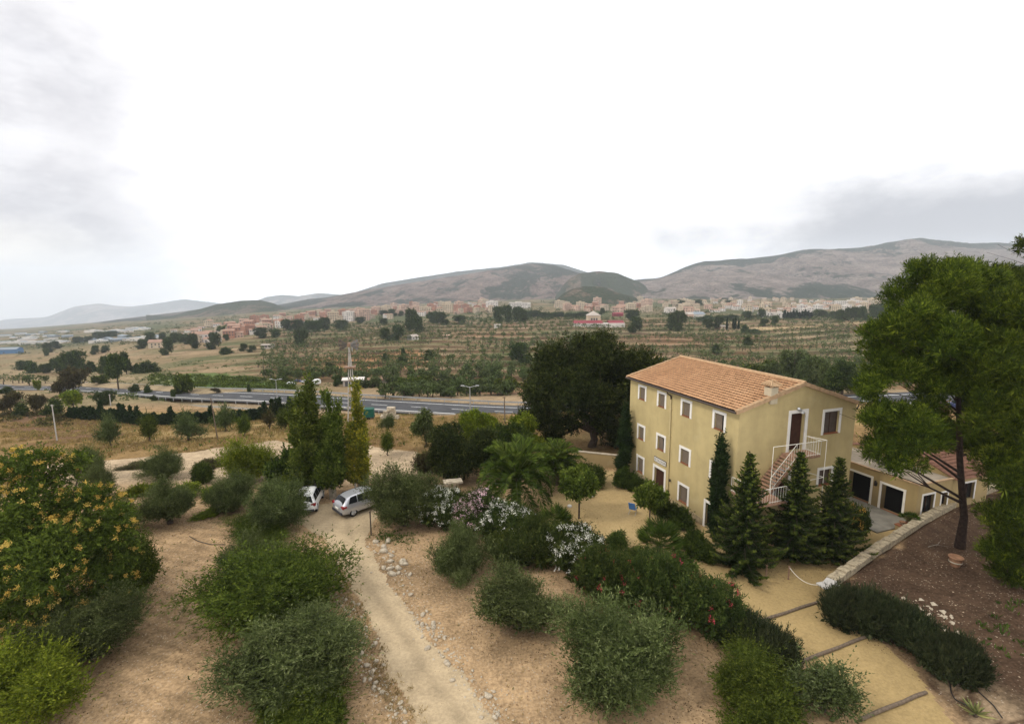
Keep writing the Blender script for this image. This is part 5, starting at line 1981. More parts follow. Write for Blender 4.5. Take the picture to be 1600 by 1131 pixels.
# small wall fittings
mb = MB()
mb.lathe([(.02, 0), (.07, .02), (.06, .2), (.02, .24)], 10, (-.12, 6.75, 1.9))
mb.build('wall_lamp', M['iron'], HOUSE)

# ---------------------------------------------------------------- annex with two garage doors and a flat roof
AN = empty('annex_building', tuple(C0 + HA * 14.9 - HB * 2.2), YAW)
tag(AN, 'low ochre annex with a flat roof and two wide dark doorways', 'building')
fa = lambda s, z: (0.0, s, z)
fb = lambda s, z: (s, 0.0, z)
opa = [window(AN, fa, (1, 0, 0), (.78, 2.72, 0.02, 2.28), 'doorway', .17, 'black', False, .5), window(AN, fa, (1, 0, 0), (3.25, 5.4, 0.02, 2.42), 'doorway', .17, 'black', False, .5)]
opb = [window(AN, fb, (0, 1, 0), (.5, 2.0, .62, 2.2), 'window', .14, 'glass', False), window(AN, fb, (0, 1, 0), (2.6, 3.5, .95, 2.1), 'window', .13, 'glass', False)]
mb = MB()
wall_openings(mb, fa, (1, 0, 0), 9.4, -.3, 2.93, opa, .55)
wall_openings(mb, fb, (0, 1, 0), 3.85, -.3, 2.93, opb, .24)
mb.poly([(3.85, 0, -.3), (3.85, 9.4, -.3), (3.85, 9.4, 2.93), (3.85, 0, 2.93)])
mb.poly([(0, 9.4, -.3), (3.85, 9.4, -.3), (3.85, 9.4, 2.93), (0, 9.4, 2.93)])
mb.build('wall', M['stucco_annex'], AN)
mb = MB()
mb.box(.06, .06, 2.86, 3.8, 9.34, 2.95)
mb.build('roof', M['concrete'], AN)
mb = MB()
mb.box(-.07, -.07, 2.935, .10, 9.4, 3.02)
mb.box(.102, -.07, 2.935, 3.9, .10, 3.02)
mb.build('coping', M['verge'], AN)
for y0, y1 in ((.95, 2.55), (3.42, 5.23)):
    mb = MB()
    mb.box(-.06, y0, -.02, .3, y1, .045)
    mb.build('doorstep', M['terracotta'], AN)
mb = MB()
mb.box(-.2, 2.92, 1.78, -.01, 3.06, 2.06)
mb.lathe([(.02, 0), (.09, .03), (.07, .12), (.02, .16)], 8, (-.14, 2.99, 2.06))
mb.build('wall_lamp', M['iron'], AN)
# tiled wing to the right of the annex
WG = empty('tiled_outbuilding', tuple(C0 + HA * 18.78 - HB * 2.2), YAW)
tag(WG, 'low outbuilding with an old red tiled roof at the right end of the annex', 'building')
opw = [window(WG, fb, (0, 1, 0), (1.25, 2.75, 1.0, 2.5), 'window', .14, 'glass', False)]
mb = MB()
wall_openings(mb, fb, (0, 1, 0), 4.3, -.3, 2.9, opw, .24)
mb.poly([(0, 0, -.3), (0, 8.0, -.3), (0, 8.0, 3.2), (0, 4, 4.3), (0, 0, 2.9)])
mb.poly([(4.3, 0, -.3), (4.3, 8.0, -.3), (4.3, 8.0, 3.2), (4.3, 4, 4.3), (4.3, 0, 2.9)])
mb.poly([(0, 8, -.3), (4.3, 8, -.3), (4.3, 8, 3.2), (0, 8, 3.2)])
mb.build('wall', M['stucco_annex'], WG)
Va, Qa = tile_roof(-.35, 2.85, 4.0, 4.36, -.1, 4.7)
Vb, Qb = tile_roof(8.35, 3.05, 4.0, 4.36, -.1, 4.7)
Va, Vb = Va[:, [1, 0, 2]], Vb[:, [1, 0, 2]]
link('roof', raw_mesh('roof', np.concatenate([Va, Vb]), np.concatenate([Qa, Qb + len(Va)]), M['redtile']), WG)
# rear wing seen past the house's right corner
RW = empty('rear_wing', tuple(C0 + HA * 12.2 + HB * 8.6), YAW)
tag(RW, 'ochre wing with a red tiled roof and one window behind the flat-roofed annex', 'building')
opr = [window(RW, fb, (0, 1, 0), (1.0, 2.2, 2.3, 4.0), 'window', .16, 'black', True)]
mb = MB()
wall_openings(mb, fb, (0, 1, 0), 7.0, -.3, 4.7, opr, .24)
mb.poly([(0, 0, -.3), (0, 7, -.3), (0, 7, 4.7), (0, 3.5, 6.9), (0, 0, 4.7)])
mb.poly([(7, 0, -.3), (7, 7, -.3), (7, 7, 4.7), (7, 3.5, 6.9), (7, 0, 4.7)])
mb.poly([(0, 7, -.3), (7, 7, -.3), (7, 7, 4.7), (0, 7, 4.7)])
mb.build('wall', M['stucco_annex'], RW)
Va, Qa = tile_roof(-.4, 4.5, 3.5, 6.95, -.3, 7.2)
Vb, Qb = tile_roof(7.4, 4.5, 3.5, 6.95, -.3, 7.2)
Va, Vb = Va[:, [1, 0, 2]], Vb[:, [1, 0, 2]]
link('roof', raw_mesh('roof', np.concatenate([Va, Vb]), np.concatenate([Qa, Qb + len(Va)]), M['redtile']), RW)

# terrace, planter, stone wall
mb = MB()
mb.box(10.8, -2.35, -.2, 14.84, 6.5, .10)
ter = mb.build('terrace', M['paving'])
ter.location = tuple(C0)
ter.rotation_euler = (0, 0, YAW)
tag(ter, kind='structure')


def hloc(a, b_, z=0.0):
    return tuple(C0 + HA * a + HB * b_ + np.array((0, 0, z)))


pl = empty('planter_box', hloc(12.5, -2.95), YAW)
tag(pl, 'rendered planter box with terracotta coping at the terrace edge', 'planter')
mb = MB()
mb.box(0, 0, -.1, 2.6, .55, .42)
mb.build('trough', M['stucco_annex'], pl)
mb = MB()
mb.box(-.04, -.04, .42, 2.64, .59, .48)
mb.build('coping', M['terracotta'], pl)


def pot(loc, r, h, label, group=None, ring=True):
    o = empty('plant_pot', loc)
    tag(o, label, 'pot', group)
    mb = MB()
    mb.lathe([(r * .62, 0), (r * .8, h * .3), (r * .98, h * .8), (r, h * .86), (r * 1.12, h * .87), (r * 1.12, h), (r * .95, h), (r * .9, h * .85), (.01, h * .85)], 16)
    mb.build('body', M['pot'], o, True)
    mb = MB()
    mb.lathe([(r * .97, h * .42), (r * 1.02, h * .45), (r * 1.02, h * .52), (r * .99, h * .55)], 16)
    mb.build('band', M['stone'], o, True)
    return o


P = at(1492, 884)
pot(tuple(P), .34, .62, 'large terracotta pot at the foot of the tall pine')
for i, a in enumerate((12.8, 13.5, 14.4)):
    pot(hloc(a, -2.68, .48), .17, .26, ['left', 'middle', 'right'][i] + ' one of the small terracotta pots on the planter box', 'small pots on the planter')
put('fanpalm2', 'potted_palm', 'small spiky palm growing from the planter box', 'plant', None, hloc(13.6, -2.66, .5), 1.3, .8)

wl = empty('stone_wall', (WALL[0, 0], WALL[0, 1], 0))
tag(wl, 'low rubble stone wall with a pale coping curving from the annex to the path', 'wall')
mb, cp_ = MB(), MB()
pts = [WALL[0]]
for p, q in zip(WALL[:-1], WALL[1:]):
    n = max(2, int(np.linalg.norm(q - p) / .5))
    for k in range(1, n + 1):
        pts.append(p + (q - p) * k / n)
pts = np.array(pts)
T = norm(np.gradient(pts, axis=0))
N2 = np.stack([T[:, 1], -T[:, 0]], -1)
rw = np.random.default_rng(77)
hz = .95 + rw.normal(0, .03, len(pts))
wd = .22 + rw.normal(0, .02, len(pts))
for i in range(len(pts) - 1):
    a, b2 = pts[i] - WALL[0], pts[i + 1] - WALL[0]
    na, nb = N2[i], N2[i + 1]
    sec = []
    for c, n_, w_, h_ in ((a, na, wd[i], hz[i]), (b2, nb, wd[i + 1], hz[i + 1])):
        sec.append([(c[0] - n_[0] * w_, c[1] - n_[1] * w_, -.3), (c[0] - n_[0] * w_, c[1] - n_[1] * w_, h_ - .08), (c[0] + n_[0] * w_, c[1] + n_[1] * w_, h_ - .08), (c[0] + n_[0] * w_, c[1] + n_[1] * w_, -.3)])
    for k in range(3):
        mb.poly([sec[0][k], sec[1][k], sec[1][k + 1], sec[0][k + 1]])
    w2 = .27
    s2 = []
    for c, n_, h_ in ((a, na, hz[i]), (a + (b2 - a) * .97, nb, hz[i] + rw.normal(0, .01))):
        s2.append([(c[0] - n_[0] * w2, c[1] - n_[1] * w2, h_ - .08), (c[0] - n_[0] * w2, c[1] - n_[1] * w2, h_ - .01), (c[0], c[1], h_ + .015), (c[0] + n_[0] * w2, c[1] + n_[1] * w2, h_ - .01), (c[0] + n_[0] * w2, c[1] + n_[1] * w2, h_ - .08)])
    for k in range(4):
        cp_.poly([s2[0][k], s2[1][k], s2[1][k + 1], s2[0][k + 1]])
    cp_.poly(s2[0])
    cp_.poly(s2[1])
mb.build('wall_face', M['wallstone'], wl)
cp_.build('coping', M['wallstone'], wl)
pr = empty('wall_pillar', (17.75, 26.05, 0), .5)
tag(pr, 'short square pillar with a white slab where the stone wall ends', 'pillar')
mb = MB()
mb.box(-.42, -.36, -.2, .42, .36, .92)
mb.build('shaft', M['stucco_annex'], pr)
mb = MB()
mb.box(-.62, -.34, .92, .52, .28, .99, rz=-.25)
mb.box(-.2, -.2, .99, .5, .3, 1.05, rz=.2)
mb.build('slab', M['post'], pr)
mb = MB()
for p_, nm in (((15.3, 28.1), 'short rusty post under the left fir'), ((16.6, 28.0), 'short rusty post holding the end of the white rope')):
    m2 = MB()
    m2.box(p_[0] - .035, p_[1] - .035, -.2, p_[0] + .035, p_[1] + .035, .85)
    m2.box(p_[0] - .05, p_[1] - .05, .85, p_[0] + .05, p_[1] + .05, .89)
    tag(m2.build('rope_post', M['rust']), nm, 'post', 'posts of the rope barrier')
a, b2 = np.array((16.6, 28.0, .82)), np.array((17.6, 26.3, .80))
s = np.linspace(0, 1, 14)
mb.tube([a + (b2 - a) * t + np.array((0, 0, -.42 * 4 * t * (1 - t))) for t in s], .02, 6)
tag(mb.build('barrier_rope', M['rope'], None, True), 'white rope hanging between a rusty post and the wall pillar', 'rope')
for i, (p, q, lab) in enumerate([((12.9, 24.1), (17.1, 25.75), 'farthest of the three timber steps across the gravel path'), ((13.4, 21.2), (18.1, 23.05), 'middle one of the three timber steps across the gravel path'), ((14.2, 18.1), (18.0, 19.45), 'nearest of the three timber steps across the gravel path')]):
    p, q = np.array(p), np.array(q)
    d = q - p
    o = empty('timber_step', (p[0], p[1], 0), math.atan2(d[1], d[0]))
    tag(o, lab, 'step', 'timber steps of the gravel path')
    l = float(np.linalg.norm(d))
    cut = l * (.45 + .1 * i)
    for x0, x1, dz, dr in ((0, cut, 0, .0), (cut + .03, l, -.02, .02)):
        mb = MB()
        z0 = .02 + dz
        mb.tube([(x0, dr, z0 + .06), (x0 + .02, dr, z0 + .07), ((x0 + x1) / 2, dr + .02, z0 + .075), (x1 - .02, dr, z0 + .07), (x1, dr, z0 + .06)], [.05, .075, .08, .075, .06], 8)
        mb.build('log', M['timber'], o)

# ---------------------------------------------------------------- courtyard things
CH = empty('folding_chair', (9.35, 36.9, 0), 2.6)
tag(CH, 'blue folding garden chair alone on the courtyard gravel', 'chair')
mb = MB()
mb.box(-.24, -.22, .41, .24, .22, .44)
mb.build('seat', M['blue'], CH)
mb = MB()
mb.prism([(.20, .44), (.23, .43), (.47, 1.02), (.44, 1.03)], 0, -.24, .24)
mb.build('backrest', M['blue'], CH)
for sx in (-1, 1):
    mb = MB()
    mb.tube([(sx * .26, -.26, 0), (sx * .26, .22, .45), (sx * .26, .47, 1.06)], .016, 6)
    mb.build('frame', M['steel'], CH)
    mb = MB()
    mb.tube([(sx * .25, .34, 0), (sx * .25, -.2, .43)], .016, 6)
    mb.build('leg', M['steel'], CH)
    mb = MB()
    mb.box(sx * .26 - .03, -.2, .63, sx * .26 + .03, .3, .65)
    mb.build('armrest', M['steel'], CH)
for x, y, lab in ((890, 792, 'white round stone on the courtyard left of the young tree'), (926, 777, 'small white stone on the courtyard behind the young tree')):
    P = at(x, y)
    mb = MB()
    mb.lathe([(.01, -.02), (.17, 0), (.2, .08), (.15, .17), (.01, .2)], 10, (P[0], P[1], 0))
    tag(mb.build('white_stone', M['white'], None, True), lab, 'stone')
P = at(708, 772)
sp = empty('stone_pillar', tuple(P), .3)
tag(sp, 'squat pale stone pillar with a wide top slab behind the oleanders', 'pillar')
mb = MB()
mb.box(-.42, -.36, -.3, .42, .36, 1.05)
mb.build('shaft', M['stone'], sp)
mb = MB()
mb.box(-.78, -.45, 1.05, .78, .45, 1.22)
mb.box(-.6, -.35, 1.22, -.1, .3, 1.30)
mb.build('slab', M['stone'], sp)
gw_ = empty('garden_wall', (6.2, 48.2, float(ground_z(6.2, 48.2))), -.33)
tag(gw_, 'plain ochre garden wall between the carob tree and the house', 'wall')
mb = MB()
mb.box(-1.2, -.12, -.8, 4.3, .12, 1.35)
mb.build('wall_face', M['stucco_annex'], gw_)
mb = MB()
mb.box(-1.25, -.17, 1.35, 4.35, .17, 1.43)
mb.build('coping', M['stone'], gw_)
P = at(580, 836)
mb = MB()
mb.box(P[0] - .035, P[1] - .035, -.2, P[0] + .035, P[1] + .035, 1.75)
mb.box(P[0] - .05, P[1] - .05, 1.75, P[0] + .05, P[1] + .05, 1.8)
tag(mb.build('track_post', M['iron']), 'thin dark post beside the olive at the end of the track', 'post')
P = at(537, 800)
mb = MB()
mb.tube([(P[0], P[1] + 3.2, -.2), (P[0], P[1] + 3.2, 3.0), (P[0], P[1] + 3.2, 3.1)], [.07, .07, .03], 8)
tag(mb.build('pale_post', M['post']), 'pale bare post between the green and the yellowing poplar', 'post')
# hoses
for lab, pl_ in (('thin black hose curving across the grove clearing', [(296, 838), (310, 846), (330, 851), (352, 851)]), ('black hose from the lavender down to the agave', [(1484, 1066), (1486, 1082), (1492, 1093), (1512, 1103)]), ('black hose running down the dark bank at the lower right', [(1508, 1062), (1530, 1082), (1552, 1102), (1566, 1122)])):
    Ps = [at(*p) + (0, 0, .03) for p in pl_]
    Ps = [Ps[0] * (1 - t % 1) + 0 * Ps[0] if False else np.array([np.interp(t, range(len(Ps)), [q[j] for q in Ps]) for j in range(3)]) for t in np.linspace(0, len(Ps) - 1, 14)]
    mb = MB()
    mb.tube(Ps, .025, 6)
    tag(mb.build('hose', M['hose'], None, True), lab, 'hose')

# agave at the lower right
rng = np.random.default_rng(91)
P = at(1524, 1118)
n = 46
a = rng.random(n) * 6.28
e = rng.random(n) * 1.3 + .1
D = np.stack([np.cos(a) * np.cos(e), np.sin(a) * np.cos(e), np.sin(e)], -1)
Vv = leaves(np.repeat(np.array([[0, 0, .08]]), n, 0), D, .5 + .25 * rng.random(n), np.full(n, .075), rng)
ag = empty('agave_plant', tuple(P))
tag(ag, 'yellow-striped agave rosette in the bottom right corner', 'plant')
link('rosette', leaf_mesh('rosette', [(Vv, rng.random(n))], M['agave']), ag)
mb = MB()
mb.lathe([(.1, -.1), (.09, .06), (.02, .12)], 8)
mb.build('stem', M['bark'], ag)

# ---------------------------------------------------------------- stones along the track
def stone_mesh(seed):
    rng = np.random.default_rng(seed)
    bm_v = []
    nu, nv = 8, 5
    for i in range(nv + 1):
        th = math.pi * i / nv
        for j in range(nu):
            ph = 2 * math.pi * j / nu
            r = 1 + .38 * (rng.random() - .5)
            bm_v.append((r * math.sin(th) * math.cos(ph), r * math.sin(th) * math.sin(ph) * .8, r * math.cos(th) * .62))
    Q = [(i * nu + j, i * nu + (j + 1) % nu, (i + 1) * nu + (j + 1) % nu, (i + 1) * nu + j) for i in range(nv) for j in range(nu)]
    return raw_mesh('stone', bm_v, Q, M['stone'])


SM = [stone_mesh(400 + i) for i in range(6)]
rng = np.random.default_rng(93)
lines = [([(585, 850), (600, 862), (612, 885), (618, 905)], 34, .20, .45), ([(625, 925), (650, 962), (668, 985), (690, 1000)], 30, .13, .35), ([(690, 1000), (720, 1045), (745, 1075), (770, 1110), (785, 1131)], 26, .11, .3),
         ([(517, 880), (530, 915), (545, 960), (556, 990)], 34, .12, .3), ([(556, 985), (575, 1035), (592, 1070), (612, 1095), (630, 1131)], 34, .12, .35), ([(508, 860), (520, 880)], 10, .10, .3), ([(546, 935), (570, 985), (600, 1050)], 26, .11, .22), ([(655, 968), (690, 1012), (716, 1042)], 22, .12, .22)]
for pts_, n, s0, jit in lines:
    Pw = [at(*p) for p in pts_]
    for k in range(n):
        t = rng.random() * (len(Pw) - 1)
        q = np.array([np.interp(t, range(len(Pw)), [w[j] for w in Pw]) for j in range(3)]) + np.array([rng.normal(0, jit), rng.normal(0, jit), 0])
        o = link('stone', SM[rng.integers(0, 6)])
        s = s0 * (.4 + rng.random() ** 2 * 1.15)
        o.location = (q[0], q[1], s * .25)
        o.rotation_euler = (rng.normal(0, .3), rng.normal(0, .3), rng.random() * 6)
        o.scale = (s, s, s)
        tag(o, 'loose pale stone in the row edging the dirt track', 'stone', 'stones edging the dirt track')


def scatter_stones(name, n, fn, smin, smax, seed, mat='stone'):
    rng = np.random.default_rng(seed)
    XY = fn(rng, n)
    n = len(XY)
    s = smin + (smax - smin) * rng.random(n) ** 3
    base = np.array([(1, 0, 0), (-.5, .87, 0), (-.5, -.87, 0), (.1, .1, .8)], float)
    V = base[None] * (1 + .5 * (rng.random((n, 4, 3)) - .5)) * s[:, None, None]
    a = rng.random(n) * 6.28
    ca, sa = np.cos(a), np.sin(a)
    X = V[..., 0] * ca[:, None] - V[..., 1] * sa[:, None] + XY[:, 0, None]
    Y = V[..., 0] * sa[:, None] + V[..., 1] * ca[:, None] + XY[:, 1, None]
    Z = V[..., 2] + ground_z(XY[:, 0], XY[:, 1])[:, None] + .006
    V = np.stack([X, Y, Z], -1).reshape(-1, 3)
    i = np.arange(n)[:, None] * 4
    Q = np.concatenate([i + (0, 1, 3), i + (1, 2, 3), i + (2, 0, 3)])
    tag(link(name, raw_mesh(name, V, Q, M[mat])), kind='stuff')


def along(line, wid):
    Pw = np.array([at(*p) for p in line])

    def fn(rng, n):
        t = rng.random(n) * (len(Pw) - 1)
        x = np.interp(t, range(len(Pw)), Pw[:, 0]) + rng.normal(0, wid, n)
        y = np.interp(t, range(len(Pw)), Pw[:, 1]) + rng.normal(0, wid, n)
        return np.stack([x, y], -1)
    return fn


def grove(rng, n):
    x = rng.uniform(-26, 8, n)
    y = rng.uniform(13, 40, n)
    k = ~inpoly(x, y, TRACK) & (x < 6 - .15 * (y - 13)) & (rng.random(n) < .35 + .65 * (vnoise(x / 3., y / 3., 3) > .5))
    return np.stack([x, y], -1)[k]


def bank(rng, n):
    x = rng.uniform(16, 36, n)
    y = rng.uniform(14, 36, n)
    k = wall_side(x, y) > .5
    return np.stack([x, y], -1)[k]


M['pebble'] = plain('pebble', (.38, .30, .215), .9, .15, .3, 3)
scatter_stones('pebbles', 26000, grove, .012, .055, 95, 'pebble')
scatter_stones('rubble', 700, along([(585, 850), (612, 885), (650, 962), (690, 1000), (745, 1075), (785, 1131)], .35), .015, .10, 96)
scatter_stones('rubble', 700, along([(508, 860), (530, 915), (556, 990), (592, 1070), (630, 1131)], .35), .015, .10, 97)
scatter_stones('bank_pebbles', 600, bank, .015, .06, 98, 'pebble')
scatter_stones('bank_rubble', 36, along([(1405, 935), (1440, 945), (1450, 955), (1490, 970), (1475, 985)], .35), .04, .2, 99)


def tufts(name, mat, fn, n, h, seed, per=7, wd=.05):
    rng = np.random.default_rng(seed)
    XY = fn(rng, n)
    n = len(XY)
    base = np.stack([XY[:, 0], XY[:, 1], ground_z(XY[:, 0], XY[:, 1])], -1)
    s = h * (.4 + .9 * rng.random(n))
    p = np.repeat(base, per, 0) + rng.normal(0, 1, (n * per, 3)) * np.repeat(s, per)[:, None] * (.35, .35, 0)
    d = norm(rng.normal(size=(n * per, 3)) * (.55, .55, .2) + (0, 0, 1))
    V = leaves(p, d, np.repeat(s, per) * (.6 + .7 * rng.random(n * per)), np.full(n * per, wd), rng)
    t = np.clip(np.repeat(rng.random(n), per) * .7 + .3 * rng.random(n * per), 0, 1)
    tag(link(name, leaf_mesh(name, [(V, t)], M[mat])), kind='stuff')


def slope(rng, n):
    y = 45 + 60 * rng.random(n) ** .8
    u = rng.uniform(-1.08, .12, n)
    x = u * y
    P_ = np.stack([x, y, ground_z(x, y)], -1) - O
    k = P_ @ FW
    px = 800 + F * (P_ @ RT) / k
    py = 565.5 - F * (P_ @ UP) / k
    ok = ~inpoly(px, py, [(60, 728), (240, 714), (360, 699), (440, 690), (640, 700), (700, 735), (640, 765), (60, 775)]) & (fbm(x / 6, y / 6, 13, 3) > .42)
    return np.stack([x, y], -1)[ok]


tufts('dry_grass', 'drygrass', slope, 15000, .42, 101, 7, .07)
tufts('weeds', 'weed', slope, 700, .5, 102, 8, .1)
tufts('weeds', 'weed', along([(595, 838), (640, 842)], .5), 110, .22, 103)
tufts('dry_grass', 'drygrass', along([(508, 860), (535, 915), (562, 980), (600, 1061), (640, 1130)], .35), 420, .2, 104, 7, .03)
tufts('dry_grass', 'drygrass', grove, 2200, .12, 105, 6, .025)
tufts('weeds', 'weed', grove, 350, .12, 107, 6, .035)


def bankx(rng, n):
    x = rng.uniform(22, 32, n)
    y = rng.uniform(17, 25, n)
    k = (wall_side(x, y) > 3) & (vnoise(x / 1.5, y / 1.5, 5) > .62)
    return np.stack([x, y], -1)[k]


tufts('weeds', 'weed', bankx, 260, .3, 106, 8, .08)

# leaf litter under the near crowns, their shade partly put into its colour, and loose clods of the ploughed soil
def litter(rng, n):
    T_ = np.array(NEAR)
    i = rng.choice(len(T_), n, p=T_[:, 2] ** 2 / (T_[:, 2] ** 2).sum())
    r = T_[i, 2] * 1.25 * np.sqrt(rng.random(n))
    a = rng.random(n) * 6.28
    x, y = T_[i, 0] + np.cos(a) * r, T_[i, 1] + np.sin(a) * r
    k = ~inpoly(x, y, TRACK)
    return np.stack([x, y], -1)[k]


rng = np.random.default_rng(111)
XY = litter(rng, 30000)
nn_ = len(XY)
pp = np.stack([XY[:, 0], XY[:, 1], ground_z(XY[:, 0], XY[:, 1]) + .015], -1)
dd_ = norm(rng.normal(size=(nn_, 3)) * (1, 1, .25))
M['litter'] = leafmat('litter_and_shade', [(0, (.05, .028, .014)), (.5, (.10, .058, .03)), (1, (.17, .11, .055))], .05, .02)
tag(link('litter_and_shade', leaf_mesh('litter_and_shade', [(leaves(pp, dd_, .05 + .07 * rng.random(nn_), .02 + .03 * rng.random(nn_), rng), rng.random(nn_))], M['litter'])), kind='stuff')
M['clod'] = plain('soil_clod', (.235, .15, .085), 1.0, .05, .35, 3)
scatter_stones('soil_clods', 12000, grove, .015, .07, 112, 'clod')
for lab, x, y, a, l in [('bare twig lying on the grove clearing', 300, 905, .4, 1.3), ('bare forked twig lying beside the track', 640, 905, 2.2, 1.1), ('dead branch lying on the dark pine bank', 1450, 855, .3, 1.8)]:
    P = at(x, y)
    mb = MB()
    mb.tube([P + (0, 0, .04), P + (l * .5 * math.cos(a), l * .5 * math.sin(a), .07), P + (l * math.cos(a + .2), l * math.sin(a + .2), .05)], [.02, .014, .004], 5)
    mb.tube([P + (l * .4 * math.cos(a), l * .4 * math.sin(a), .06), P + (l * .75 * math.cos(a - .4), l * .75 * math.sin(a - .4), .1)], [.011, .003], 5)
    tag(mb.build('fallen_twig', M['bark_pale']), lab, 'twig')

# ---------------------------------------------------------------- cars
def make_car_parts(kind='mpv'):
    S = [(-2.30, .42, .74, .80, .74, .72, .60), (-2.24, .30, .93, .97, .86, .82, .66), (-2.10, .26, 1.02, 1.10, .90, .86, .70), (-1.78, .24, 1.03, 1.54, .91, .87, .63), (-1.0, .24, 1.02, 1.64, .92, .88, .66), (0.1, .24, .99, 1.65, .92, .88, .66),
         (.75, .24, .96, 1.50, .92, .87, .62), (1.35, .25, .94, 1.03, .92, .84, .62), (1.95, .27, .86, .90, .88, .80, .55), (2.22, .32, .70, .74, .80, .70, .5), (2.30, .42, .58, .62, .70, .62, .45)]
    if kind == 'hatch':
        S = [(y * .88, a, b_ * .97, c * .93, d * .96, e * .96, f * .96) for y, a, b_, c, d, e, f in S]
    V = []
    for (y, zl, zb, zt, wl, wb, wr) in S:
        half = [(0, zt), (wr * .75, zt - .012), (wr, zt - .05), (wb, zb), (wl, (zb + zl) * .52), (wl * .98, zl + .1), (wl * .86, zl), (0, zl)]
        ring = [(x, y, z) for x, z in half] + [(-x, y, z) for x, z in half[-2:0:-1]]
        V += ring
    n = 14
    Q = [(i * n + j, i * n + (j + 1) % n, (i + 1) * n + (j + 1) % n, (i + 1) * n + j) for i in range(len(S) - 1) for j in range(n)]
    mb = MB()
    mb.v = V
    mb.f = Q + [tuple(range(n))[::-1], tuple(range((len(S) - 1) * n, len(S) * n))]
    mb.m = [0] * len(mb.f)
    k = .88 if kind == 'hatch' else 1
    kz = .93 if kind == 'hatch' else 1
    glass = {}
    g = MB()
    g.poly([(-.70, -2.11 * k, 1.07 * kz), (.70, -2.11 * k, 1.07 * kz), (.56, -1.84 * k, 1.50 * kz), (-.56, -1.84 * k, 1.50 * kz)])
    g.poly([(-.68, -2.075 * k, 1.07 * kz), (.68, -2.075 * k, 1.07 * kz), (.55, -1.80 * k, 1.50 * kz), (-.55, -1.80 * k, 1.50 * kz)])
    glass['rear_window'] = g
    g = MB()
    g.poly([(-.70, 1.28 * k, 1.05 * kz), (.70, 1.28 * k, 1.05 * kz), (.58, .68 * k, 1.56 * kz), (-.58, .68 * k, 1.56 * kz)])
    glass['windscreen'] = g
    sides = []
    for sx in (-1, 1):
        for pts_ in ([(-1.72, 1.08), (-1.02, 1.07), (-1.0, 1.56), (-1.5, 1.52)], [(-.94, 1.07), (-.05, 1.05), (-.05, 1.57), (-.92, 1.56)], [(.03, 1.05), (1.05, 1.02), (.58, 1.45), (.03, 1.57)]):
            g = MB()
            for off in (.012, .0):
                g.poly([(sx * ((.89 - (z - 1.0) * .40) * (.97 if kind == 'hatch' else 1) + off), y * k, z * kz) for y, z in pts_])
            sides.append(g)
    return mb, glass, sides, k, kz


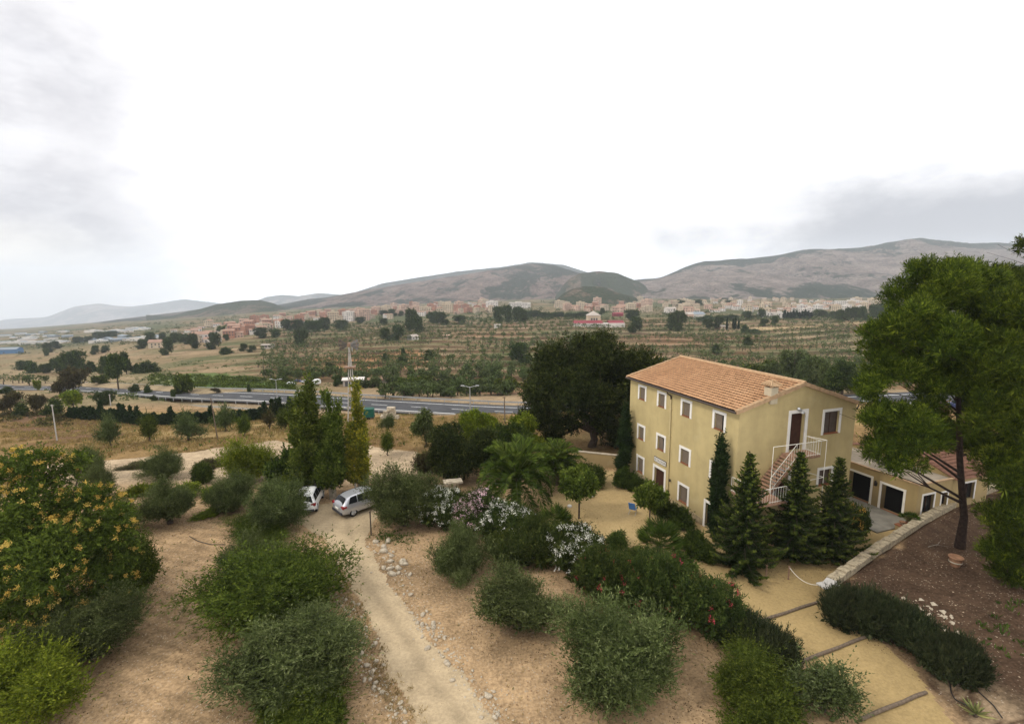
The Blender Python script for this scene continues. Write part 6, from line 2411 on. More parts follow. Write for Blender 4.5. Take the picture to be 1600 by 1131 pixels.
def build_car(label, paint, loc, heading, kind='mpv', simple=False, group='cars parked at the end of the track'):
    o = empty('parked_car', loc, heading - math.pi / 2)
    tag(o, label, 'car', group)
    mb, glass, sides, k, kz = make_car_parts(kind)
    bo = mb.build('body', M[paint], o, True)
    sm = bo.modifiers.new('smooth', 'SUBSURF')
    sm.levels = sm.render_levels = 2
    for nm, g in glass.items():
        g.build(nm, M['glass'], o)
    for g in sides:
        g.build('side_window', M['glass'], o)
    for sx in (-1, 1):
        for y in (-1.38 * k, 1.42 * k):
            w = MB()
            w.tube([(sx * .70, y, .32), (sx * .72, y, .32), (sx * .88, y, .32), (sx * .90, y, .32)], [.30, .325, .325, .29], 20)
            wo = w.build('wheel', M['tyre'], o)
            r = MB()
            r.tube([(sx * .885, y, .32), (sx * .912, y, .32)], [.21, .19], 12)
            for s in range(5):
                a_ = s * 1.2566
                r.tube([(sx * .915, y, .32), (sx * .915, y + .19 * math.cos(a_), .32 + .19 * math.sin(a_))], .028, 4)
            r.build('rim', M['steel'], wo)
            ar = MB()
            for s in range(12):
                a0, a1 = math.pi * s / 12, math.pi * (s + 1) / 12
                ar.poly([(sx * .918, y + .36 * math.cos(a0), .32 + .36 * math.sin(a0)), (sx * .918, y + .36 * math.cos(a1), .32 + .36 * math.sin(a1)), (sx * .925, y + .43 * math.cos(a1), .32 + .42 * math.sin(a1)), (sx * .925, y + .43 * math.cos(a0), .32 + .42 * math.sin(a0))])
                ar.poly([(sx * .85, y + .36 * math.cos(a0), .32 + .36 * math.sin(a0)), (sx * .85, y + .36 * math.cos(a1), .32 + .36 * math.sin(a1)), (sx * .918, y + .36 * math.cos(a1), .32 + .36 * math.sin(a1)), (sx * .918, y + .36 * math.cos(a0), .32 + .36 * math.sin(a0))])
            ar.build('wheel_arch', M[paint], o)
    if simple:
        return o
    for sx in (-1, 1):
        t = MB()
        yb = -2.25 * k
        t.prism([(sx * .56, .84 * kz), (sx * .90, .80 * kz), (sx * .90, 1.0 * kz), (sx * .80, 1.06 * kz), (sx * .56, .97 * kz)], 1, yb, yb + .12)
        t.prism([(-1.88 * k, .86 * kz), (-2.2 * k, .82 * kz), (-2.2 * k, .99 * kz), (-1.9 * k, .97 * kz)], 0, sx * .84, sx * .905)
        t.build('tail_light', M['tail'], o)
        h = MB()
        h.prism([(sx * .5, .62), (sx * .74, .64), (sx * .76, .78), (sx * .55, .76)], 1, 2.0 * k, 2.27 * k)
        h.build('headlight', M['plate'], o)
        m_ = MB()
        m_.box(sx * .93 - .09, .88 * k, .98 * kz, sx * .93 + .09, 1.0 * k, 1.12 * kz)
        m_.build('mirror', M[paint], o)
        hd = MB()
        hd.box(sx * .915 - .012, -.75 * k, .86, sx * .915 + .012, -.58 * k, .89)
        hd.box(sx * .915 - .012, .12 * k, .86, sx * .915 + .012, .28 * k, .89)
        hd.build('door_handle', M[paint], o)
    b_ = MB()
    b_.box(-.80, -2.335 * k, .34, .80, -2.1 * k, .52)
    b_.build('bumper', M['bumper'], o)
    p = MB()
    p.box(-.26, -2.345 * k, .66, .26, -2.25 * k, .77)
    p.build('number_plate', M['plate'], o)
    return o


hd = math.radians(44)
rear = at(531, 806)
c_ = rear + np.array((math.cos(hd), math.sin(hd), 0)) * 2.1
build_car('silver people carrier seen from behind, half hidden by the broad olive', 'silver', (c_[0], c_[1], .03), hd)
hd = math.radians(100)
rear = at(475, 806)
c_ = rear + np.array((math.cos(hd), math.sin(hd), 0)) * 1.9
build_car('white hatchback half hidden behind the tall olive', 'carwhite', (c_[0], c_[1], .03), hd, 'hatch')
for i, (x, y, p, lab) in enumerate([(1462, 641, 'carred', 'dark red car parked beyond the outbuildings, left of the pine trunk'), (1502, 641, 'carblue', 'dark blue car parked beyond the outbuildings, right of the pine trunk'), (1535, 648, 'silver', 'silver car parked beyond the outbuildings, nearest the right pine'), (1440, 641, 'carwhite', 'white car parked beyond the outbuildings, leftmost of its row')]):
    P = at(x, y)
    build_car(lab, p, (P[0], P[1], P[2]), math.radians(70 + 8 * i), 'hatch', True, 'cars parked behind the pines')
for x, y, p, lab in [(455, 601, 'carwhite', 'white car on the dirt yard across the road, farthest from the shed'), (466, 597, 'carblue', 'dark blue car on the dirt yard across the road'), (478, 598, 'silver', 'silver car on the dirt yard across the road')]:
    P = at(x, y)
    build_car(lab, p, (P[0], P[1], P[2]), math.radians(10), 'mpv', True, 'cars on the yard across the road').scale = (.62, .62, .62)
P = at(495, 601)
cv = empty('caravan', tuple(P), .9)
cv.scale = (.62, .62, .75)
tag(cv, 'white caravan on the dirt yard across the road', 'caravan')
mb = MB()
mb.prism([(-1.9, .45), (1.7, .45), (2.1, 1.1), (1.9, 2.3), (1.5, 2.55), (-1.6, 2.55), (-2.0, 2.2)], 1, -1.05, 1.05)
mb.build('body', M['carwhite'], cv)
for xx in (-.9, .6):
    mb = MB()
    mb.box(xx - .4, -1.07, 1.35, xx + .4, -1.052, 1.95)
    mb.build('window', M['glass'], cv)
for yy in (-1.0, .9):
    mb = MB()
    mb.tube([(0, yy, .32), (0, yy + .12, .32)], .32, 14)
    mb.build('wheel', M['tyre'], cv)
# ---------------------------------------------------------------- the slope and the road side
def far(key, name, label, cat, group, x, yb, h, w, back=.15):
    return putpx(key, name, label, cat, group, x, yb, yb - h, w, back=back)


for i, (x, yb, h, w, key, lab) in enumerate([(170, 698, 52, 36, 'slope1', 'almond tree on the dry slope below the left end of the cypress hedge'), (232, 690, 44, 34, 'slope2', 'almond tree on the dry slope, second from the left below the hedge'), (292, 689, 46, 46, 'slope1', 'broadest almond tree on the dry slope below the hedge'),
                                             (351, 674, 44, 36, 'slope1', 'almond tree on the dry slope touching the hedge'), (381, 682, 36, 30, 'slope2', 'small almond tree on the dry slope right of the wooden pole'), (420, 672, 34, 24, 'slope3', 'almost bare brown almond tree on the dry slope'),
                                             (444, 673, 36, 30, 'slope2', 'almond tree on the dry slope next to the almost bare one'), (607, 672, 26, 26, 'slope1', 'small olive-green tree in front of the stack of stone blocks'), (605, 712, 40, 30, 'slope2', 'pale green young tree on the bare plot right of the yellowing poplar'),
                                             (662, 730, 26, 28, 'slope2', 'tiny pale green fruit tree on the bare plot left of the dark thicket')]):
    far(key, 'almond_tree', lab, 'tree', 'almond trees on the dry slope', x, yb, h, w, 0.05)
HP = [(110, 654), (150, 657), (190, 661), (215, 665), (300, 664), (345, 662), (400, 657), (462, 650)]
rng = np.random.default_rng(303)
for k, x in enumerate(np.arange(110, 462, 5.2)):
    yb = np.interp(x, [p[0] for p in HP], [p[1] for p in HP])
    hh = (20 if x < 240 else 19) * (.8 + .25 * rng.random() + (.55 if rng.random() < .13 else 0)) * (1 if x < 330 or rng.random() < .7 else .75)
    far(['cypress2', 'cypress3'][k % 2], 'hedge_cypress', 'clipped dark cypress in the hedge below the road', 'tree', 'cypresses of the roadside hedge', x + rng.normal(0, .6), yb, hh, 10.5, 0)
for lab, (xa, ya), (xb, yb), r in [('leaning grey pole on the dry slope at the left', (81, 632), (89, 688), .09), ('slim wooden pole standing among the almonds on the dry slope', (329, 622), (340, 686), .08), ('dark wooden pole by the road left of the carob tree', (788, 620), (789, 660), .09), ('pale pole beside the road behind the cypress hedge', (171, 616), (173, 634), .12)]:
    P = at(xb, yb)
    T_ = atY(xa, ya, P[1])
    mb = MB()
    mb.tube([P - (0, 0, .4), P, (P + T_) / 2, T_], [r, r, r * .85, r * .7], 8)
    mb.tube([T_ - (.3, 0, .12), T_ + (.3, 0, -.12)], [r * .4, r * .4], 5)
    tag(mb.build('pole', M['timber' if 'wooden' in lab else 'post']), lab, 'pole', 'bare poles')
for lab, x, yb, yt in [('street lamp with two arms by the road, right of the stone blocks', 735, 652, 604), ('street lamp with two arms by the road, behind the green poplars', 434, 633, 593)]:
    P = at(x, yb)
    T_ = atY(x, yt, P[1])
    hgt = T_[2] - P[2]
    o = empty('street_lamp', tuple(P))
    tag(o, lab, 'street lamp', 'street lamps on the main road')
    mb = MB()
    mb.tube([(0, 0, -.3), (0, 0, hgt * .5), (0, 0, hgt)], [.11, .09, .06], 8)
    mb.build('column', M['steel'], o)
    for sx in (-1, 1):
        mb = MB()
        mb.tube([(0, 0, hgt - .15), (sx * .6, 0, hgt + .05), (sx * 1.1, 0, hgt + .1)], [.05, .045, .04], 6)
        a_ = mb.build('arm', M['steel'], o)
        mb = MB()
        mb.prism([(sx * .9, hgt + .02), (sx * 1.6, hgt + .12), (sx * 1.6, hgt + .24), (sx * 1.0, hgt + .24)], 1, -.16, .16)
        mb.build('lamp_head', M['steel'], a_)

# stack of quarried blocks by the road, a green trailer beside it
P = at(608, 656)
k = depth(P) / F
BW = 9.5 * k
rng = np.random.default_rng(17)
for lvl, col, lab in [(0, -1, 'lower left block'), (0, 0, 'lower middle block'), (0, 1, 'lower right block'), (1, -.55, 'second-tier left block'), (1, .5, 'second-tier right block'), (2, .28, 'topmost block')]:
    o = MB()
    w, d, h = BW * (.96 if lvl < 2 else 1.25), BW * .9, BW * .68
    pts_ = []
    o.box(-w / 2, -d / 2, 0, w / 2, d / 2, h)
    o.v = [(x + rng.normal(0, .06), y + rng.normal(0, .06), z + (rng.normal(0, .05) if z > 0 else -.2 * (lvl == 0))) for x, y, z in o.v]
    q = o.build('stone_block', M['stone'])
    q.location = (P[0] + col * BW, P[1] + BW * .5, P[2] + lvl * BW * .68)
    q.rotation_euler = (0, 0, rng.normal(0, .06))
    tag(q, lab + ' in the stack of pale quarried blocks beside the road', 'stone block', 'quarried blocks beside the road')
P = at(577, 655)
tr = empty('trailer', tuple(P), .15)
tag(tr, 'small dark green covered trailer left of the stone blocks', 'trailer')
mb = MB()
mb.prism([(-.9, .55), (.9, .55), (.9, 1.9), (.7, 2.05), (-.7, 2.05), (-.9, 1.9)], 1, -.8, .8)
mb.build('cover', M['green'], tr)
mb = MB()
mb.box(-.95, -.82, .4, .95, .82, .55)
mb.tube([(-.95, 0, .45), (-1.8, 0, .45)], .05, 6)
mb.build('chassis', M['iron'], tr)
for yy in (-.95, .85):
    mb = MB()
    mb.tube([(0, yy, .3), (0, yy + .12, .3)], .3, 12)
    mb.build('wheel', M['tyre'], tr)
# derelict wind pump
P = at(553, 678)
top = atY(547, 541, P[1])
hg = top[2] - P[2]
wp = empty('wind_pump', tuple(P), .25)
tag(wp, 'tall derelict wind pump with a rusty broken wheel above the yellowing poplar', 'wind pump')
hb = 9 * depth(P) / F
cs = [(-hb, -hb), (hb, -hb), (hb, hb), (-hb, hb)]
for x, y in cs:
    mb = MB()
    mb.tube([(x, y, -.4), (x * .06, y * .06, hg)], [.05, .04], 5)
    mb.build('leg', M['post'], wp)
mb = MB()
for z in (.16, .32, .48, .62, .75):
    s = 1 - z * .94
    for i in range(4):
        a_, b_ = cs[i], cs[(i + 1) % 4]
        mb.tube([(a_[0] * s, a_[1] * s, z * hg), (b_[0] * s, b_[1] * s, z * hg)], .035, 4)
mb.build('brace', M['rust'], wp)
mb = MB()
mb.tube([(0, 0, 0), (0, 0, hg)], .09, 6)
mb.build('pump_rod', M['post'], wp)
mb = MB()
mb.box(-.7, -.7, hg * .76, .7, .7, hg * .775)
mb.build('platform', M['rust'], wp)
mb = MB()
mb.tube([(0, -.5, hg + .25), (0, .5, hg + .25)], .24, 8)
mb.tube([(0, 0, hg - .1), (0, 0, hg + .25)], .14, 8)
mb.build('gear_head', M['rust'], wp)
rg = MB()
for s in range(20):
    a0, a1 = s * .31416, (s + 1) * .31416
    rg.tube([(1.0 * math.cos(a0), -.55, hg + .25 + 1.05 * math.sin(a0)), (1.05 * math.cos(a1), -.55, hg + .25 + 1.05 * math.sin(a1))], .025, 4)
rg.build('wheel_ring', M['rust'], wp)
for s in (0, 1, 6, 7, 8, 13):
    a0 = s * 2 * math.pi / 14
    b_ = MB()
    ca, sa = math.cos(a0), math.sin(a0)
    for w_ in (0,):
        p0, p1 = .25, 1.3
        b_.poly([(p0 * ca - .08 * -sa, -.6, hg + .25 + p0 * sa - .08 * ca), (p0 * ca + .08 * -sa, -.52, hg + .25 + p0 * sa + .08 * ca), (p1 * ca + .24 * -sa, -.45, hg + .25 + p1 * sa + .24 * ca), (p1 * ca - .24 * -sa, -.65, hg + .25 + p1 * sa - .24 * ca)])
    b_.build('blade', M['steel_dull'], wp)
mb = MB()
mb.tube([(0, .4, hg + .25), (.3, 1.4, hg - .1)], .05, 5)
mb.prism([(1.2, hg - .8), (2.3, hg - 1.1), (2.4, hg + .1), (1.2, hg + .2)], 0, .25, .29)
mb.build('tail_vane', M['steel'], wp)

# ---------------------------------------------------------------- trees of the valley
# (x, lower edge, height, width, template)
FT = [(35, 578, 14, 24, 'far_pine2'), (52, 583, 17, 24, 'far_bush'), (72, 583, 15, 20, 'far_pine2'), (96, 584, 26, 26, 'far_pine2'), (112, 584, 36, 34, 'far_pine2'), (120, 536, 9, 16, 'far_pine2'), (136, 534, 8, 14, 'far_pine2'), (152, 531, 12, 22, 'far_pine2'), (165, 529, 11, 20, 'far_pine2'), (177, 526, 9, 14, 'far_pine2'),
      (76, 551, 15, 14, 'far_pine2'), (88, 545, 12, 16, 'far_pine2'), (73, 556, 12, 9, 'far_poplar'), (147, 554, 14, 13, 'far_pine2'), (163, 551, 11, 14, 'far_pine2'), (137, 582, 16, 22, 'far_bush'), (162, 584, 27, 24, 'far_pine2'), (182, 612, 58, 34, 'far_pine3'), (196, 585, 34, 22, 'far_pine1'),
      (215, 583, 14, 26, 'far_bush'), (235, 582, 17, 34, 'far_bush'), (221, 545, 14, 20, 'far_pine2'), (237, 536, 17, 18, 'far_pine2'), (259, 555, 26, 20, 'far_pine2'), (256, 533, 13, 14, 'far_pine2'), (272, 536, 16, 20, 'far_pine2'), (290, 538, 16, 22, 'far_pine2'), (303, 545, 24, 17, 'far_pine2'), (318, 533, 12, 18, 'far_pine2'),
      (332, 546, 26, 24, 'far_pine2'), (354, 532, 10, 9, 'far_pine2'), (379, 549, 12, 14, 'far_pine2'), (392, 550, 10, 16, 'far_pine2'), (348, 521, 12, 20, 'far_greenbush'), (355, 553, 10, 22, 'far_bush'), (113, 618, 40, 48, 'far_brown'), (113, 637, 26, 26, 'far_lime'), (163, 633, 22, 30, 'far_pine2'), (62, 643, 26, 26, 'far_brown'),
      (80, 648, 22, 32, 'far_bush'), (30, 650, 18, 26, 'far_bush'), (210, 615, 14, 15, 'far_bush'), (232, 616, 14, 14, 'far_bush'), (240, 626, 8, 10, 'far_bush'), (287, 616, 30, 30, 'far_greenbush'), (269, 628, 19, 9, 'far_pine2'), (58, 610, 16, 10, 'far_lime'), (8, 615, 10, 20, 'far_bush'), (156, 600, 14, 26, 'far_greenbush'),
      (338, 614, 8, 14, 'far_brown'), (389, 612, 12, 7, 'far_bush'), (525, 604, 10, 12, 'far_pine2'), (15, 645, 30, 30, 'far_brown'),
      (408, 529, 17, 21, 'far_pine2'), (430, 528, 13, 16, 'far_pine2'), (450, 517, 18, 21, 'far_pine2'), (466, 519, 20, 20, 'far_pine2'), (480, 520, 19, 24, 'far_pine2'), (494, 518, 17, 20, 'far_pine2'), (469, 541, 25, 23, 'far_pine2'), (508, 516, 20, 17, 'far_pine2'), (534, 516, 16, 22, 'far_pine2'), (563, 505, 10, 16, 'far_pine2'),
      (600, 507, 10, 14, 'far_pine2'), (604, 533, 20, 20, 'far_pine2'), (619, 532, 24, 24, 'far_pine2'), (641, 517, 34, 22, 'far_pine2'), (653, 520, 26, 22, 'far_pine2'), (678, 505, 18, 24, 'far_pine2'), (692, 508, 20, 24, 'far_pine2'), (720, 506, 13, 22, 'far_pine2'), (779, 504, 25, 18, 'far_pine2'), (793, 504, 27, 18, 'far_pine2'), (808, 503, 24, 17, 'far_pine2'), (817, 504, 20, 18, 'far_pine2'),
      (600, 494, 9, 14, 'far_pine2'), (614, 494, 11, 16, 'far_pine2'), (626, 494, 8, 10, 'far_pine2'), (671, 563, 15, 18, 'far_bush'), (630, 571, 14, 20, 'far_bush'), (631, 556, 12, 10, 'far_bush'), (604, 564, 12, 14, 'far_bush'), (515, 577, 10, 14, 'far_bush'), (530, 600, 14, 14, 'far_bush'), (636, 608, 18, 32, 'far_greenbush'), (663, 606, 18, 30, 'far_greenbush'),
      (690, 612, 14, 30, 'far_bush'), (712, 612, 15, 30, 'far_bush'), (735, 614, 18, 30, 'far_bush'), (758, 612, 16, 28, 'far_bush'), (790, 616, 24, 40, 'far_greenbush'), (770, 592, 16, 22, 'far_pine2'), (752, 590, 10, 14, 'far_bush'), (700, 620, 12, 24, 'far_poplar'), (640, 618, 10, 22, 'far_bush'),
      (815, 568, 32, 42, 'far_pine2'), (989, 502, 18, 24, 'far_pine2'), (991, 520, 24, 25, 'far_pine2'), (1050, 516, 26, 20, 'far_pine2'), (1060, 518, 32, 24, 'far_pine2'), (1107, 514, 16, 16, 'far_pine2'), (1121, 513, 19, 17, 'far_pine2'), (940, 492, 11, 10, 'far_pine2'),
      (1136, 516, 18, 4, 'far_cypress'), (1146, 514, 16, 4, 'far_cypress'), (1149, 515, 18, 4, 'far_cypress'), (1154, 515, 14, 4, 'far_cypress'), (1193, 510, 12, 14, 'far_pine2'), (1210, 508, 15, 12, 'far_pine2'), (1166, 520, 12, 16, 'far_bush'), (1170, 540, 14, 18, 'far_bush'), (1180, 520, 6, 24, 'far_bush'),
      (1315, 502, 18, 16, 'far_pine2'), (1326, 501, 20, 16, 'far_pine2'), (1338, 501, 21, 16, 'far_pine2'), (1350, 501, 22, 16, 'far_pine2'), (1362, 500, 24, 18, 'far_pine2'), (1375, 498, 24, 18, 'far_pine2'), (1390, 497, 26, 20, 'far_pine2'),
      (1180, 596, 26, 40, 'far_greenbush'), (1215, 600, 34, 40, 'far_poplar'), (1240, 604, 54, 46, 'far_poplar'), (1262, 606, 46, 36, 'far_poplar'), (1285, 610, 50, 42, 'far_poplar'), (1318, 622, 56, 44, 'far_pine1'), (1300, 616, 46, 34, 'far_poplar'), (1340, 615, 40, 30, 'far_poplar'), (1130, 575, 12, 22, 'far_bush'), (1120, 552, 14, 18, 'far_bush'), (1200, 585, 22, 26, 'far_greenbush'),
      (1100, 502, 9, 30, 'far_bush'), (1140, 500, 8, 30, 'far_bush'), (1170, 498, 12, 20, 'far_pine2'), (1188, 497, 14, 16, 'far_pine2'), (1285, 496, 12, 26, 'far_poplar'), (1300, 497, 10, 20, 'far_bush'), (1090, 478, 10, 18, 'far_pine2'), (1060, 480, 11, 20, 'far_pine2'), (1130, 474, 8, 14, 'far_pine2'), (1140, 478, 9, 14, 'far_pine2'),
      (1255, 462, 10, 24, 'far_pine2'), (1240, 464, 7, 20, 'far_pine2'), (1275, 462, 7, 20, 'far_pine2'), (1318, 458, 5, 12, 'far_pine2'), (1110, 452, 8, 30, 'far_pine2'), (1085, 454, 6, 20, 'far_pine2'), (1163, 455, 7, 22, 'far_pine2')]
for x in np.arange(1226, 1272, 4.6):
    FT.append((float(x), 498, 12 + 2 * math.sin(x), 5.5, 'far_cypress'))
for x in np.arange(826, 930, 7.5):
    FT.append((float(x), 497 + math.sin(x) * 1.5, 11 + 2.5 * math.sin(x * 1.7), 13, 'far_pine2'))
LAB = {'far_pine1': ('pine_tree', 'dark tall pine standing in the valley', 'dark pines of the valley'), 'far_pine2': ('pine_tree', 'dark round-crowned pine in the valley', 'round dark pines of the valley'), 'far_pine3': ('pine_tree', 'lone pine with a bare trunk beside the road at the left', None),
       'far_bush': ('bush', 'dark green scrub bush in the valley', 'scrub bushes of the valley'), 'far_greenbush': ('bush', 'light green bushy thicket in the valley', 'light green thickets of the valley'), 'far_brown': ('leafy_tree', 'brownish tree near the road at the left', 'brownish trees near the road'),
       'far_poplar': ('leafy_tree', 'grey-green feathery tree in the valley', 'grey-green trees of the valley'), 'far_lime': ('bush', 'lime-green bush near the road at the left', 'lime-green bushes near the road'), 'far_cypress': ('cypress_tree', 'slim dark cypress far across the valley', 'far cypresses of the valley')}
for x, yb, h, w, key in FT:
    nm, lab, grp = LAB[key]
    far(key, nm, lab, 'bush' if nm == 'bush' else 'tree', grp, x, yb, h, w, .2)


# ---------------------------------------------------------------- olive terraces
def small_olive(seed, n=170, mat='farolive'):
    rng = np.random.default_rng(seed)
    C, R = clumps(rng, 6, (.9, .9, .5), (0, 0, 1.75), .75, .3, .9, -.6)
    V1, t1 = sprigs(rng, C, R, n // 5, 5, .45, .55, .26, .5, .6, 0, .3, zmin=.35)
    tm = MB()
    tm.tube([(0, 0, -.5), (.05, 0, .6), (0, .05, 1.4)], [.18, .13, .06], 5)
    V2 = np.array(tm.v)
    Q2 = [f for f in tm.f if len(f) == 4]
    Q1 = np.arange(len(V1)).reshape(-1, 4)
    V = np.concatenate([V1, V2])
    Q = np.concatenate([Q1, np.array(Q2) + len(V1)])
    return V, Q, np.concatenate([t1, np.full(len(Q2), .3)]), np.concatenate([np.zeros(len(Q1), int), np.ones(len(Q2), int)])


SO = [small_olive(500 + i, 330) for i in range(4)]
SOM = [raw_mesh('olive_tree', v, q, [M['farolive'], M['bark']], t=t, mi=mi) for v, q, t, mi in SO]
SO2 = [small_olive(520 + i, 90) for i in range(3)]
rng = np.random.default_rng(700)
cand = []
for n_ in range(4, 34):
    # the middle of each tread
    xs = np.arange(-260, 520, 5.0)
    lo, hi = 120., 760.
    for x in xs:
        xx = x + rng.normal(0, 1.2)
        ys_ = np.linspace(lo, hi, 500)
        ph = terr_phase(np.full(500, xx), ys_)
        for row in (.36, .62, .86):
            i = int(np.argmin(np.abs(ph - (n_ + row))))
            if abs(ph[i] - (n_ + row)) > .1:
                continue
            y = ys_[i] + rng.normal(0, .5)
            u = xx / y
            if u < -.5 or u > .82 or float(terr_mask(np.array(xx), np.array(y), np.array(u))) < .5:
                continue
            dens = .85 * float(ss(fbm(xx / 55., n_ * 1.7 + row, 91, 3), .22, .45))
            if rng.random() < dens:
                cand.append((y, xx))
# bands close to the road, where the photograph shows rows of olives
for (xa, ya), (xb, yb), m in [((600, 622), (800, 618), 16), ((620, 614), (800, 608), 14), ((560, 606), (600, 606), 3), ((560, 580), (800, 578), 24), ((555, 574), (760, 572), 22), ((400, 575), (530, 582), 12), ((430, 566), (560, 568), 12), ((585, 570), (720, 566), 12), ((5, 600), (80, 598), 8)]:
    for k in range(m):
        t = (k + rng.random() * .7) / m
        p = at(xa + (xb - xa) * t, ya + (yb - ya) * t + rng.normal(0, 1.2))
        cand.append((p[1], p[0]))
cand.sort()
print('olive candidates', len(cand))
rest = []
for k, (y, x) in enumerate(cand):
    z = float(ground_z(x, y))
    s = 1.0 + .6 * rng.random()
    if k < 290:
        o = link('olive_tree', SOM[rng.integers(0, 4)])
        o.location = (x, y, z)
        o.rotation_euler = (0, 0, rng.random() * 6)
        o.scale = (s, s, s * (.85 + .3 * rng.random()))
        tag(o, 'small round olive in the terraced groves beyond the road', 'tree', 'olives of the terraced groves')
    else:
        rest.append((x, y, z, s))
Vs, Qs, Ts, Ms = [], [], [], []
off = 0
for x, y, z, s in rest:
    v, q, t, mi = SO2[rng.integers(0, 3)]
    a = rng.random() * 6.28
    c, s_ = math.cos(a) * s, math.sin(a) * s
    vv = np.stack([v[:, 0] * c - v[:, 1] * s_ + x, v[:, 0] * s_ + v[:, 1] * c + y, v[:, 2] * s + z], -1)
    Vs.append(vv)
    Qs.append(q + off)
    Ts.append(t)
    Ms.append(mi)
    off += len(v)
if rest:
    tag(link('far_olive_groves', raw_mesh('far_olive_groves', np.concatenate(Vs), np.concatenate(Qs), [M['farolive'], M['bark']], t=np.concatenate(Ts), mi=np.concatenate(Ms))), kind='stuff')


# scrub on the terraces, valley floor and between the town's houses: one uncountable mass
def scrubmass(name, n, region, smin, smax, seed, mat='farpine', per=46, flat=.7):
    rng = np.random.default_rng(seed)
    XY = region(rng, n)
    n = len(XY)
    z = ground_z(XY[:, 0], XY[:, 1])
    s = smin + (smax - smin) * rng.random(n) ** 2
    v = norm(rng.normal(size=(n, per, 3)))
    v[..., 2] = np.abs(v[..., 2])
    r = .35 + .65 * rng.random((n, per, 1)) ** .5
    p = v * r * (s[:, None, None] * np.array([1, 1, flat])) + np.stack([XY[:, 0], XY[:, 1], z], -1)[:, None]
    p = p.reshape(-1, 3)
    d = norm(v.reshape(-1, 3) + .8 * rng.normal(size=(n * per, 3)))
    sc = np.repeat(s, per)
    V = leaves(p, d, sc * (.35 + .3 * rng.random(n * per)), sc * .3, rng)
    t = np.clip(np.repeat(rng.random(n) * .5 + .2, per) + rng.normal(0, .15, n * per), 0, 1)
    tag(link(name, leaf_mesh(name, [(V, t)], M[mat])), kind='stuff')


def valley(rng, n):
    y = np.exp(rng.uniform(math.log(135), math.log(760), n))
    u = rng.uniform(-1.05, .85, n)
    x = u * y
    ry = road_y(u)
    ok = (np.abs(y - ry) > 14) & (fbm(x / 26., y / 26., 61, 4) > .5)
    return np.stack([x, y], -1)[ok]


scrubmass('valley_scrub', 4200, valley, .4, 1.6, 801, 'farolive', 24, .6)


def gully(rng, n):
    t = rng.random(n)
    px = 560 + 250 * t
    py = 603 - 2 * np.sin(t * 6) + rng.normal(0, 2.2, n)
    P_ = np.array([at(a, b)[:2] for a, b in zip(px, py)])
    return P_


scrubmass('gully_scrub', 120, gully, 1.0, 2.6, 802, 'dark', 60, .6)


def green_field(rng, n):
    px = rng.uniform(235, 460, n)
    py = 590 + (px - 235) * .035 + rng.uniform(-6, 12, n)
    return np.array([at(a, b)[:2] for a, b in zip(px, py)])


scrubmass('vineyard_rows', 420, green_field, .7, 1.5, 803, 'almond', 40, .6)


def townscrub(rng, n):
    y = np.exp(rng.uniform(math.log(600), math.log(1700), n))
    u = rng.uniform(-1.0, .8, n)
    x = u * y
    ok = fbm(x / 90., y / 110., 83, 3) > .46
    return np.stack([x, y], -1)[ok]


scrubmass('town_greenery', 5200, townscrub, 1.6, 5.0, 804, 'farpine', 20, .8)


def gulley_left(rng, n):
    px = rng.uniform(-10, 110, n)
    py = rng.uniform(622, 668, n)
    P_ = np.array([at(a, b)[:2] for a, b in zip(px, py)])
    return P_[fbm(P_[:, 0] / 5., P_[:, 1] / 5., 9, 3) > .48]


scrubmass('bank_scrub', 170, gulley_left, .4, 1.3, 805, 'brownleaf', 46, .7)


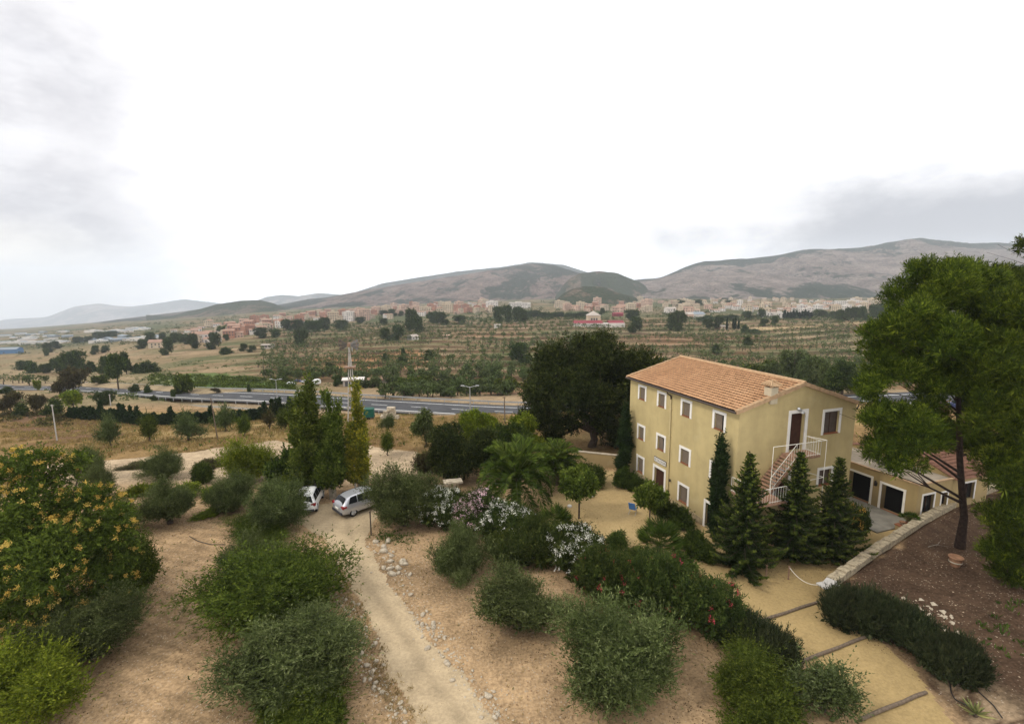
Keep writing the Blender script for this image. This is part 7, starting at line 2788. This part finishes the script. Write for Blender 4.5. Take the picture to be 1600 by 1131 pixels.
# ---------------------------------------------------------------- houses of the valley and the town
def block_mesh(name, w, d, st, wall, roof, bays, seed, pitched=True, fh=3.0):
    rng = np.random.default_rng(seed)
    mb = MB()
    h = st * fh + .4
    mb.box(-w / 2, -d / 2, -6, w / 2, d / 2, h, 0)
    if pitched:
        r = min(w, d) * .16
        o = .4
        if w >= d:
            mb.poly([(-w / 2 - o, -d / 2 - o, h - .05), (w / 2 + o, -d / 2 - o, h - .05), (w / 2 + o, 0, h + r), (-w / 2 - o, 0, h + r)], 1)
            mb.poly([(-w / 2 - o, d / 2 + o, h - .05), (w / 2 + o, d / 2 + o, h - .05), (w / 2 + o, 0, h + r), (-w / 2 - o, 0, h + r)], 1)
            for sx in (-1, 1):
                mb.poly([(sx * w / 2, -d / 2, h), (sx * w / 2, d / 2, h), (sx * w / 2, 0, h + r - .1)], 0)
        else:
            mb.poly([(-w / 2 - o, -d / 2 - o, h - .05), (-w / 2 - o, d / 2 + o, h - .05), (0, d / 2 + o, h + r), (0, -d / 2 - o, h + r)], 1)
            mb.poly([(w / 2 + o, -d / 2 - o, h - .05), (w / 2 + o, d / 2 + o, h - .05), (0, d / 2 + o, h + r), (0, -d / 2 - o, h + r)], 1)
            for sy in (-1, 1):
                mb.poly([(-w / 2, sy * d / 2, h), (w / 2, sy * d / 2, h), (0, sy * d / 2, h + r - .1)], 0)
    else:
        mb.box(-w / 2 + .3, -d / 2 + .3, h, w / 2 - .3, d / 2 - .3, h + .05, 1)
        mb.box(-w / 2, -d / 2, h + .001, w / 2, -d / 2 + .28, h + .7, 0)
        mb.box(-w / 2, d / 2 - .28, h + .001, w / 2, d / 2, h + .7, 0)
        mb.box(-w * .2, -d * .15, h + .06, w * .1, d * .2, h + 2.3, 0)
    for s in range(st):
        for k in range(bays):
            x = -w / 2 + w * (k + .5) / bays
            ww, wh = .65 + .2 * rng.random(), .75
            z = s * fh + 1.6
            if rng.random() < .12:
                continue
            mb.box(x - ww, -d / 2 - .04, z - wh, x + ww, -d / 2 + .05, z + wh, 2)
        for k in range(max(2, int(bays * d / w))):
            y = -d / 2 + d * (k + .5) / max(2, int(bays * d / w))
            for sx in (-1, 1):
                mb.box(sx * w / 2 - .04, y - .6, s * fh + .9, sx * w / 2 + .04, y + .6, s * fh + 2.3, 2)
    return mb.mesh(name, [M[wall], M[roof], M['town_win']])


TB = []
for i, (w, d, st, wl_, rf, bays, pit, lab) in enumerate([
    (11, 9, 2, 'town_white', 'town_roof', 3, True, 'two-storey white house with a tiled roof in the distant town'), (9, 10, 3, 'town_cream', 'town_roof', 3, True, 'three-storey cream house with a tiled roof in the distant town'),
    (13, 9, 2, 'town_pink', 'town_roof', 4, True, 'two-storey pinkish house with a tiled roof in the distant town'), (10, 10, 3, 'town_white', 'town_flat', 3, False, 'three-storey white flat-roofed house in the distant town'),
    (12, 11, 3, 'town_brick', 'town_roof', 4, True, 'three-storey brick house with a tiled roof in the distant town'), (15, 11, 4, 'town_cream', 'town_flat', 5, False, 'four-storey cream flat-roofed block in the distant town'),
    (17, 12, 5, 'town_pink', 'town_flat', 6, False, 'five-storey pinkish block of flats in the distant town'), (15, 12, 4, 'town_brick', 'town_flat', 5, False, 'four-storey brick block of flats in the distant town'),
    (8, 8, 2, 'town_cream', 'town_flat', 2, False, 'small two-storey cream flat-roofed house in the distant town'), (14, 9, 1, 'town_white', 'town_roof', 4, True, 'low white house with a tiled roof in the distant town')]):
    TB.append((block_mesh('town_house', w, d, st, wl_, rf, bays, 900 + i, pit), lab, 'town houses: ' + lab[:-20]))
rng = np.random.default_rng(910)


def town(poly, n, kinds, size=1.0):
    P_ = np.array(poly, float)
    c = 0
    k = 0
    while c < n and k < n * 40:
        k += 1
        x = rng.uniform(P_[:, 0].min(), P_[:, 0].max())
        y = rng.uniform(P_[:, 1].min(), P_[:, 1].max())
        if not inpoly(np.array(x), np.array(y), poly):
            continue
        p = at(x, y)
        me, lab, grp = TB[kinds[rng.integers(0, len(kinds))]]
        o = link('town_house', me)
        o.location = tuple(p)
        o.rotation_euler = (0, 0, -math.atan2(p[0], p[1]) + rng.normal(0, .35))
        s = size * (.75 + .5 * rng.random())
        o.scale = (s, s, s * (.85 + .3 * rng.random()))
        tag(o, lab, 'house', grp)
        c += 1


town([(330, 512), (420, 498), (520, 488), (520, 503), (430, 516), (345, 532)], 80, [0, 1, 2, 2, 4, 4, 1, 7, 8])
town([(500, 494), (600, 482), (760, 472), (770, 488), (640, 496), (520, 506)], 92, [0, 1, 2, 3, 4, 5, 6, 7, 2, 1])
town([(850, 482), (900, 470), (1080, 472), (1080, 488), (900, 488)], 66, [1, 2, 2, 5, 6, 4, 1, 5])
town([(1060, 474), (1150, 464), (1260, 470), (1300, 474), (1300, 490), (1180, 492), (1070, 486)], 70, [0, 1, 3, 8, 9, 2, 0, 1])
town([(1240, 478), (1400, 468), (1400, 484), (1250, 490)], 44, [0, 1, 3, 5, 2, 9])
town([(265, 520), (330, 510), (340, 534), (280, 540)], 14, [2, 1, 0, 9])


def place_mesh(name, me, label, cat, group, P, rz=0.0):
    o = link(name, me)
    o.location = tuple(P)
    o.rotation_euler = (0, 0, rz)
    return tag(o, label, cat, group)


SH = [(block_mesh('industrial_shed', 34, 22, 1, 'town_white', 'shed_roof', 1, 950, True, 6), 'pale industrial shed on the far plain at the left'), (block_mesh('industrial_shed', 48, 26, 1, 'town_white', 'shed_roof', 1, 951, False, 7), 'long pale flat-roofed industrial shed on the far plain at the left'), (block_mesh('industrial_shed', 28, 18, 1, 'shed_roof', 'shed_roof', 1, 952, True, 6), 'grey industrial shed on the far plain at the left')]
for k in range(44):
    x = rng.uniform(-20, 250)
    y = rng.uniform(521, 541) - x * .035
    p = at(x, y)
    me, lab = SH[rng.integers(0, 3)]
    q = place_mesh('industrial_shed', me, lab, 'shed', 'industrial sheds: ' + lab[:-30], p, rng.normal(0, .5))
    s = .45 + .3 * rng.random()
    q.scale = (s, s, s * .8)
p = at(12, 552)
place_mesh('industrial_shed', block_mesh('industrial_shed', 26, 14, 1, 'shed_blue', 'shed_roof', 1, 953, True, 5), 'bright blue shed at the left edge of the far plain', 'shed', None, p, .3)
# long block of flats, the warehouse with crimson roofs, single houses
p = at(812, 482)
place_mesh('apartment_block', block_mesh('apartment_block', 46, 13, 4, 'town_white', 'town_flat', 14, 960, False), 'long white four-storey block with rows of dark windows in the town', 'building', None, p, .02)
p = at(769, 486)
place_mesh('apartment_block', block_mesh('apartment_block', 22, 16, 6, 'town_white', 'town_flat', 7, 961, False), 'tallest pale block of flats in the middle of the town', 'building', None, p, -.1)
p = at(1335, 478)
place_mesh('long_white_building', block_mesh('long_white_building', 70, 14, 3, 'town_white', 'town_flat', 20, 962, False), 'very long white building with a window band at the right of the town', 'building', None, p, -.25)
p = at(1070, 486)
place_mesh('apartment_block', block_mesh('apartment_block', 20, 14, 4, 'town_cream', 'town_flat', 6, 963, False), 'cream four-storey block standing alone left of the pines in the town', 'building', None, p, .1)
p = at(538, 500)
place_mesh('apartment_block', block_mesh('apartment_block', 18, 14, 6, 'town_brick', 'town_flat', 6, 964, False), 'brick-red block of flats above the terraces', 'building', None, p, .1)
p = at(545, 502)
place_mesh('apartment_block', block_mesh('apartment_block', 17, 14, 5, 'town_white', 'town_flat', 5, 965, False), 'white block of flats beside the brick-red one', 'building', None, p, .05)
p = at(1065, 497)
place_mesh('warehouse', block_mesh('warehouse', 26, 14, 1, 'town_pink', 'town_flat', 3, 966, True, 5), 'low pinkish warehouse at the near edge of the town', 'building', None, p, -.1)
p = at(1088, 498)
place_mesh('warehouse', block_mesh('warehouse', 16, 16, 1, 'town_white', 'shed_roof', 2, 967, True, 6), 'low white warehouse at the near edge of the town', 'building', None, p, .1)
for x, y, lab in [(1195, 496, 'white villa left of the cypress row at the near edge of the town'), (1218, 497, 'white villa behind the cypress row'), (1240, 496, 'white villa right of the cypress row with a long pale roof')]:
    p = at(x, y)
    place_mesh('villa', block_mesh('villa', 15, 10, 2, 'town_white', 'town_flat', 4, int(x), False), lab, 'house', 'villas near the cypress row', p, rng.normal(0, .2))


def part_house(name, label, x, y, w, d, h, rise, wall, roofm, rz, wins, cat='house', group=None):
    P_ = at(x, y)
    o = empty(name, tuple(P_), rz)
    tag(o, label, cat, group)
    mb = MB()
    mb.box(-w / 2, -d / 2, -2.5, w / 2, d / 2, h)
    for sx in (-1, 1):
        mb.poly([(sx * w / 2, -d / 2, h), (sx * w / 2, d / 2, h), (sx * w / 2, 0, h + rise)])
    mb.build('wall', M[wall], o)
    mb = MB()
    for sy in (-1, 1):
        mb.prism([(sy * (d / 2 + .4), h - .1), (0, h + rise + .02), (0, h + rise + .22), (sy * (d / 2 + .4), h + .1)], 0, -w / 2 - .4, w / 2 + .4)
    mb.build('roof', M[roofm], o)
    for (wx, wz, ww, wh) in wins:
        mb = MB()
        mb.box(wx - ww / 2, -d / 2 - .05, wz - wh / 2, wx + ww / 2, -d / 2 + .05, wz + wh / 2)
        mb.build('window', M['town_win'], o)
    for wy in (-d * .22, d * .22):
        for sx in (-1, 1):
            mb = MB()
            mb.box(sx * w / 2 - .05, wy - .5, h * .45, sx * w / 2 + .05, wy + .5, h * .45 + 1.2)
            mb.build('window', M['town_win'], o)
    return o


part_house('white_cottage', 'white cottage with a pale gable roof among the terraces', 645, 531, 7.6, 6.4, 2.9, 1.5, 'town_white', 'town_flat', .9, [(-1.6, 1.7, 1, 1.2), (1.6, 1.7, 1, 1.2)])
part_house('white_outhouse', 'tiny white outhouse under the dark tree left of the white cottage', 610, 530, 3.5, 3, 2.2, .5, 'town_white', 'town_white', .2, [])
part_house('cream_farmhouse', 'cream farmhouse with a tiled roof among pines at the left', 246, 543, 12, 9, 5.5, 2, 'town_cream', 'town_roof', .3, [(-3, 3.5, 1.2, 1.6), (0, 3.5, 1.2, 1.6), (3, 3.5, 1.2, 1.6), (-3, 1.2, 1.2, 1.6), (3, 1.2, 1.2, 1.6)])
part_house('white_shed', 'low white shed left of the cream farmhouse', 203, 532, 16, 7, 3.5, .8, 'town_white', 'shed_roof', .2, [(-4, 1.8, 1.5, 1.2), (2, 1.8, 1.5, 1.2)])
part_house('ruined_barn', 'low open-sided barn with dark openings on the terraces at the left', 419, 543, 9, 5, 2.4, .4, 'town_flat', 'town_flat', .1, [(-3, 1.2, 1.6, 1.3), (-.6, 1.2, 1.6, 1.3), (1.9, 1.2, 1.6, 1.3)])
part_house('small_hut', 'small pale hut on the terraces right of the white cottage', 697, 528, 5.5, 4, 2.2, .5, 'town_pink', 'town_pink', .1, [(0, 1.2, .8, .9)])
part_house('small_hut', 'small white hut with dark openings below the pine group', 777, 511, 6.5, 4, 2.5, .5, 'town_white', 'town_flat', .1, [(-1.2, 1.2, .9, 1), (1.2, 1.2, .9, 1)])
part_house('white_cottage', 'white cottage beside the slim cypresses at the right', 1130, 514, 7, 5, 2.6, .9, 'town_cream', 'town_flat', .2, [(-1.5, 1.4, .9, 1), (1.5, 1.4, .9, 1)])
part_house('chapel', 'white chapel on top of the wooded mound above the town', 916, 452, 16, 12, 9, 3.5, 'town_white', 'town_roof', .2, [(-3, 5, 1.6, 2.4), (3, 5, 1.6, 2.4)])
part_house('white_house', 'white house at the foot of the hill left of the pine wood', 1048, 460, 16, 12, 7, 2, 'town_white', 'town_flat', .1, [(-4, 4, 1.6, 2), (0, 4, 1.6, 2), (4, 4, 1.6, 2)])
# compound with crimson roofs
P = at(935, 511)
k = depth(P) / F
cw = empty('crimson_roofed_compound', tuple(P), .03)
tag(cw, 'white walled compound with crimson roofs and a tower under a pyramid roof', 'building')
mb = MB()
mb.box(-38 * k, 0, -4, 42 * k, 9, 5.5 * k)
mb.build('wall', M['town_white'], cw)
for x0, x1, y0, z0, z1 in ((-37, 8, 2, 5.6, 9.5), (18, 42, 3, 5.6, 9)):
    mb = MB()
    mb.prism([(y0, z0 * k), (y0 + 7, z1 * k), (y0 + 12, z1 * k - 1), (y0 + 12, z0 * k), ], 0, x0 * k, x1 * k)
    mb.build('roof', M['red_roof'], cw)
mb = MB()
mb.box(-14 * k, 9.5, 0, 6 * k, 20, 17 * k)
t_ = mb.build('tower', M['town_cream'], cw)
mb = MB()
a_, b_, z_ = -15 * k, 7 * k, 17 * k
for q in ([(a_, 9, z_), (b_, 9, z_), (-4 * k, 15, z_ + 7 * k)], [(b_, 9, z_), (b_, 21, z_), (-4 * k, 15, z_ + 7 * k)], [(b_, 21, z_), (a_, 21, z_), (-4 * k, 15, z_ + 7 * k)], [(a_, 21, z_), (a_, 9, z_), (-4 * k, 15, z_ + 7 * k)], [(a_, 9, z_), (b_, 9, z_), (b_, 21, z_), (a_, 21, z_)]):
    mb.poly(q)
mb.build('tower_roof', M['town_flat'], t_)
for xx in (-8, -4, 0):
    mb = MB()
    mb.box((xx - 1.3) * k, 9.4, 8.5 * k, (xx + 1.3) * k, 9.6, 13 * k)
    mb.build('window', M['town_win'], t_)
P = at(965, 494)
place_mesh('crimson_hall', block_mesh('crimson_hall', 14, 9, 1, 'red_roof', 'red_roof', 1, 970, True, 3.4), 'low dark crimson hall behind the walled compound', 'building', None, P, .1)
P = at(553, 602)
part_house('farm_shed', 'open farm shed with a bright tin roof behind the wind pump', 553, 602, 6.5, 4.5, 2.3, .3, 'town_flat', 'town_white', .2, [(-1.5, 1.0, 2.2, 1.6), (1.6, 1.0, 1.6, 1.5)], 'shed')
part_house('farm_shed', 'low rust-roofed shed right of the bright tin-roofed one', 590, 600, 6, 4.5, 1.9, .3, 'stone', 'rust', .1, [(0, .9, 1, 1)], 'shed')

# ---------------------------------------------------------------- haze
m, t = mat_base('valley_haze')
v = t.n('ShaderNodeVolumePrincipled')
v.inputs['Color'].default_value = (.84, .91, 1.0, 1)
v.inputs['Density'].default_value = HAZE
v.inputs['Anisotropy'].default_value = 0.0
o_ = t.n('ShaderNodeOutputMaterial')
t.t.links.new(v.outputs[0], o_.inputs['Volume'])
mb = MB()
mb.box(-16000, -120, -1700, 16000, 12500, 420)
tag(mb.build('haze', m), kind='stuff')
